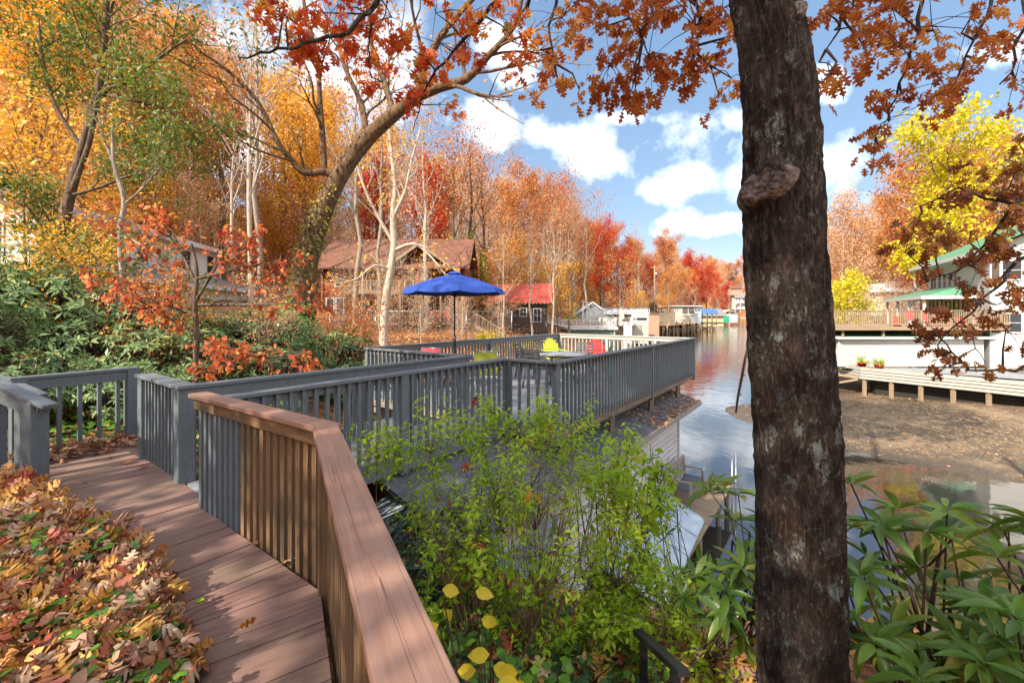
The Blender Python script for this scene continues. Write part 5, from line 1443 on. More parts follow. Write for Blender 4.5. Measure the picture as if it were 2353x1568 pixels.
def tubes_obj(name, segs, mat, parent, sides=(7, 5, 4, 3), maxd=None):
    m = MB()
    D = max(s[2] for s in segs)
    for pts, rad, dep in segs:
        m.tube(pts, rad, sides[min(len(sides) - 1, D - dep)], cap=False)
    return m.build(name, mat, parent)
def leaves_on(name, tips, n, sig, size, mat, parent, T=T_RH, seed=0, hang=.2, flat=0.0):
    rs = np.random.RandomState(seed)
    tp = np.array([tuple(t[0]) for t in tips]); td = np.array([tuple(t[1]) for t in tips])
    idx = rs.randint(0, len(tp), n)
    Pn = tp[idx] + rs.randn(n, 3) * sig * np.array([1, 1, .7])
    A = rs.randn(n, 3) * .8 + td[idx] * .5; A[:, 2] -= hang
    N = rs.randn(n, 3) * (1 - flat); N[:, 2] += .6 + flat * 2
    S = size * rs.uniform(.65, 1.3, n)
    # neighbouring leaves share a tint
    cl = rs.rand(len(tp))[idx]
    rnd = np.clip(cl * .55 + rs.rand(n) * .45, 0, 1)
    return leaf_mesh(name, T, Pn, A, N, S, mat, parent, rnd, seed)

def tree_proto(seed, H, r, leafmat, barkmat, nleaf, lsize=.2, sig=.45, kids=(7, 4, 3), start=.4, spread=.75, lean=(0, 0), label='', cat='tree', name='tree', crown=None, up=.10, lenf=None, group=None):
    rg = rng_(seed)
    root = empty(name, (0, 0, 0), label, cat, group)
    segs = []; tips = []
    # trunk
    pts = [Vector((0, 0, -.6))]; rad = [r * 1.25]; n = 9
    for i in range(1, n + 1):
        t_ = i / n
        pts.append(Vector((lean[0] * H * t_ + rg.gauss(0, .012) * H * .5, lean[1] * H * t_ + rg.gauss(0, .012) * H * .5, H * t_)))
        rad.append(r * (1 - .85 * t_))
    segs.append((pts, rad, 3))
    k0 = kids[0]; cw = crown or H * .26
    for k in range(k0):
        s = start + (1 - start) * (k + rg.random() * .7) / k0
        x = s * n; i = min(n - 1, int(x)); q = pts[i].lerp(pts[i + 1], x - i)
        an = k * 2.4 + rg.random()
        sp = spread * (1.1 - .5 * s)
        d = Vector((math.cos(an) * math.sin(sp), math.sin(an) * math.sin(sp), math.cos(sp)))
        sub = []
        L = cw * (1.25 - .75 * abs(s - .55)) * rg.uniform(.8, 1.15)
        grow(rg, q, d, L, rad[i] * .5, len(kids) - 2, sub, tips, .65, kids[1], up, .14, .6, .55, 5, .3, .012)
        segs += sub
    for i in range(3): tips.append((pts[-1 - (i % 2)], Vector((0, 0, 1))))
    tubes_obj('trunk', segs, barkmat, root, (8, 5, 4, 3))
    if nleaf:
        leaves_on('crown', tips, nleaf, sig, lsize, leafmat, root, T_RH, seed)
    return root

PROTO = {}
def put(key, loc, s=1.0, rz=None, label=None, cat=None, group=None, sz=None, name=None):
    p = PROTO[key]
    if p.get('used'): o = copy_tree(p['o'])
    else: o = p['o']; p['used'] = True
    o.location = loc; o.scale = (s, s, sz or s)
    o.rotation_euler = (0, 0, rz if rz is not None else random.Random(int(loc[0] * 31 + loc[1] * 17)).uniform(0, 6.28))
    if label: o['label'] = label
    if cat: o['category'] = cat
    if group: o['group'] = group
    elif 'group' in o: del o['group']
    if name: o.name = name
    return o
GROUPS = {}
def ordinal_labels():
    O_ = ['leftmost', 'second from the left', 'third from the left', 'fourth from the left', 'fifth from the left', 'sixth from the left', 'seventh from the left', 'eighth from the left', 'ninth from the left', 'tenth from the left']
    for g, lst in GROUPS.items():
        lst.sort(key=lambda o: o.location.y)
        h = len(lst) // 2
        for pre, sub in ((('nearer ', lst[:h]), ('farther ', lst[h:])) if len(lst) > 7 else (('', lst),)):
            sub = sorted(sub, key=lambda o: o.location.x / o.location.y); n = len(sub)
            for i, o in enumerate(sub):
                j = n - 1 - i
                if n == 1: o['label'] = 'only one of the ' + g
                else:
                    w_ = O_[i] if i <= j else ('rightmost' if j == 0 else O_[j].replace('left', 'right'))
                    o['label'] = w_ + ' of the ' + pre + g
def PR(key, *a, **k): PROTO[key] = {'o': tree_proto(*a, **k)}
# forest kinds, 18 m tall
PR('orange', 11, 18, .22, M['l_orange'], M['b_grey'], 6500, .30, .55, (11, 5, 3), .32, name='maple_tree')
PR('orange2', 12, 18, .20, M['l_orange'], M['b_brown'], 4600, .30, .6, (10, 5, 3), .38, name='maple_tree')
PR('rust', 13, 19, .24, M['l_rust'], M['b_brown'], 6500, .30, .55, (11, 5, 3), .32, name='oak_tree')
PR('rust2', 14, 19, .20, M['l_rust'], M['b_grey'], 3600, .30, .6, (10, 5, 3), .4, name='oak_tree')
PR('gold', 15, 18, .22, M['l_gold'], M['b_brown'], 6500, .30, .55, (11, 5, 3), .28, name='hickory_tree')
PR('red', 16, 15, .17, M['l_red'], M['b_brown'], 6000, .28, .5, (11, 5, 3), .22, name='maple_tree')
PR('tan', 17, 18, .20, M['l_tan'], M['b_pale'], 3600, .28, .6, (10, 5, 4), .35, name='beech_tree')
PR('bare', 18, 18, .19, M['l_tan'], M['b_pale'], 500, .26, .6, (12, 6, 4), .30, name='bare_tree')
PR('bare2', 19, 20, .23, M['l_rust'], M['b_grey'], 700, .26, .6, (12, 6, 4), .42, name='bare_tree')
PR('green', 20, 14, .18, M['l_olive'], M['b_brown'], 6000, .26, .45, (14, 5, 3), .15, spread=1.2, name='evergreen_tree')
PR('yellow', 21, 14, .18, M['l_yel'], M['b_brown'], 7500, .27, .45, (13, 5, 3), .2, name='poplar_tree')
PR('smallyellow', 22, 6, .10, M['l_yel'], M['b_brown'], 3600, .22, .32, (11, 5, 3), .12, spread=1.0, name='yellow_tree')
KIND_LABEL = dict(orange='orange tree', orange2='thin crowned orange tree', rust='rust brown oak', rust2='sparse rust tree', gold='golden yellow tree',
                  red='deep red maple', tan='pale tan tree', bare='pale bare tree', bare2='tall grey bare tree', green='dark evergreen tree', yellow='bright yellow tree', smallyellow='small yellow tree')

PR('under_o', 23, 7, .07, M['l_orange'], M['b_grey'], 2600, .22, .40, (12, 5, 3), .10, spread=1.0, crown=3.0, name='understory_tree')
PR('under_t', 24, 7, .07, M['l_tan'], M['b_pale'], 1500, .20, .45, (12, 6, 3), .08, spread=.9, crown=3.2, name='understory_tree')
PR('under_r', 25, 6.5, .07, M['l_rust'], M['b_grey'], 2300, .22, .40, (12, 5, 3), .10, spread=1.0, crown=3.0, name='understory_tree')
PR('under_g', 26, 6.5, .07, M['l_gold'], M['b_brown'], 2600, .22, .40, (12, 5, 3), .10, spread=1.0, crown=3.0, name='understory_tree')
PR('under_b', 27, 8, .06, M['l_tan'], M['b_pale'], 160, .20, .5, (14, 6, 4), .06, spread=.8, crown=3.4, name='bare_sapling')
KIND_LABEL.update(under_o='low orange tree', under_t='low twiggy tree', under_r='low rust tree', under_g='low golden tree', under_b='pale leafless sapling')
# footprints kept clear of trees
CLEAR = [(-17, 3, 34, 46), (-30, -17, 14, 34), (-4, 6, 48, 56), (6, 24, 56, 82), (24, 52, 80, 125), (33, 52, 26, 50), (48, 58, 58, 68)]
placed = []
def free(x, y, d=2.2):
    if -1.02 < x / max(y, 1) < -.60 and y < 34: return False
    for a in CLEAR:
        if a[0] < x < a[1] and a[2] < y < a[3]: return False
    for (px, py) in placed:
        if (px - x) ** 2 + (py - y) ** 2 < d * d: return False
    return True
def zone(seed, n, kinds, xr, yr, cond, where, grp, smin=.8, smax=1.15, sep=2.6, inland=4):
    rg = rng_(seed); c = 0; tries = 0
    ks = [k for k, w_ in kinds for _ in range(w_)]
    while c < n and tries < n * 60:
        tries += 1
        y = rg.uniform(*yr); q = rg.uniform(*xr); x = q * y
        if not cond(x, y) or not free(x, y, sep): continue
        s, _ = shore_dist(np.array([x]), np.array([y]))
        if s[0] < inland: continue
        k = rg.choice(ks); sc = rg.uniform(smin, smax)
        placed.append((x, y)); c += 1
        g = '%ss %s' % (KIND_LABEL[k], grp)
        GROUPS.setdefault(g, []).append(put(k, (x, y, gz(x, y)), sc, rg.uniform(0, 6.28), label=g, cat='tree', group=g, sz=sc * rg.uniform(.9, 1.15)))
    return c
tr = lambda x, y: True
# left hillside behind the houses, nearest rows first
zone(1, 30, [('orange', 4), ('gold', 2), ('orange2', 4), ('tan', 3), ('bare', 1)], (-1.35, -.62), (26, 48), tr, 'on the slope around the white house at the left', 'round the left white house', .75, 1.05)
zone(2, 32, [('orange', 1), ('gold', 3), ('tan', 4), ('bare', 4), ('orange2', 3), ('rust2', 1), ('red', 1)], (-1.3, -.42), (44, 85), tr, 'high on the left hillside', 'high on the left hillside', .9, 1.25, 3)
zone(3, 28, [('orange', 1), ('red', 2), ('gold', 2), ('rust', 2), ('bare', 3), ('bare2', 3), ('tan', 3)], (-.50, .02), (46, 85), tr, 'on the hillside behind the log cabin', 'behind the log cabin', .85, 1.15, 3)
zone(4, 25, [('rust2', 3), ('bare2', 4), ('rust', 2), ('gold', 1), ('orange2', 1), ('bare', 2), ('tan', 2)], (-.2, .14), (62, 110), tr, 'on the ridge between the log cabin and the red roofed cabin', 'above the red roofed cabin', .95, 1.25, 3.5)
zone(5, 32, [('rust', 3), ('rust2', 4), ('orange2', 3), ('bare2', 3), ('red', 2), ('orange', 1)], (.06, .30), (80, 150), tr, 'on the wooded shore behind the green boathouse', 'behind the green boathouse', .95, 1.2, 4)
zone(6, 34, [('rust', 3), ('orange', 3), ('red', 2), ('bare', 2), ('tan', 2), ('green', 1)], (.27, .44), (112, 210), tr, 'behind the white two storey boathouse', 'behind the two storey boathouse', .85, 1.1, 5)
zone(7, 36, [('rust', 3), ('orange', 3), ('red', 3), ('tan', 2), ('bare', 2), ('green', 2)], (.34, .58), (200, 420), tr, 'far up the lake on the left shore', 'far up the left shore', 1.3, 1.9, 7)
zone(8, 44, [('orange', 3), ('rust', 2), ('tan', 2), ('green', 1), ('red', 1)], (.44, .66), (470, 600), tr, 'at the far end of the lake', 'at the lake end', 2.0, 2.7, 9)
zone(9, 26, [('orange', 4), ('tan', 4), ('bare', 3), ('orange2', 3)], (.66, .98), (58, 120), tr, 'behind the low white garage on the right bank', 'behind the right-hand garage', .8, 1.1, 3.5)
zone(10, 22, [('orange', 3), ('rust2', 2), ('bare', 2), ('gold', 1), ('green', 1)], (.86, 1.35), (50, 80), tr, 'rising behind the big white house on the right', 'behind the right-hand white house', .9, 1.2, 3.5)
UND = [('under_o', 2), ('under_t', 4), ('under_r', 2), ('under_g', 3), ('under_b', 4)]
zone(31, 34, [('under_o', 2), ('under_g', 4), ('under_t', 2), ('under_b', 1)], (-1.3, -.62), (22, 46), tr, 'under the golden trees at the left', 'under the left trees', .7, 1.1, 1.9)
zone(32, 34, UND, (-.60, -.02), (44, 70), tr, 'on the slope behind the log cabin', 'on the log cabin slope', .8, 1.3, 2.0)
zone(33, 26, UND, (-.12, .14), (56, 90), tr, 'on the slope behind the red roofed cabin', 'on the red cabin slope', .8, 1.3, 2.4)
zone(34, 26, UND, (.06, .30), (78, 130), tr, 'under the trees behind the green boathouse', 'behind the green boathouse', .9, 1.4, 2.6)
zone(35, 20, UND, (.26, .43), (108, 160), tr, 'on the bank behind the white two storey boathouse', 'behind the two storey boathouse', .8, 1.2, 3)
zone(36, 22, UND, (.66, 1.0), (52, 90), tr, 'on the right bank behind the wooden deck', 'on the right bank', .8, 1.2, 2.4)
zone(37, 15, [('under_b', 2), ('under_t', 1)], (-.42, .05), (26, 34), tr, 'on the leafy slope below the log cabin', 'below the log cabin', .3, .55, 1.6)
zone(38, 22, UND, (.30, .60), (180, 360), tr, 'far up the left shore by the water', 'far up the shore by the water', 1.2, 1.8, 5)
ordinal_labels()
# single trees one can point at
def single(k, q, y, s, label, rz=0.0, sz=None, zo=0, name=None):
    x = q * y; placed.append((x, y))
    return put(k, (x, y, gz(x, y) + zo), s, rz, label, 'tree', None, sz, name)
single('bare', -.60, 31, 1.05, 'tall pale trunk left of a pair, rising behind the dogwood between the two left houses', 1.0, 1.25)
single('bare2', -.583, 33, 1.0, 'tall pale trunk right of a pair, rising behind the dogwood between the two left houses', 2.0, 1.2)
single('yellow', 1.0, 42, 1.42, 'big bright yellow tree towering behind the right-hand white house', .4)
single('smallyellow', .77, 44, 1.25, 'small bright yellow tree just right of the big trunk above the wooden deck', .3)
single('green', 1.24, 46, 1.15, 'tall olive green evergreen at the right edge behind the yellow tree', .3, 1.3)
single('red', .93, 60, .95, 'small deep red topped tree left of the big yellow tree', .3)
single('tan', .76, 62, .95, 'pale pinkish tree with bare twigs just right of the big trunk', 2.3, 1.05)
single('orange', .36, 104, .72, 'bright orange tree behind the roof of the white two storey boathouse', .8)
single('red', .255, 88, .85, 'crimson maple standing behind the upper deck of the white boathouse', .5)
single('red', .49, 260, 1.35, 'round crimson tree on the far shore left of the big trunk', .5)
single('bare', .42, 128, .62, 'pale branching leafless tree beside the white two storey boathouse', .2)
single('bare', .50, 170, .75, 'pale leafless tree left of the big trunk near the far shore', 1.2)
single('smallyellow', .462, 150, 1.0, 'small yellow green tree behind the yellow boathouse', 1.2)
single('green', .325, 97, .38, 'small olive green tree by the red stairs', 1.2)
single('gold', -1.10, 20, .75, 'nearest golden yellow tree at the left edge of the photo', 2.4)
single('under_o', -.80, 9.6, .32, 'thin orange sapling among the rhododendrons left of the dogwood', .4)
single('under_t', -.56, 10.4, .30, 'thin tan sapling among the rhododendrons right of the dogwood', 1.4)
single('under_g', -1.02, 9.8, .36, 'thin golden sapling among the rhododendrons at the left edge', 2.1)
single('under_r', -.36, 13, .34, 'thin rust sapling between the leaning tree and the deck corner', 2.9)
single('under_g', -1.12, 15, .9, 'low golden tree at the left edge in front of the white house gable', 1.4)
single('under_o', -1.03, 17.5, .95, 'low orange tree at the left edge in front of the white house gable', 2.4)
single('orange', .02, 60, 1.0, 'orange tree behind the red roofed cabin', 2.4)

# ---- ivy-clad trunks by the cabin
def ivy_on(root, pts, rad, n, seed, size=.13, z0=None, z1=None, mat='l_ivy', name='ivy'):
    rs = np.random.RandomState(seed)
    pa = np.array([tuple(p) for p in pts]); k = len(pa) - 1
    t_ = rs.rand(n) * k; i = np.minimum(t_.astype(int), k - 1); f = (t_ - i)[:, None]
    c = pa[i] * (1 - f) + pa[i + 1] * f
    rr = np.array(rad)[i] * (1 - f[:, 0]) + np.array(rad)[i + 1] * f[:, 0]
    ax = pa[i + 1] - pa[i]; ax /= np.linalg.norm(ax, axis=1, keepdims=True)
    q = rs.randn(n, 3); q -= ax * (q * ax).sum(1, keepdims=True); q /= np.linalg.norm(q, axis=1, keepdims=True)
    Pn = c + q * (rr + rs.uniform(0, .10, n))[:, None]
    A = rs.randn(n, 3) * .5 + q * .3; A[:, 2] -= .8
    return leaf_mesh(name, T_IVY, Pn, A, q + rs.randn(n, 3) * .3, size * rs.uniform(.6, 1.3, n), M[mat], root, None, seed)
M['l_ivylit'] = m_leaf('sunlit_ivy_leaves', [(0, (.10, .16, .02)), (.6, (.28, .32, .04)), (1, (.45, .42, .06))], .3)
for i, (q, y, h, lb) in enumerate(((-.137, 44, 16, 'left ivy wrapped trunk standing right of the log cabin'), (-.095, 46, 18, 'middle ivy wrapped trunk standing right of the log cabin'), (-.066, 47, 15, 'right-hand of the ivy wrapped trunks standing right of the log cabin'))):
    x = q * y
    o = tree_proto(60 + i, h, .30, M['l_rust'], M['b_brown'], 900, .26, .6, (9, 5, 4), .5, label=lb, name='ivy_clad_tree')
    o.location = (x, y, gz(x, y)); placed.append((x, y))
    ivy_on(o, [V(0, 0, 0), V(0, 0, h * .30), V(0, 0, h * .55)], [.34, .3, .2], 1500, i, .20, mat='l_ivylit')

# ---- leaning tree with the ivy base
def path_tree(name, label, cat, base, trunk, radii, limbs, leafmat, nleaf, lsize, T, bark, seed, sig=.25, depth=2, kids=5, sub=None, hang=.2, spread=.6):
    "a tree whose trunk and main limbs follow given points (world)"
    root = empty(name, base, label, cat)
    bs = Vector(base); rg = rng_(seed); segs = []; tips = []
    def smooth(pts, rr, k=4):
        P_ = [Vector(p) - bs for p in pts]; out = []; ro = []
        for i in range(len(P_) - 1):
            p0 = P_[max(0, i - 1)]; p1 = P_[i]; p2 = P_[i + 1]; p3 = P_[min(len(P_) - 1, i + 2)]
            for j in range(k):
                t_ = j / k
                out.append(.5 * ((2 * p1) + (p2 - p0) * t_ + (2 * p0 - 5 * p1 + 4 * p2 - p3) * t_ * t_ + (3 * p1 - p0 - 3 * p2 + p3) * t_ ** 3))
                ro.append(rr[i] * (1 - t_) + rr[i + 1] * t_)
        out.append(P_[-1]); ro.append(rr[-1]); return out, ro
    tp, trad = smooth(trunk, radii)
    segs.append((tp, trad, 3))
    for (pts, rr, kk, ll) in limbs:
        lp, lr_ = smooth(pts, rr, 3)
        segs.append((lp, lr_, 2))
        n = len(lp)
        for k in range(kk):
            i = int((n - 1) * (.25 + .75 * (k + .5) / kk)); i = min(n - 2, i)
            bd = (lp[i + 1] - lp[i]).normalized(); a = bd.orthogonal().normalized(); a.rotate(Matrix.Rotation(rg.uniform(0, 6.28), 3, bd))
            d = bd * math.cos(spread) + a * math.sin(spread)
            so = []
            grow(rg, lp[i], d, ll * rg.uniform(.6, 1.2), max(.012, lr_[i] * .5), depth - 1, so, tips, .6, kids, .03, .16, .62, .6, 5, .3, .005)
            segs += so
        tips.append((lp[-1], bd))
    return root, segs, tips, tp, trad
base = V(-6.6, 14, gz(-6.6, 14))
tk = [base - V(0, 0, .3), P(672, 880, 14), P(688, 690, 14), P(705, 600, 14), P(735, 500, 14), P(782, 400, 14), P(842, 320, 14), P(905, 262, 13.8), P(962, 218, 13.6)]
tr_ = [.50, .46, .40, .35, .31, .28, .25, .22, .19]
limbs = [([P(962, 218, 13.6), P(1010, 200, 13.4), P(1070, 182, 13.2), P(1120, 130, 13), P(1180, 60, 12.6), P(1210, -60, 12.4)], [.20, .16, .13, .10, .08, .05], 7, 2.6),
         ([P(962, 218, 13.6), P(975, 150, 13.6), P(1030, 60, 13.5), P(1100, -20, 13.3), P(1150, -110, 13.2)], [.17, .13, .10, .08, .05], 6, 2.6),
         ([P(770, 415, 14), P(748, 395, 13.8), P(700, 398, 13.5), P(672, 370, 13.3), P(640, 330, 13), P(590, 230, 12.8), P(520, 160, 12.4), P(460, 120, 12.2)], [.15, .12, .10, .09, .08, .06, .045, .03], 9, 2.2),
         ([P(745, 400, 13.8), P(742, 330, 13.8), P(735, 240, 13.8), P(728, 130, 13.8), P(700, 20, 13.8), P(690, -80, 13.8)], [.11, .10, .09, .075, .06, .04], 8, 2.2),
         ([P(842, 320, 14), P(830, 240, 14.2), P(790, 150, 14.4), P(770, 60, 14.6)], [.12, .09, .07, .05], 6, 2.4),
         ([P(905, 262, 13.8), P(880, 180, 14.2), P(850, 90, 14.6), P(848, -20, 15)], [.11, .09, .07, .05], 6, 2.4)]
root, segs, tips, tp, trd = path_tree('leaning_tree', 'big leaning tree with rough golden brown bark and an ivy covered base', 'tree', base, tk, tr_, limbs, None, 0, 0, None, None, 5, kids=5)
tubes_obj('trunk', segs, M['b_gold'], root, (16, 8, 5, 4))
leaves_on('crown', tips, 1300, .25, .15, M['l_orange'], root, T_RH, 3)
ivy_on(root, tp[:9], [r_ + .02 for r_ in trd[:9]], 2600, 8, .13)
ivy_on(root, tp[8:20], [r_ + .01 for r_ in trd[8:20]], 500, 9, .10, mat='l_ivylit')

# ---- pale mottled tree in front of the cabin
base = V(-6.6, 22.5, gz(-6.6, 22.5))
tk = [base - V(0, 0, .3), P(880, 790, 22.5), P(885, 700, 22.5), P(897, 620, 22.5), P(905, 560, 22.5), P(902, 500, 22.5), P(908, 430, 22.5)]
limbs = [([P(905, 560, 22.5), P(870, 500, 22.3), P(840, 440, 22), P(820, 380, 22), P(800, 300, 22)], [.12, .09, .07, .05, .03], 7, 1.8),
         ([P(902, 500, 22.5), P(930, 440, 22.4), P(945, 370, 22.4), P(965, 300, 22.4)], [.11, .08, .06, .04], 7, 1.8),
         ([P(905, 575, 22.5), P(950, 560, 22), P(990, 590, 21.8), P(1030, 640, 21.4)], [.09, .07, .05, .02], 7, 1.3),
         ([P(897, 620, 22.5), P(860, 610, 22), P(820, 640, 21.6), P(780, 650, 21.4)], [.08, .06, .04, .02], 6, 1.3),
         ([P(908, 430, 22.5), P(900, 360, 22.5), P(892, 290, 22.6), P(880, 220, 22.8)], [.12, .09, .06, .03], 8, 1.8)]
root, segs, tips, tp, trd = path_tree('sycamore_tree', 'pale mottled trunk with bare crooked branches standing in front of the log cabin', 'tree', base, tk, [.24, .21, .20, .19, .17, .14, .11], limbs, None, 0, 0, None, None, 15, kids=5)
tubes_obj('trunk', segs, M['b_pale'], root, (12, 6, 4, 3))
leaves_on('crown', tips, 750, .3, .17, M['l_gold'], root, T_RH, 33)

# ---- other nearby leaf trees
def near_tree(name, label, base, trunk, radii, limbs, bark, leafmat, nleaf, lsize, T, seed, sig=.3, kids=5, depth=2, hang=.2, flat=0, sides=(10, 6, 4, 3), droop=0):
    root, segs, tips, tp, trd = path_tree(name, label, 'tree', base, trunk, radii, limbs, None, 0, 0, None, None, seed, kids=kids, depth=depth)
    tubes_obj('trunk', segs, bark, root, sides)
    leaves_on('crown', tips, nleaf, sig, lsize, leafmat, root, T, seed, hang, flat)
    return root
# green leaved leaning tree on the left
b_ = V(-12.6, 12.2, gz(-12.6, 12.2))
near_tree('green_leaved_tree', 'slender leaning tree with dark green leaves in front of the golden trees on the left', b_,
          [b_, P(125, 700, 12), P(140, 560, 12), P(160, 450, 12), P(190, 340, 12), P(225, 215, 12), P(240, 90, 12), P(250, -60, 12)], [.17, .15, .13, .12, .11, .09, .07, .04],
          [([P(160, 450, 12), P(205, 330, 11.8), P(228, 220, 11.8), P(290, 190, 11.8), P(370, 130, 11.6), P(430, 90, 11.5)], [.07, .06, .06, .05, .035, .02], 9, 1.7),
           ([P(225, 215, 12), P(240, 120, 12), P(250, 40, 12.2), P(280, -60, 12.3)], [.07, .05, .04, .03], 8, 1.7),
           ([P(190, 340, 12), P(130, 250, 12), P(100, 150, 12), P(90, 60, 12)], [.06, .05, .04, .03], 8, 1.6),
           ([P(225, 215, 12), P(300, 230, 11.6), P(380, 250, 11.4), P(450, 290, 11.2)], [.06, .045, .03, .02], 9, 1.4),
           ([P(160, 450, 12), P(230, 430, 11.8), P(310, 400, 11.6), P(380, 400, 11.4)], [.05, .04, .03, .02], 6, 1.2),
           ([P(140, 560, 12), P(90, 510, 12), P(60, 470, 12)], [.05, .04, .02], 5, 1.1),
           ([P(128, 680, 12), P(90, 600, 12), P(150, 560, 11.8), P(230, 590, 11.6)], [.05, .04, .03, .02], 7, .9)],
          M['b_brown'], M['l_green'], 10500, .15, T_SM, 41, .24, 5)
# thin tree between (green, left of white house)
b_ = V(-8.6, 10, gz(-8.6, 10))
near_tree('slender_tree', 'thin grey tree with olive leaves rising in front of the left white house', b_,
          [b_, P(280, 760, 10), P(282, 640, 10), P(275, 540, 10), P(285, 460, 10), P(262, 380, 10), P(258, 290, 10)], [.07, .065, .06, .055, .05, .04, .02],
          [([P(282, 640, 10), P(220, 600, 10), P(170, 620, 9.8)], [.03, .02, .012], 6, .9), ([P(285, 470, 10), P(330, 430, 10), P(370, 380, 10)], [.03, .02, .012], 6, .9),
           ([P(275, 540, 10), P(320, 560, 9.8), P(380, 600, 9.6), P(420, 640, 9.6)], [.03, .025, .02, .012], 7, .8), ([P(262, 380, 10), P(240, 320, 10), P(225, 260, 10)], [.03, .02, .012], 6, .9)],
          M['b_grey'], M['l_green'], 1700, .10, T_SM, 43, .15, 4)
# dogwood with tiers of red leaves
b_ = V(-5.6, 7.9, gz(-5.6, 7.9))
tiers = []
for (x0, y0, x1, y1, d) in ((450, 700, 230, 500, 8.2), (450, 690, 560, 560, 8), (455, 700, 720, 690, 7.4), (450, 720, 330, 690, 7.2), (450, 640, 660, 600, 8.4), (445, 760, 250, 680, 7.6), (450, 780, 700, 810, 7.4), (450, 850, 520, 830, 7.0), (450, 650, 380, 540, 8.0)):
    tiers.append(([P(x0, y0, 7.9), P((x0 * 2 + x1) / 3, (y0 + y1) / 2 + 5, 7.9), P((x0 + 2 * x1) / 3, y1 + 8, d), P(x1, y1, d)], [.03, .022, .015, .006], 9, .55))
near_tree('dogwood_tree', 'small dogwood with flat tiers of red and orange leaves behind the walkway', b_,
          [b_, P(448, 880, 7.9), P(452, 780, 7.9), P(448, 700, 7.9), P(452, 620, 7.9), P(440, 560, 7.9)], [.055, .05, .045, .04, .03, .015], tiers, M['b_brown'], M['l_dog'], 1500, .10, T_OV, 47, .06, 3, 2, .9, .2)
# bare trees near the red cabin leaning over
for i, (q, y, s, rz, lb) in enumerate(((.045, 40, .55, 1.1, 'leafless grey tree leaning over the bank in front of the red roofed cabin'), (.095, 48, .7, 2.0, 'leafless grey tree in front of the patterned white footbridge'), (-.30, 30, .8, .4, 'leafless grey tree standing left of the log cabin'),
                                       (-.02, 38, .5, 3.0, 'small leafless tree beside the wooden steps of the log cabin'), (.13, 57, .7, 3.0, 'tall leafless tree behind the green boathouse deck'), (-.20, 34, .95, 5.0, 'tall leafless tree whose twigs cross the roof of the log cabin'), (-.36, 26, .8, 4.0, 'leafless tree between the leaning tree and the pair of pale trunks'))):
    put('bare' if i % 2 else 'bare2', (q * y, y, gz(q * y, y)), s, rz, lb, 'tree')

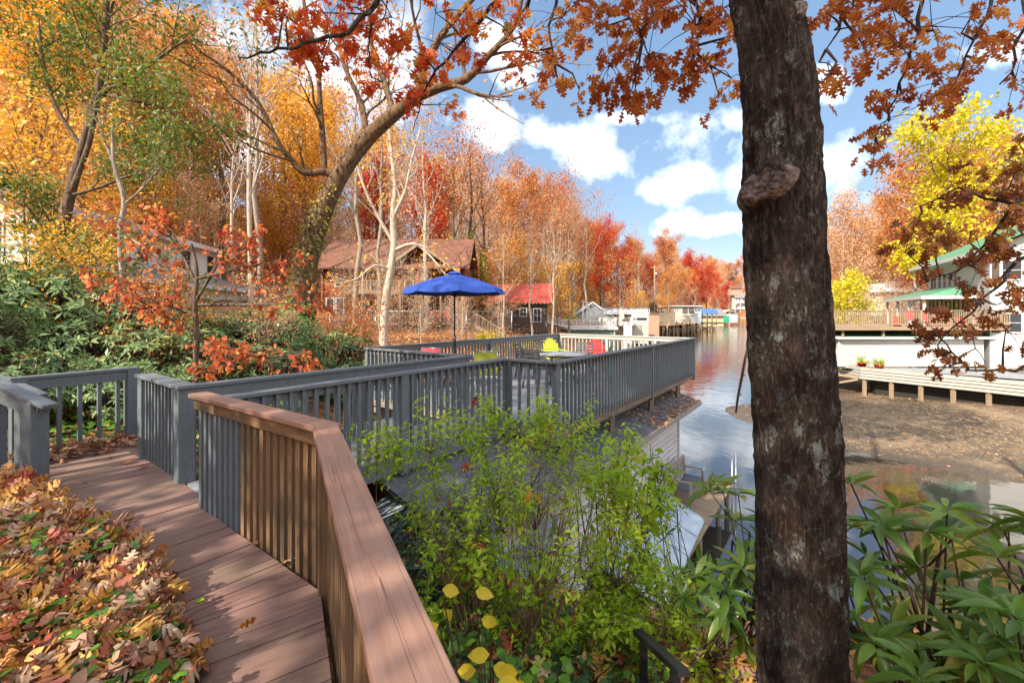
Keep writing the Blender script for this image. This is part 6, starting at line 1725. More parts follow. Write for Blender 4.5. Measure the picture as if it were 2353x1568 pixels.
# ---- shrubs
def shrub(name, label, base, centre, radii, ntip, per, lsize, T, leafmat, seed, cat='shrub', group=None, whorl=True, droop=.25, stemr=.012, nst=8, sig=.03, upb=.35, stemmat=None, shell=.45, extra=()):
    root = empty(name, base, label, cat, group)
    rg = rng_(seed); rs = np.random.RandomState(seed)
    bs = Vector(base); m = MB(); tips = []
    c = Vector(centre) - bs
    # main stems, each feeding the tips nearest to it
    mains = []
    for k in range(nst):
        q = Vector((rg.gauss(0, .5), rg.gauss(0, .5), rg.uniform(-.5, .2)))
        e = c + Vector((q.x * radii[0], q.y * radii[1], q.z * radii[2]))
        st = Vector((rg.gauss(0, .08), rg.gauss(0, .08), 0))
        mid = st.lerp(e, .5) + Vector((rg.gauss(0, .08), rg.gauss(0, .08), .05))
        pts = [st, st.lerp(mid, .6), mid, mid.lerp(e, .6), e]
        m.tube(pts, [stemr * 1.6, stemr * 1.3, stemr * 1.1, stemr, stemr * .7], 5, cap=False); mains.append(pts)
    for k in range(ntip):
        while True:
            q = Vector((rg.uniform(-1, 1), rg.uniform(-1, 1), rg.uniform(-1, 1)))
            if shell < q.length < 1: break
        e = c + Vector((q.x * radii[0], q.y * radii[1], q.z * radii[2]))
        if e.z < .02: e.z = .05 + rg.random() * .1
        mp_ = min(mains, key=lambda p: (p[-1] - e).length)
        s_ = mp_[rg.choice((2, 3, 4))]
        d = (e - s_)
        mid = s_.lerp(e, .55) - Vector((0, 0, .10 * d.length))
        m.tube([s_, mid, e], [stemr * .6, stemr * .45, stemr * .35], 4, cap=False)
        tips.append((e, ((e - mid).normalized() + Vector((0, 0, upb))).normalized()))
    for (p_, n_, sp_) in extra:
        p_ = Vector(p_) - bs; mp_ = min(mains, key=lambda p: (p[-1] - p_).length); s_ = mp_[3]
        m.tube([s_, s_.lerp(p_, .5) - Vector((0, 0, .05)), p_], [stemr * .8, stemr * .6, stemr * .4], 4, cap=False)
        for _ in range(n_):
            e = p_ + Vector((rg.gauss(0, sp_), rg.gauss(0, sp_), rg.gauss(0, sp_)))
            m.tube([p_.lerp(s_, .15), e], [stemr * .4, stemr * .3], 4, cap=False); tips.append((e, ((e - s_).normalized() + Vector((0, 0, upb))).normalized()))
    m.build('stems', stemmat or M['twig'], root)
    Pn = []; A = []; N = []; S = []; rn = []
    for (e, d) in tips:
        a = d.orthogonal().normalized(); b = d.cross(a); ph = rg.random() * 6.28; tint = rg.random()
        k = max(3, int(per * rg.uniform(.75, 1.25)))
        for j in range(k):
            an = ph + 2 * PI * j / k * (1 if whorl else 2.4)
            ra = (a * math.cos(an) + b * math.sin(an))
            el = rg.uniform(-.15, .75) if whorl else rg.uniform(-.3, .9)
            ax = ra * math.cos(el) + d * math.sin(el) + Vector((0, 0, -droop * rg.random()))
            back = 0 if whorl else rg.random() * lsize * 3.5
            p = e - d * back + ra * .004 + Vector((rg.gauss(0, sig), rg.gauss(0, sig), rg.gauss(0, sig))) * (0.15 if whorl else 1)
            Pn.append(tuple(p)); A.append(tuple(ax)); N.append(tuple(d + Vector((rg.gauss(0, .25), rg.gauss(0, .25), rg.gauss(0, .25))))); S.append(lsize * rg.uniform(.6, 1.2)); rn.append(min(1, tint * .5 + rg.random() * .5))
    leaf_mesh('leaves', T, Pn, A, N, S, leafmat, root, np.array(rn), seed)
    return root
# left rhododendron thicket: one plant, copied
proto = shrub('rhododendron_bush', 'x', (0, 0, 0), (0, 0, 1.0), (1.25, 1.15, .72), 260, 9, .17, T_RHF, M['l_rhodfar'], 71, nst=12, stemr=.02)
spots = []
rg = rng_(77)
BUSH = [(-11.3, 9.0, 1.25, 'leftmost rhododendron of the thicket, touching the left edge of the photo'), (-9.9, 10.0, 1.35, 'rhododendron under the leaning green leaved tree'), (-8.6, 9.1, 1.15, 'rhododendron behind the left end of the walkway back railing'),
        (-7.9, 10.8, 1.35, 'rhododendron in front of the left white house, behind the others'), (-7.0, 9.2, 1.05, 'rhododendron left of the dogwood stem'), (-6.6, 11.4, 1.3, 'tall rhododendron behind the dogwood'),
        (-5.4, 10.2, .95, 'rhododendron right of the dogwood stem'), (-5.3, 12.6, 1.15, 'rhododendron at the ivy covered base of the leaning tree'), (-4.2, 11.8, .85, 'low rhododendron between the leaning tree and the deck corner'),
        (-9.8, 7.6, 1.0, 'rhododendron directly behind the stair railing at the left'), (-8.2, 7.4, .85, 'low rhododendron seen through the widely spaced balusters'), (-6.6, 7.7, .72, 'low rhododendron just behind the walkway back railing post'),
        (-13.4, 11.5, 1.5, 'rhododendron at the left edge behind the leftmost one'), (-4.9, 8.6, .6, 'low rhododendron behind the short grey corner railing'), (-4.4, 13.8, .9, 'rhododendron right of the leaning tree, farthest of the thicket'), (-3.0, 12.0, .6, 'small rhododendron close to the deck corner')]
for i, (x, y, s, lb) in enumerate(BUSH):
    o = proto if i == 0 else copy_tree(proto)
    o.location = (x, y, gz(x, y) - .05); o.scale = (s, s, s); o.rotation_euler = (0, 0, rg.uniform(0, 6.28)); o['label'] = lb
# shrubs filling the bank under the ramp and behind the deck
proto2 = shrub('leafy_shrub', 'x', (0, 0, 0), (0, 0, .6), (.8, .8, .6), 140, 7, .10, T_SM, M['l_green'], 72, nst=9, stemr=.01, whorl=False)
for i, (x, y, s, lb) in enumerate(((-3.9, 6.9, .7, 'small green shrub below the lower steps behind the ramp'), (-3.0, 8.6, .8, 'green shrub beside the ramp on its far side'), (-1.0, 24, 1.1, 'green shrub on the leafy bank behind the umbrella'), (-12.5, 8.2, 1.3, 'green leafy shrub at the left edge above the stair railing'))):
    o = proto2 if i == 0 else copy_tree(proto2)
    o.location = (x, y, gz(x, y)); o.scale = (s, s, s); o['label'] = lb
proto3 = shrub('yellow_shrub', 'x', (0, 0, 0), (0, 0, .7), (1.1, .9, .7), 150, 8, .12, T_RH, M['l_yel'], 73, nst=9, stemr=.01, whorl=False)
for i, (x, y, s, lb) in enumerate(((-1.6, 31, 1.0, 'yellow leaved shrub at the foot of the cabin steps'), (.6, 33, 1.1, 'yellow leaved shrub right of the cabin steps'), (2.4, 36, .9, 'yellow leaved shrub below the red roofed cabin'), (9.5, 70, 1.5, 'golden shrub left of the white boathouse stairs'))):
    o = proto3 if i == 0 else copy_tree(proto3)
    o.location = (x, y, gz(x, y)); o.scale = (s, s, s); o['label'] = lb
for i, pt_ in enumerate(POTS):
    pl = shrub('potted_plant', ('left', 'right')[i] + ' of the two leafy plants growing in the red dock pots', pt_.location + V(0, 0, .3), pt_.location + V(0, 0, .62), (.42, .40, .30), 40, 8, .13, T_SM, M['l_azal'], 90 + i, cat='plant', nst=5, stemr=.006, whorl=False)

# bright green shrub in the centre
shrub('azalea_bush', 'large bright green small-leaved shrub with thin brown stems in the centre foreground', V(.05, 2.85, -3.0), V(.12, 3.15, -1.56), (1.02, .80, .84), 430, 25, .052, T_SM, M['l_azal'], 81, whorl=False, nst=22, stemr=.0055, sig=.028, stemmat=M['twigl'], shell=.25, extra=[(P(865, 1000, 2.9), 14, .07), (P(900, 1010, 2.9), 10, .06), (P(1135, 920, 3.3), 12, .06), (P(1250, 935, 3.3), 14, .07), (P(1060, 950, 3.2), 12, .08), (P(1330, 960, 3.3), 10, .07), (P(980, 990, 3.0), 14, .09), (P(1440, 1010, 3.3), 10, .08)])
shrub('azalea_bush', 'bright green small-leaved shrub at the left foot of the big trunk', V(1.0, 3.0, -3.1), V(.98, 2.95, -2.12), (.62, .6, .50), 240, 22, .052, T_SM, M['l_azal'], 82, whorl=False, nst=12, stemr=.005, sig=.028, stemmat=M['twigl'], shell=.25)
shrub('broadleaf_shrub', 'taller shrub with larger drooping green and yellow leaves above the boathouse roof edge', V(.85, 3.9, -2.9), V(.98, 3.75, -1.36), (.42, .4, .28), 60, 7, .10, T_OV, M['l_azal'], 83, whorl=False, nst=9, stemr=.006, droop=.7, sig=.03)
shrub('thin_shrub', 'thin dark-leaved shrub against the pale boathouse wall', V(1.9, 4.9, -3.7), V(1.55, 4.8, -2.1), (.34, .4, .55), 48, 7, .085, T_SM, M['l_rhod'], 84, nst=9, stemr=.005)
rs = np.random.RandomState(14); az = [o for o in COL.objects if o.name.startswith('azalea_bush')][0]
q = rs.randn(110, 3) * np.array([.5, .4, .45]) + np.array(tuple(V(.12, 3.1, -1.85) - az.location))
leaf_mesh('caught_leaves', T_OAK, q, rs.randn(110, 3) + np.array([0, 0, -.8]), rs.randn(110, 3), .085 * rs.uniform(.6, 1.2, 110), M['l_oak'], az, None, 15)
# dark rhododendron by the cedar rail
shrub('rhododendron_bush', 'dark narrow-leaved rhododendron between the cedar railing and the bright green shrub', V(-.75, 3.6, -3.0), V(-.72, 3.45, -2.02), (.50, .55, .48), 90, 9, .135, T_RHO, M['l_rhoddk'], 85, nst=9, stemr=.010)
shrub('rhododendron_bush', 'dark low rhododendron at the bottom beside the cedar railing', V(-.2, 2.3, -3.1), V(-.22, 2.3, -2.45), (.45, .5, .42), 80, 9, .12, T_RHO, M['l_rhoddk'], 86, nst=9, stemr=.009)
# big rhododendrons right of and behind the trunk
shrub('rhododendron_bush', 'large-leaved rhododendron at the lower right in front of the water, right of the big trunk', V(2.2, 2.1, -2.6), V(2.02, 2.05, -1.27), (.74, .62, .48), 52, 9, .165, T_RHO, M['l_rhod'], 87, nst=9, stemr=.011, droop=.08, upb=.6)
shrub('rhododendron_bush', 'large-leaved rhododendron filling the bottom right corner of the photo', V(2.6, 1.7, -2.5), V(2.2, 1.72, -1.52), (.78, .5, .38), 44, 9, .155, T_RHO, M['l_rhod'], 88, nst=8, stemr=.010, droop=.08, upb=.6)
shrub('rhododendron_bush', 'open rhododendron with long leaves just left of the big trunk over the water', V(1.35, 2.75, -2.9), V(1.30, 2.62, -1.48), (.34, .40, .50), 34, 8, .15, T_RHO, M['l_rhod'], 89, nst=7, stemr=.009, droop=.08, upb=.6)
# twig with big yellow leaves
yr_ = empty('yellow_leaf_sapling', V(-.15, 1.75, -2.6), 'thin arching sapling with large oval yellow leaves beside the cedar railing', 'sapling')
ym = MB(); Pn = []; A = []; N = []; S = []
rg = rng_(6)
YL = [(1015, 1352, 1.9), (1092, 1356, 2.0), (1040, 1400, 1.95), (1008, 1432, 1.85), (1125, 1502, 1.6), (1132, 1530, 1.6), (1190, 1545, 1.55), (1205, 1566, 1.55), (1105, 1420, 1.95), (1050, 1540, 1.7), (1140, 1572, 1.5)]
for i, (x, y, d) in enumerate(YL):
    p = P(x, y, d) - yr_.location
    ym.tube([V(0, 0, 0), p * .5 + V(.05, 0, .12), p], [.008, .005, .003], 5, cap=False)
    Pn.append(tuple(p)); A.append((rg.uniform(-1, 1), rg.uniform(-.4, .2), rg.uniform(-.4, .1))); N.append((rg.gauss(0, .3), -.8, .6)); S.append(.085 if i < 4 else .082)
ym.build('stem', M['twig'], yr_)
leaf_mesh('leaves', T_OV, Pn, A, N, S, M['l_yelbig'], yr_)

# ---- the big trunk: oak with its limbs overhead
OB = V(1.40, 2.0, -2.75)
oak = empty('oak_tree', OB, 'big dark oak trunk with rough lichened bark, russet leaves hanging across the top', 'tree')
cl_pts = [(-2.9, 1.40, .205), (-1.70, 1.325, .168), (-1.16, 1.320, .163), (-.66, 1.308, .158), (-.10, 1.270, .158), (.30, 1.250, .155), (.60, 1.243, .153), (.95, 1.228, .143), (1.20, 1.200, .134), (1.5, 1.138, .124), (2.0, 1.05, .155), (2.6, .95, .15), (4.2, .80, .13), (6.0, .9, .10)]
zs = np.array([c[0] for c in cl_pts]); xs_ = np.array([c[1] for c in cl_pts]); rs_ = np.array([c[2] for c in cl_pts])
nz_, na_ = 900, 210
Zg = np.concatenate([np.linspace(-2.9, 2.0, nz_ - 60), np.linspace(2.02, 6.0, 60)])
vv = np.zeros((nz_, na_ + 1, 3)); scar = np.zeros((nz_, na_ + 1))
cxs = np.interp(Zg, zs, xs_); crs = np.interp(Zg, zs, rs_)
for i in range(nz_):
    z = Zg[i]; cx, r0 = cxs[i], crs[i]
    for j in range(na_):
        a = 2 * PI * j / na_
        ca, sa = math.cos(a), math.sin(a)
        q = Vector((ca * 1.9, sa * 1.9, z * .62))
        tw = Vector((0, 0, 0))
        n1 = noise.noise(Vector((ca * 2.4 + .15 * noise.noise(Vector((ca, sa, z * 3))), sa * 2.4, z * .9)) * 3.0)
        rid = 1 - abs(noise.noise(Vector((ca * 4.4, sa * 4.4, z * 2.3 + noise.noise(q * 2) * .8)) * 1.55)) * 2.2
        fine = noise.noise(Vector((ca * 9, sa * 9, z * 14)) * 1.3)
        big = noise.noise(Vector((ca * .8, sa * .8, z * 1.1)))
        d = .012 * rid + .006 * fine + .012 * big + .004 * n1 + .007 * noise.noise(Vector((ca * 11, sa * 11, z * 9 + 5))) + .003 * noise.noise(Vector((ca * 26, sa * 26, z * 34)))
        # big knot low on the left face, small one upper right
        kz, ka = .56, R(214)
        da = (a - ka + PI) % (2 * PI) - PI
        g1 = math.exp(-((da / .42) ** 2 + ((z - kz - .10 * da) / .058) ** 2))
        g1r = math.exp(-((math.hypot(da / .46, (z - kz - .10 * da) / .07) - 1.0) / .22) ** 2)
        d += .040 * g1 + .026 * g1r; scar[i, j] = min(1, math.exp(-(math.hypot(da / .40, (z - kz - .10 * da) / .062)) ** 4) + math.exp(-(math.hypot(((a - R(285) + PI) % (2 * PI) - PI) / .2, (z - 1.305) / .045)) ** 4)); d += 0 - .012 * math.exp(-((da / .6) ** 2 + ((z - kz + .12) / .06) ** 2))
        da2 = (a - R(285) + PI) % (2 * PI) - PI
        d += .016 * math.exp(-((math.hypot(da2 / .22, (z - 1.305) / .04) - .8) / .35) ** 2)
        # long seam low down
        da3 = (a - R(252) + PI) % (2 * PI) - PI
        if z < -.8: d -= .016 * math.exp(-(da3 / .07) ** 2) * min(1, (-.8 - z) / .25)
        rr = r0 + d
        vv[i, j] = (cx + ca * rr, 2.0 + sa * rr, z)
vv[:, na_] = vv[:, 0]
tr_o = grid_mesh('trunk', vv[:, ::-1, 0] - OB.x, vv[:, ::-1, 1] - OB.y, vv[:, ::-1, 2] - OB.z, M['b_dark'])
tr_o.parent = oak
at_ = tr_o.data.attributes.new('scar', 'FLOAT', 'POINT'); at_.data.foreach_set('value', scar[:, ::-1].ravel().astype(np.float32))
def knot(c, nrm, a, b, th, seed):
    m = MB(); nrm = Vector(nrm).normalized(); s_ = nrm.cross(V(0, 0, 1)).normalized() * -1; u_ = s_.cross(nrm) * -1; u_ = u_ if u_.z > 0 else -u_
    prof = [(1.42, -.95), (1.30, -.35), (1.17, .15), (1.07, .48), (1.0, .70), (.92, .80), (.82, .78), (.66, .84), (.5, .86), (.34, .92), (.18, .90), (0.02, .92)]
    n = 44; rings = []
    for (r_, h_) in prof:
        ring = []
        for k in range(n):
            an = 2 * PI * k / n
            w1 = 1 + .10 * noise.noise(Vector((math.cos(an) * 1.2, math.sin(an) * 1.2, seed))) + .05 * noise.noise(Vector((math.cos(an) * 5, math.sin(an) * 5, r_ * 4 + seed)))
            hh = th * (h_ + .28 * noise.noise(Vector((math.cos(an) * 3 * r_, math.sin(an) * 3 * r_, seed + 3 * r_))) + .12 * noise.noise(Vector((math.cos(an) * 11 * r_, math.sin(an) * 11 * r_, seed))))
            ring.append(Vector(c) - OB + s_ * (a * r_ * w1 * math.cos(an)) + u_ * (b * r_ * w1 * math.sin(an) + .22 * a * r_ * math.cos(an)) + nrm * hh)
        rings.append(ring)
    for q, w2 in zip(rings[:-1], rings[1:]):
        for k in range(n): m.face([q[k], q[(k + 1) % n], w2[(k + 1) % n], w2[k]], smooth=True)
    return m.build('knot', M['b_knot'], oak)
M['b_knot'] = m_bark('knot_bark', (.035, .026, .022), (.27, .22, .20), (.33, .36, .33), .3, 1.6, 1.0)
knot((1.118, 1.915, .56), (-.70, -.71, .12), .096, .068, .055, 2.0)
knot((1.222, 1.865, 1.30), (.0, -1, .1), .036, .030, .022, 7.0)
lk = [([V(.95, 2, 2.6), V(-.2, 2.6, 3.6), V(-1.2, 3.4, 4.2), V(-2.6, 4.2, 4.6)], [.10, .08, .06, .03]),
      ([V(.95, 2, 2.6), V(.8, 3.2, 3.6), V(.5, 4.6, 4.1), V(.2, 6.2, 4.3)], [.09, .07, .05, .02]),
      ([V(.88, 2, 3.4), V(1.8, 3.2, 4.3), V(2.8, 4.4, 4.6), V(3.6, 5.6, 4.6)], [.09, .07, .05, .02]),
      ([V(.85, 2, 3.8), V(2.2, 2.8, 4.7), V(3.6, 3.8, 4.9), V(5.2, 4.6, 4.6)], [.09, .07, .05, .02]),
      ([V(.9, 2, 5.6), V(1.2, 2.8, 8), V(1.8, 4.2, 10.5), V(2.4, 5.4, 12.8)], [.12, .10, .07, .04]),
      ([V(.85, 2, 4.2), V(-.4, 1.2, 5.2), V(-2, .2, 5.8), V(-3.6, -.8, 6.2)], [.09, .07, .05, .02])]
segs = []; tips = []; rg = rng_(12)
SPRAY = []        # ends of leafy sprays: frame x, y, distance, spread in metres, leaves
def spray(x, y, d, r_, n): SPRAY.append((P(x, y, d), r_, n))
for (x, y, d, r_, n) in ((1290, 40, 4.6, .42, 60), (1260, 120, 4.6, .30, 34), (1290, 190, 4.4, .22, 20), (1390, 60, 4.4, .36, 60), (1400, 150, 4.2, .30, 46), (1450, 210, 4.2, .22, 24), (1500, 40, 4.2, .34, 60),
                        (1490, 130, 4.0, .28, 46), (1560, 180, 4.0, .22, 24), (1600, 60, 4.0, .32, 56), (1590, 130, 4.0, .24, 30), (1660, 100, 3.8, .20, 22), (1660, 20, 4.0, .3, 40), (1650, 215, 3.8, .12, 7), (1680, 180, 3.8, .13, 10), (1345, -20, 4.4, .4, 40), (1450, -20, 4.2, .4, 40), (1560, -20, 4.0, .4, 40),
                        (1460, 232, 4.2, .10, 7), (1330, 205, 4.3, .12, 8)):
    spray(x, y, d, r_, n)
RS = []
for (x, y, d, r_, n) in ((1900, 30, 4.0, .28, 40), (1900, 145, 3.8, .16, 14), (1970, 60, 4.0, .28, 36), (1990, 110, 4.2, .22, 20), (2050, 20, 4.4, .36, 46), (2080, 120, 4.4, .32, 34), (2140, 60, 4.4, .36, 38), (2150, 170, 4.6, .34, 34), (2080, 210, 4.6, .26, 22), (2230, 40, 4.6, .42, 46),
                        (2250, 150, 4.8, .38, 38), (2310, 90, 4.8, .4, 40), (2040, 270, 4.6, .26, 22), (2010, 325, 4.6, .20, 15), (2330, 190, 5, .34, 30), (2120, 240, 4.8, .26, 20), (1960, -10, 4, .3, 30), (1890, 190, 3.6, .10, 6)):
    RS.append((P(x, y, d), r_, n))
def oak_leaves(name, sprays, mat, root, off, seed, size=.135, hubs=None):
    rg = rng_(seed); Pn = []; A = []; N = []; S = []; rn = []; m = MB()
    for (c, r_, n) in sprays:
        h = min(hubs, key=lambda q: (q - c).length) if hubs else c + V(0, 0, .5)
        mid = h.lerp(c, .5) + V(rg.gauss(0, .05), rg.gauss(0, .05), -.05 + .12 * (h - c).length)
        m.tube([h - off, mid - off, c - off], [.014, .009, .005], 5, cap=False)
        k = max(3, n // 6)
        for t_ in range(k):
            e = c + Vector((rg.gauss(0, r_ * .55), rg.gauss(0, r_ * .5), rg.gauss(-.02, r_ * .42)))
            m2 = c.lerp(e, .5) + V(0, 0, .03)
            m.tube([c - off, m2 - off, e - off], [.0045, .0035, .002], 4, cap=False)
            tint = rg.random()
            for q in range(int(n / k * 1.3) + 1):
                p = e + Vector((rg.gauss(0, .05), rg.gauss(0, .05), rg.gauss(0, .04)))
                out_ = (e - c); out_ = out_.normalized() if out_.length > .01 else V(0, 0, -1)
                ax = out_ * .6 + Vector((rg.gauss(0, .6), rg.gauss(0, .6), -.55 + rg.gauss(0, .35)))
                Pn.append(tuple(p - off)); A.append(tuple(ax)); N.append((rg.gauss(0, .8), -.55 + rg.gauss(0, .8), rg.gauss(.3, .6))); S.append(size * .98 * rg.uniform(.6, 1.25)); rn.append(min(1, tint * .5 + rg.random() * .5))
    m.build('twigs', M['twig'], root)
    leaf_mesh(name, T_OAK, Pn, A, N, S, mat, root, np.array(rn), seed)
hubs = []
for pts, rr in lk:
    m0 = []
    for i in range(len(pts) - 1):
        for j in range(4): m0.append(pts[i].lerp(pts[i + 1], j / 4))
    m0.append(pts[-1]); hubs += m0
# secondary limbs dropping into the picture
sec = [([V(.5, 4.6, 4.1), P(1400, -60, 4.6), P(1440, 20, 4.4), P(1480, 90, 4.2)], [.03, .022, .014, .008]), ([V(.5, 4.6, 4.1), P(1280, -40, 4.8), P(1265, 60, 4.7), P(1275, 150, 4.5)], [.03, .022, .014, .006]),
       ([V(.8, 3.2, 3.6), P(1590, -40, 4.2), P(1600, 40, 4.1), P(1590, 110, 4.0)], [.03, .022, .014, .006]), ([V(2.8, 4.4, 4.6), P(1950, -60, 4.3), P(1940, 40, 4.1), P(1900, 120, 3.8)], [.03, .02, .012, .006]),
       ([V(2.8, 4.4, 4.6), P(2120, -60, 4.7), P(2110, 80, 4.5), P(2060, 230, 4.6), P(2015, 310, 4.6)], [.03, .024, .016, .010, .005]), ([V(3.6, 3.8, 4.9), P(2280, -60, 5), P(2270, 40, 4.8), P(2200, 150, 4.7)], [.03, .024, .016, .008]),
       ([V(3.6, 3.8, 4.9), P(2360, -40, 5), P(2345, 90, 4.9), P(2300, 190, 4.9)], [.03, .024, .016, .008])]
lm = MB()
for pts, rr in lk + sec:
    P_ = [Vector(p) - OB for p in pts]
    out = [P_[0]]; ro = [rr[0]]
    for i in range(len(P_) - 1):
        for j in range(1, 5):
            t_ = j / 4; out.append(P_[i].lerp(P_[i + 1], t_) + Vector((rg.gauss(0, .02), rg.gauss(0, .02), rg.gauss(0, .02)))); ro.append(rr[i] * (1 - t_) + rr[i + 1] * t_)
    lm.tube(out, ro, 7, cap=False)
    if rr[0] < .05: hubs += [p + OB for p in out[3:]]
lm.build('limbs', M['b_dark'], oak)
oak_leaves('leaves', SPRAY + RS, M['l_oak'], oak, OB, 5, .135, hubs)
# unseen leafy crown high above the frame, added to shade the mud flat
rs = np.random.RandomState(4)
for key, n, c, rad_, sz_ in (('unseen_shade_crown', 4600, V(2.2, 5.2, 12.8), (5.0, 4.0, 3.0), .30),):
    q = rs.randn(n, 3); q /= np.linalg.norm(q, axis=1, keepdims=True); q *= rs.rand(n, 1) ** .4
    Pn = q * np.array(rad_) + np.array(tuple(c - OB))
    leaf_mesh(key, T_OAK, Pn, rs.randn(n, 3), rs.randn(n, 3) + np.array([0, 0, .8]), sz_ * rs.uniform(.7, 1.3, n), M['l_oak'], oak, None, 4)

# second oak off to the left, reaching over with scarlet leaves
O2 = V(-5.2, .6, -1.6)
oak2 = empty('oak_tree', O2, 'dark boughs with scarlet and orange oak leaves reaching in from the top left', 'tree')
lm = MB()
B2 = [([O2, V(-5.1, .7, 1.5), V(-4.6, 1.2, 3.6), V(-3.6, 2.4, 4.6), P(880, -60, 5.2)], [.24, .20, .16, .10, .05]),
      ([P(880, -60, 5.2), P(868, 5, 5.0), P(800, 70, 4.9), P(700, 100, 4.8), P(620, 118, 4.8), P(545, 140, 4.8)], [.035, .03, .024, .018, .013, .007]),
      ([V(-3.6, 2.4, 4.6), P(1060, -120, 5.6), P(1140, 2, 5.6), P(1085, 70, 5.6), P(1000, 165, 5.6), P(968, 215, 5.6), P(950, 300, 5.6)], [.08, .05, .030, .024, .016, .010, .004]),
      ([P(880, -60, 5.2), P(850, 40, 5.2), P(846, 110, 5.2), P(852, 170, 5.2)], [.02, .014, .010, .005])]
hub2 = []
for pts, rr in B2:
    P_ = [Vector(p) - O2 for p in pts]; out = [P_[0]]; ro = [rr[0]]
    for i in range(len(P_) - 1):
        for j in range(1, 5):
            t_ = j / 4; out.append(P_[i].lerp(P_[i + 1], t_) + Vector((rg.gauss(0, .012), rg.gauss(0, .012), rg.gauss(0, .012)))); ro.append(rr[i] * (1 - t_) + rr[i + 1] * t_)
    lm.tube(out, ro, 8, cap=False)
    if rr[0] < .09: hub2 += [p + O2 for p in out]
lm.build('trunk', M['b_dark'], oak2)
S2 = []
for (x, y, d, r_, n) in ((660, 40, 5, .34, 46), (700, 70, 5, .28, 30), (760, 30, 5.2, .36, 46), (740, 120, 5.2, .24, 20), (830, 60, 5.3, .32, 34), (850, 130, 5.3, .28, 26), (900, 40, 5.4, .36, 44), (940, 110, 5.5, .34, 38), (1000, 30, 5.5, .38, 46), (960, 180, 5.5, .26, 26), (1010, 100, 5.5, .32, 34),
                        (880, 190, 5.5, .2, 14), (1080, 30, 5.6, .32, 34), (1075, 110, 5.6, .26, 22), (1150, 40, 5.7, .28, 26), (1010, 240, 5.5, .14, 9), (950, 240, 5.5, .12, 7), (640, 10, 5, .25, 24), (1180, 90, 5.8, .2, 12)):
    S2.append((P(x, y, d), r_, n))
oak_leaves('leaves', S2, M['l_oakr'], oak2, O2, 6, .155, hub2)
n = 1800; q = rs.randn(n, 3); q /= np.linalg.norm(q, axis=1, keepdims=True); q *= rs.rand(n, 1) ** .4
leaf_mesh('unseen_shade_crown', T_OAK, q * np.array((2.6, 2.4, 1.6)) + np.array((-.6, -2.4, 8.0)), rs.randn(n, 3), rs.randn(n, 3) + np.array([0, 0, .8]), .24 * rs.uniform(.7, 1.3, n), M['l_oakr'], oak2, None, 7)  # unseen foliage set behind the camera, added for its shade
# third oak off the right edge: brown leaved boughs in front of the white house
O3 = V(8.6, 4.6, -2.2)
oak3 = empty('oak_tree', O3, 'drooping boughs of brown oak leaves hanging in from the right edge', 'tree')
lm = MB(); hub3 = []
B3 = [([O3, V(8.5, 4.7, 2), V(8.2, 4.8, 4), V(7.8, 5, 6)], [.22, .18, .13, .08]),
      ([V(8.4, 4.7, 2.6), P(2420, 400, 5.4), P(2330, 470, 5.2), P(2200, 430, 5.1), P(2120, 470, 5.0)], [.05, .03, .02, .012, .006]),
      ([V(8.5, 4.7, 1.6), P(2430, 560, 5.2), P(2330, 600, 5.0), P(2260, 690, 4.9), P(2150, 790, 4.8)], [.05, .03, .02, .013, .006]),
      ([V(8.5, 4.7, 1.0), P(2430, 800, 5.0), P(2330, 850, 4.9), P(2230, 850, 4.8), P(2150, 770, 4.8)], [.04, .02, .015, .010, .006]),
      ([P(2330, 470, 5.2), P(2270, 560, 5.1), P(2200, 620, 5.0), P(2130, 640, 5)], [.02, .014, .009, .005])]
for pts, rr in B3:
    P_ = [Vector(p) - O3 for p in pts]; out = [P_[0]]; ro = [rr[0]]
    for i in range(len(P_) - 1):
        for j in range(1, 5):
            t_ = j / 4; out.append(P_[i].lerp(P_[i + 1], t_) + Vector((rg.gauss(0, .015), rg.gauss(0, .015), rg.gauss(0, .015)))); ro.append(rr[i] * (1 - t_) + rr[i + 1] * t_)
    lm.tube(out, ro, 7, cap=False)
    if rr[0] < .06: hub3 += [p + O3 for p in out[3:]]
lm.build('trunk', M['b_dark'], oak3)
S3 = [(P(x, y, d), r_, n) for (x, y, d, r_, n) in ((2330, 400, 5.2, .30, 34), (2280, 440, 5.2, .26, 26), (2220, 420, 5.1, .22, 20), (2160, 450, 5.1, .2, 16), (2110, 500, 5, .18, 14), (2080, 580, 5, .22, 20), (2150, 560, 5, .26, 24), (2230, 530, 5.1, .28, 26), (2310, 540, 5.2, .32, 34), (2330, 640, 5, .28, 26),
        (2250, 620, 5, .26, 22), (2180, 640, 5, .24, 20), (2290, 700, 4.9, .24, 20), (2200, 750, 4.8, .22, 20), (2150, 770, 4.8, .20, 20), (2170, 810, 4.8, .2, 20), (2240, 800, 4.8, .24, 20), (2310, 760, 4.9, .26, 20), (2190, 835, 4.8, .12, 8), (2340, 330, 5.3, .26, 20), (2340, 480, 5.2, .3, 26), (2330, 580, 5.1, .25, 22))]
oak_leaves('leaves', S3, M['l_oakb'], oak3, O3, 8, .135, hub3)

# dangling vine
dv = MB(); dv.tube([P(1728, 740, 3.2), P(1722, 780, 3.2), P(1712, 820, 3.2), P(1703, 870, 3.2), P(1695, 910, 3.2), P(1690, 948, 3.2)], [.010, .010, .009, .010, .009, .006], 7)
for i in range(8): 
    p = P(1722 - i * 4, 775 + i * 22, 3.2); dv.tube([p, p + V(.02 * (-1) ** i, 0, .01)], [.006, .002], 4)
o = dv.build('broken_branch', M['b_brown'], None, origin=P(1728, 740, 3.2)); tag(o, 'thin dark dead branch hanging beside the left side of the big trunk over the water', 'branch')

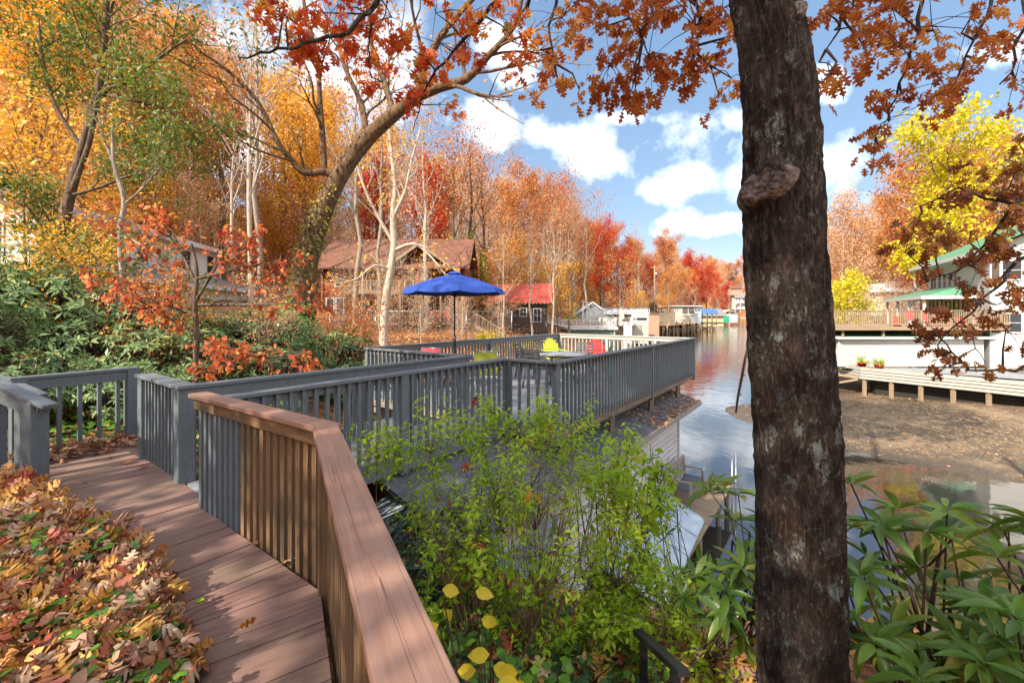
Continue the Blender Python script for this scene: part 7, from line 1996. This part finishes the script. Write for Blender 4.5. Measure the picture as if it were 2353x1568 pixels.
# ---- trees standing behind the camera, whose shade falls over walkway and trunk
for i, (x, y, s) in enumerate(((-5.0, -5.0, .68), (-9.8, -8.0, .80), (-10.2, -3.4, .66))):
    put('rust' if i % 2 else 'orange', (x, y, gz(x, y)), s, i * 1.3, ('nearest', 'farthest', 'leftmost')[i] + ' of the leafy trees standing on the slope behind the viewer', 'tree', 'trees behind the viewer')

# ---- fallen leaves and ivy
def litter(name, T, pts, size, mat, seed, label, cat, tilt=.5, lift=.03, rnd=None):
    rs = np.random.RandomState(seed); n = len(pts)
    Pn = np.array(pts, float); Pn[:, 2] += rs.uniform(0, lift, n)
    an = rs.rand(n) * 2 * PI
    A = np.stack([np.cos(an), np.sin(an), rs.randn(n) * tilt * .6], 1); N = rs.randn(n, 3) * tilt; N[:, 2] += 1
    CURL[:] = [-1.0, 3.0]
    o = leaf_mesh(name, T, Pn, A, N, size * rs.uniform(.5, 1.35, n), mat, None, rnd, seed)
    CURL[:] = [.4, 1.8]
    return tag(o, label, cat, None, 'stuff')
def left_edge(x, y):
    "True where the leaf bank left of the walkway lies"
    # boundary in plan, from the frame points where the leaves end on the boards
    return None
EDGE = [(95, 1135), (165, 1195), (265, 1235), (375, 1325), (388, 1440), (435, 1530), (415, 1600), (430, 1900)]
EP = []
for x, y in EDGE:
    d = 1.72 * FOC / (y - 720); EP.append(((x - 1176) / FOC * d, d))
bank = MB()
# mound surface: from the edge line back to the left
def bank_z(s, t_): return FLOOR + .02 + .18 * (1 - math.exp(-s / .45)) + .10 * s
rows = []
ns = 26
EPs = []
for i in range(len(EP) - 1):
    for j in range(6): EPs.append((EP[i][0] + (EP[i + 1][0] - EP[i][0]) * j / 6, EP[i][1] + (EP[i + 1][1] - EP[i][1]) * j / 6))
EPs.append(EP[-1])
GXb = []; 
dirb = Vector((-.93, .05, 0))
arr = np.zeros((len(EPs), ns, 3))
for i, (x, y) in enumerate(EPs):
    for j in range(ns):
        s = (j / (ns - 1)) ** 1.4 * 3.6
        px_ = x + dirb.x * s; py_ = y + dirb.y * s + s * .10
        z = bank_z(s, i) + .035 * noise.noise(Vector((px_ * 3, py_ * 3, 0)))
        if j == 0: z = FLOOR - .01
        arr[i, j] = (px_, py_, z)
bk_o = grid_mesh('leaf_bank', arr[:, :, 0], arr[:, :, 1], arr[:, :, 2], M['earth'])
bk_o.name = 'slope'; tag(bk_o, kind='structure')
rs = np.random.RandomState(21)
T_OAKC = (T_OAK[0] * np.array([1, 1, 1]) + np.stack([0 * T_OAK[0][:, 0], 0 * T_OAK[0][:, 0], -2.0 * T_OAK[0][:, 1] ** 2 * 1.0 - .8 * (T_OAK[0][:, 0] - .5) ** 2], 1), T_OAK[1])
T_OVC = tmpl_ell(.55, 4, .6, -.5)
def on_bank(n, smax=3.4, seed=1):
    rs = np.random.RandomState(seed); out = []
    for _ in range(n):
        i = rs.randint(0, len(EPs) - 1); f = rs.rand(); s = (rs.rand() ** 1.5) * smax + .02
        x = EPs[i][0] * (1 - f) + EPs[i + 1][0] * f; y = EPs[i][1] * (1 - f) + EPs[i + 1][1] * f
        px_ = x + dirb.x * s; py_ = y + dirb.y * s + s * .10
        out.append((px_, py_, bank_z(max(s, 0), 0) + .035 * noise.noise(Vector((px_ * 3, py_ * 3, 0))) + .005))
    return out
litter('fallen_leaves', T_OAKC, on_bank(4200, seed=1), .110, M['l_litter'], 31, 'thick bank of curled brown, tan and orange oak leaves left of the walkway', 'fallen leaves', 1.0, .10)
litter('fallen_leaves', T_OVC, on_bank(2600, seed=2), .080, M['l_litter'], 32, 'oval yellow and russet leaves mixed into the leaf bank left of the walkway', 'fallen leaves', .55, .07)
litter('fallen_leaves', T_RH, on_bank(5200, seed=9), .045, M['l_litter'], 39, 'small broken leaf fragments over the leaf bank left of the walkway', 'fallen leaves', 1.0, .10)
ip = [p for p in on_bank(3200, seed=3) if noise.noise(Vector((p[0] * 1.6, p[1] * 1.6, 3))) > -.10 + .22 * (p[1] - 2.1)]
litter('ivy', T_IVY, ip, .085, M['l_ivy'], 33, 'green ivy growing up through the leaf bank left of the walkway', 'ivy', .35, .10)
# ivy and leaves behind the back railing and under the rhododendrons
def scatter(n, x0, x1, y0, y1, seed, cond=lambda x, y: True):
    rs = np.random.RandomState(seed); X = rs.uniform(x0, x1, n); Y = rs.uniform(y0, y1, n)
    k = np.array([cond(a, b) for a, b in zip(X, Y)]); X = X[k]; Y = Y[k]; Z = ground_z(X, Y)
    s, _ = shore_dist(X, Y); k = s > .1
    return np.stack([X[k], Y[k], Z[k] + .01], 1)
litter('ivy', T_IVY, scatter(5000, -9.5, -2.6, 5.2, 9.5, 41), .11, M['l_ivy'], 34, 'ivy carpet on the slope behind the walkway back railing', 'ivy', .35, .22)
litter('fallen_leaves', T_OAK, scatter(1800, -9.5, -2.6, 5.2, 10, 42), .14, M['l_litter'], 35, 'scattered dead leaves over the ivy slope behind the walkway', 'fallen leaves', .5, .2)
litter('fallen_leaves', T_OAK, scatter(5200, -.6, 6.5, .9, 7.5, 43), .13, M['l_litter'], 36, 'dead leaves covering the steep bank below the shrubs at the right', 'fallen leaves', .5, .08)
litter('ivy', T_IVY, scatter(1500, -.9, .9, 1.2, 3.6, 44), .07, M['l_ivy'], 37, 'ivy on the dark ground under the bright green shrub', 'ivy', .4, .15)
litter('fallen_leaves', T_RH, scatter(16000, -16, 5, 12, 46, 45), .17, M['l_litter'], 38, 'fallen leaves over the open slope between the deck and the log cabin', 'fallen leaves', .4, .10)
litter('undergrowth', T_RH, scatter(6000, -16, 7, 24, 52, 46, lambda x, y: noise.noise(Vector((x * .4, y * .4, 0))) > .1), .16, M['l_tan'], 39, 'dry tangled undergrowth on the slope around the cabins', 'undergrowth', 1.2, 1.1)
litter('fallen_leaves', T_RH, scatter(1700, 11.5, 34, 13, 28, 51), .11, M['l_litter'], 52, 'dead leaves and debris strewn over the mud flat of the right bank', 'fallen leaves', .4, .03)
rs = np.random.RandomState(3); pts = []
for i in range(260):
    s = rs.rand(); p = P1 + p2d * (1.9 + rs.rand() * 1.0) + Ld * (rs.rand() * 1.9) + Vector((0, .0, 0))
    q = bk0.lerp(bk1, rs.rand()); w2_ = rs.rand() ** 2 * .45
    pts.append((q.x + w2_ * .8, q.y - w2_ * .55, FLOOR + .012))
litter('fallen_leaves', T_OAK, pts, .13, M['l_litter'], 40, 'drift of dark brown leaves along the foot of the walkway back railing', 'fallen leaves', .7, .10, rnd=np.random.RandomState(8).rand(260) * .45)
# single leaves lying on the boards
SL = [(205, 1110, 'small dark curled leaf on the walkway near the left stair post'), (190, 1095, 'small pale leaf on the far walkway boards'), (280, 1065, 'dark curled leaf on the far end of the walkway'), (345, 1072, 'curled brown leaf with a red tip by the foot of the short grey railing'),
      (578, 1248, 'dry brown leaf at the foot of the cedar railing balusters, the farther one'), (640, 1300, 'large curled tan leaf at the foot of the cedar railing balusters'), (880, 1478, 'small red leaf on the nearest walkway boards'), (300, 1062, 'small grey leaf beside the dark one at the far end of the walkway'),
      (470, 1380, 'small green leaf standing up on the walkway boards'), (168, 1095, 'tiny brown leaf left on the far boards'), (510, 1090, 'brown leaf near the wide grey corner post')]
for i, (x, y, lb) in enumerate(SL):
    d = -FLOOR * FOC / (y - 720); p = V((x - 1176) / FOC * d, d, FLOOR + .012)
    rg = rng_(i + 50); an = rg.uniform(0, 6.28)
    sz_ = (.07, .05, .12, .13, .08, .14, .05, .06, .05, .04, .07)[i]
    rn = .15 + .25 * rg.random() if i != 6 else .9
    o = leaf_mesh('fallen_leaf', T_OAK if i != 8 else T_OV, [(0, 0, 0)], [(math.cos(an), math.sin(an), .25)], [(rg.gauss(0, .3), rg.gauss(0, .3), 1)], [sz_], M['l_litter'] if i != 8 else M['l_azal'], None, np.array([rn if i != 8 else .4]), i)
    o.location = p; tag(o, lb, 'leaf')
# leaves on the boathouse roof edge
rs = np.random.RandomState(12); pts = []
for i in range(420):
    s = rs.uniform(3.5, 8.7 - 1.5); k = .46 - rs.rand() ** 2 * .8
    p = A0 + U * s + W_ * k
    pts.append((p.x, p.y, WATER_Z + 2.92 + (.48 - k) * .2785 + .01))
litter('fallen_leaves', T_OAK, pts, .09, M['l_litter'], 60, 'dead leaves caught along the edge of the charcoal boathouse roof', 'fallen leaves', .4, .03)
# debris at the foot of the big trunk: black metal handrail
hb = empty('metal_handrail', V(.95, 2.3, -3.1), 'black metal handrail low at the bottom left of the big trunk', 'handrail')
def hbf(m):
    a = P(1465, 1450, 2.4) - hb.location; b = P(1570, 1545, 1.9) - hb.location
    m.beam(a, b, .05, .03)
    for t_ in (.15, .85): q = a.lerp(b, t_); m.beam(q, q + V(0, 0, -.9), .035, .035, up=(0, 1, 0))
part('rail', M['black'], hb, hbf)
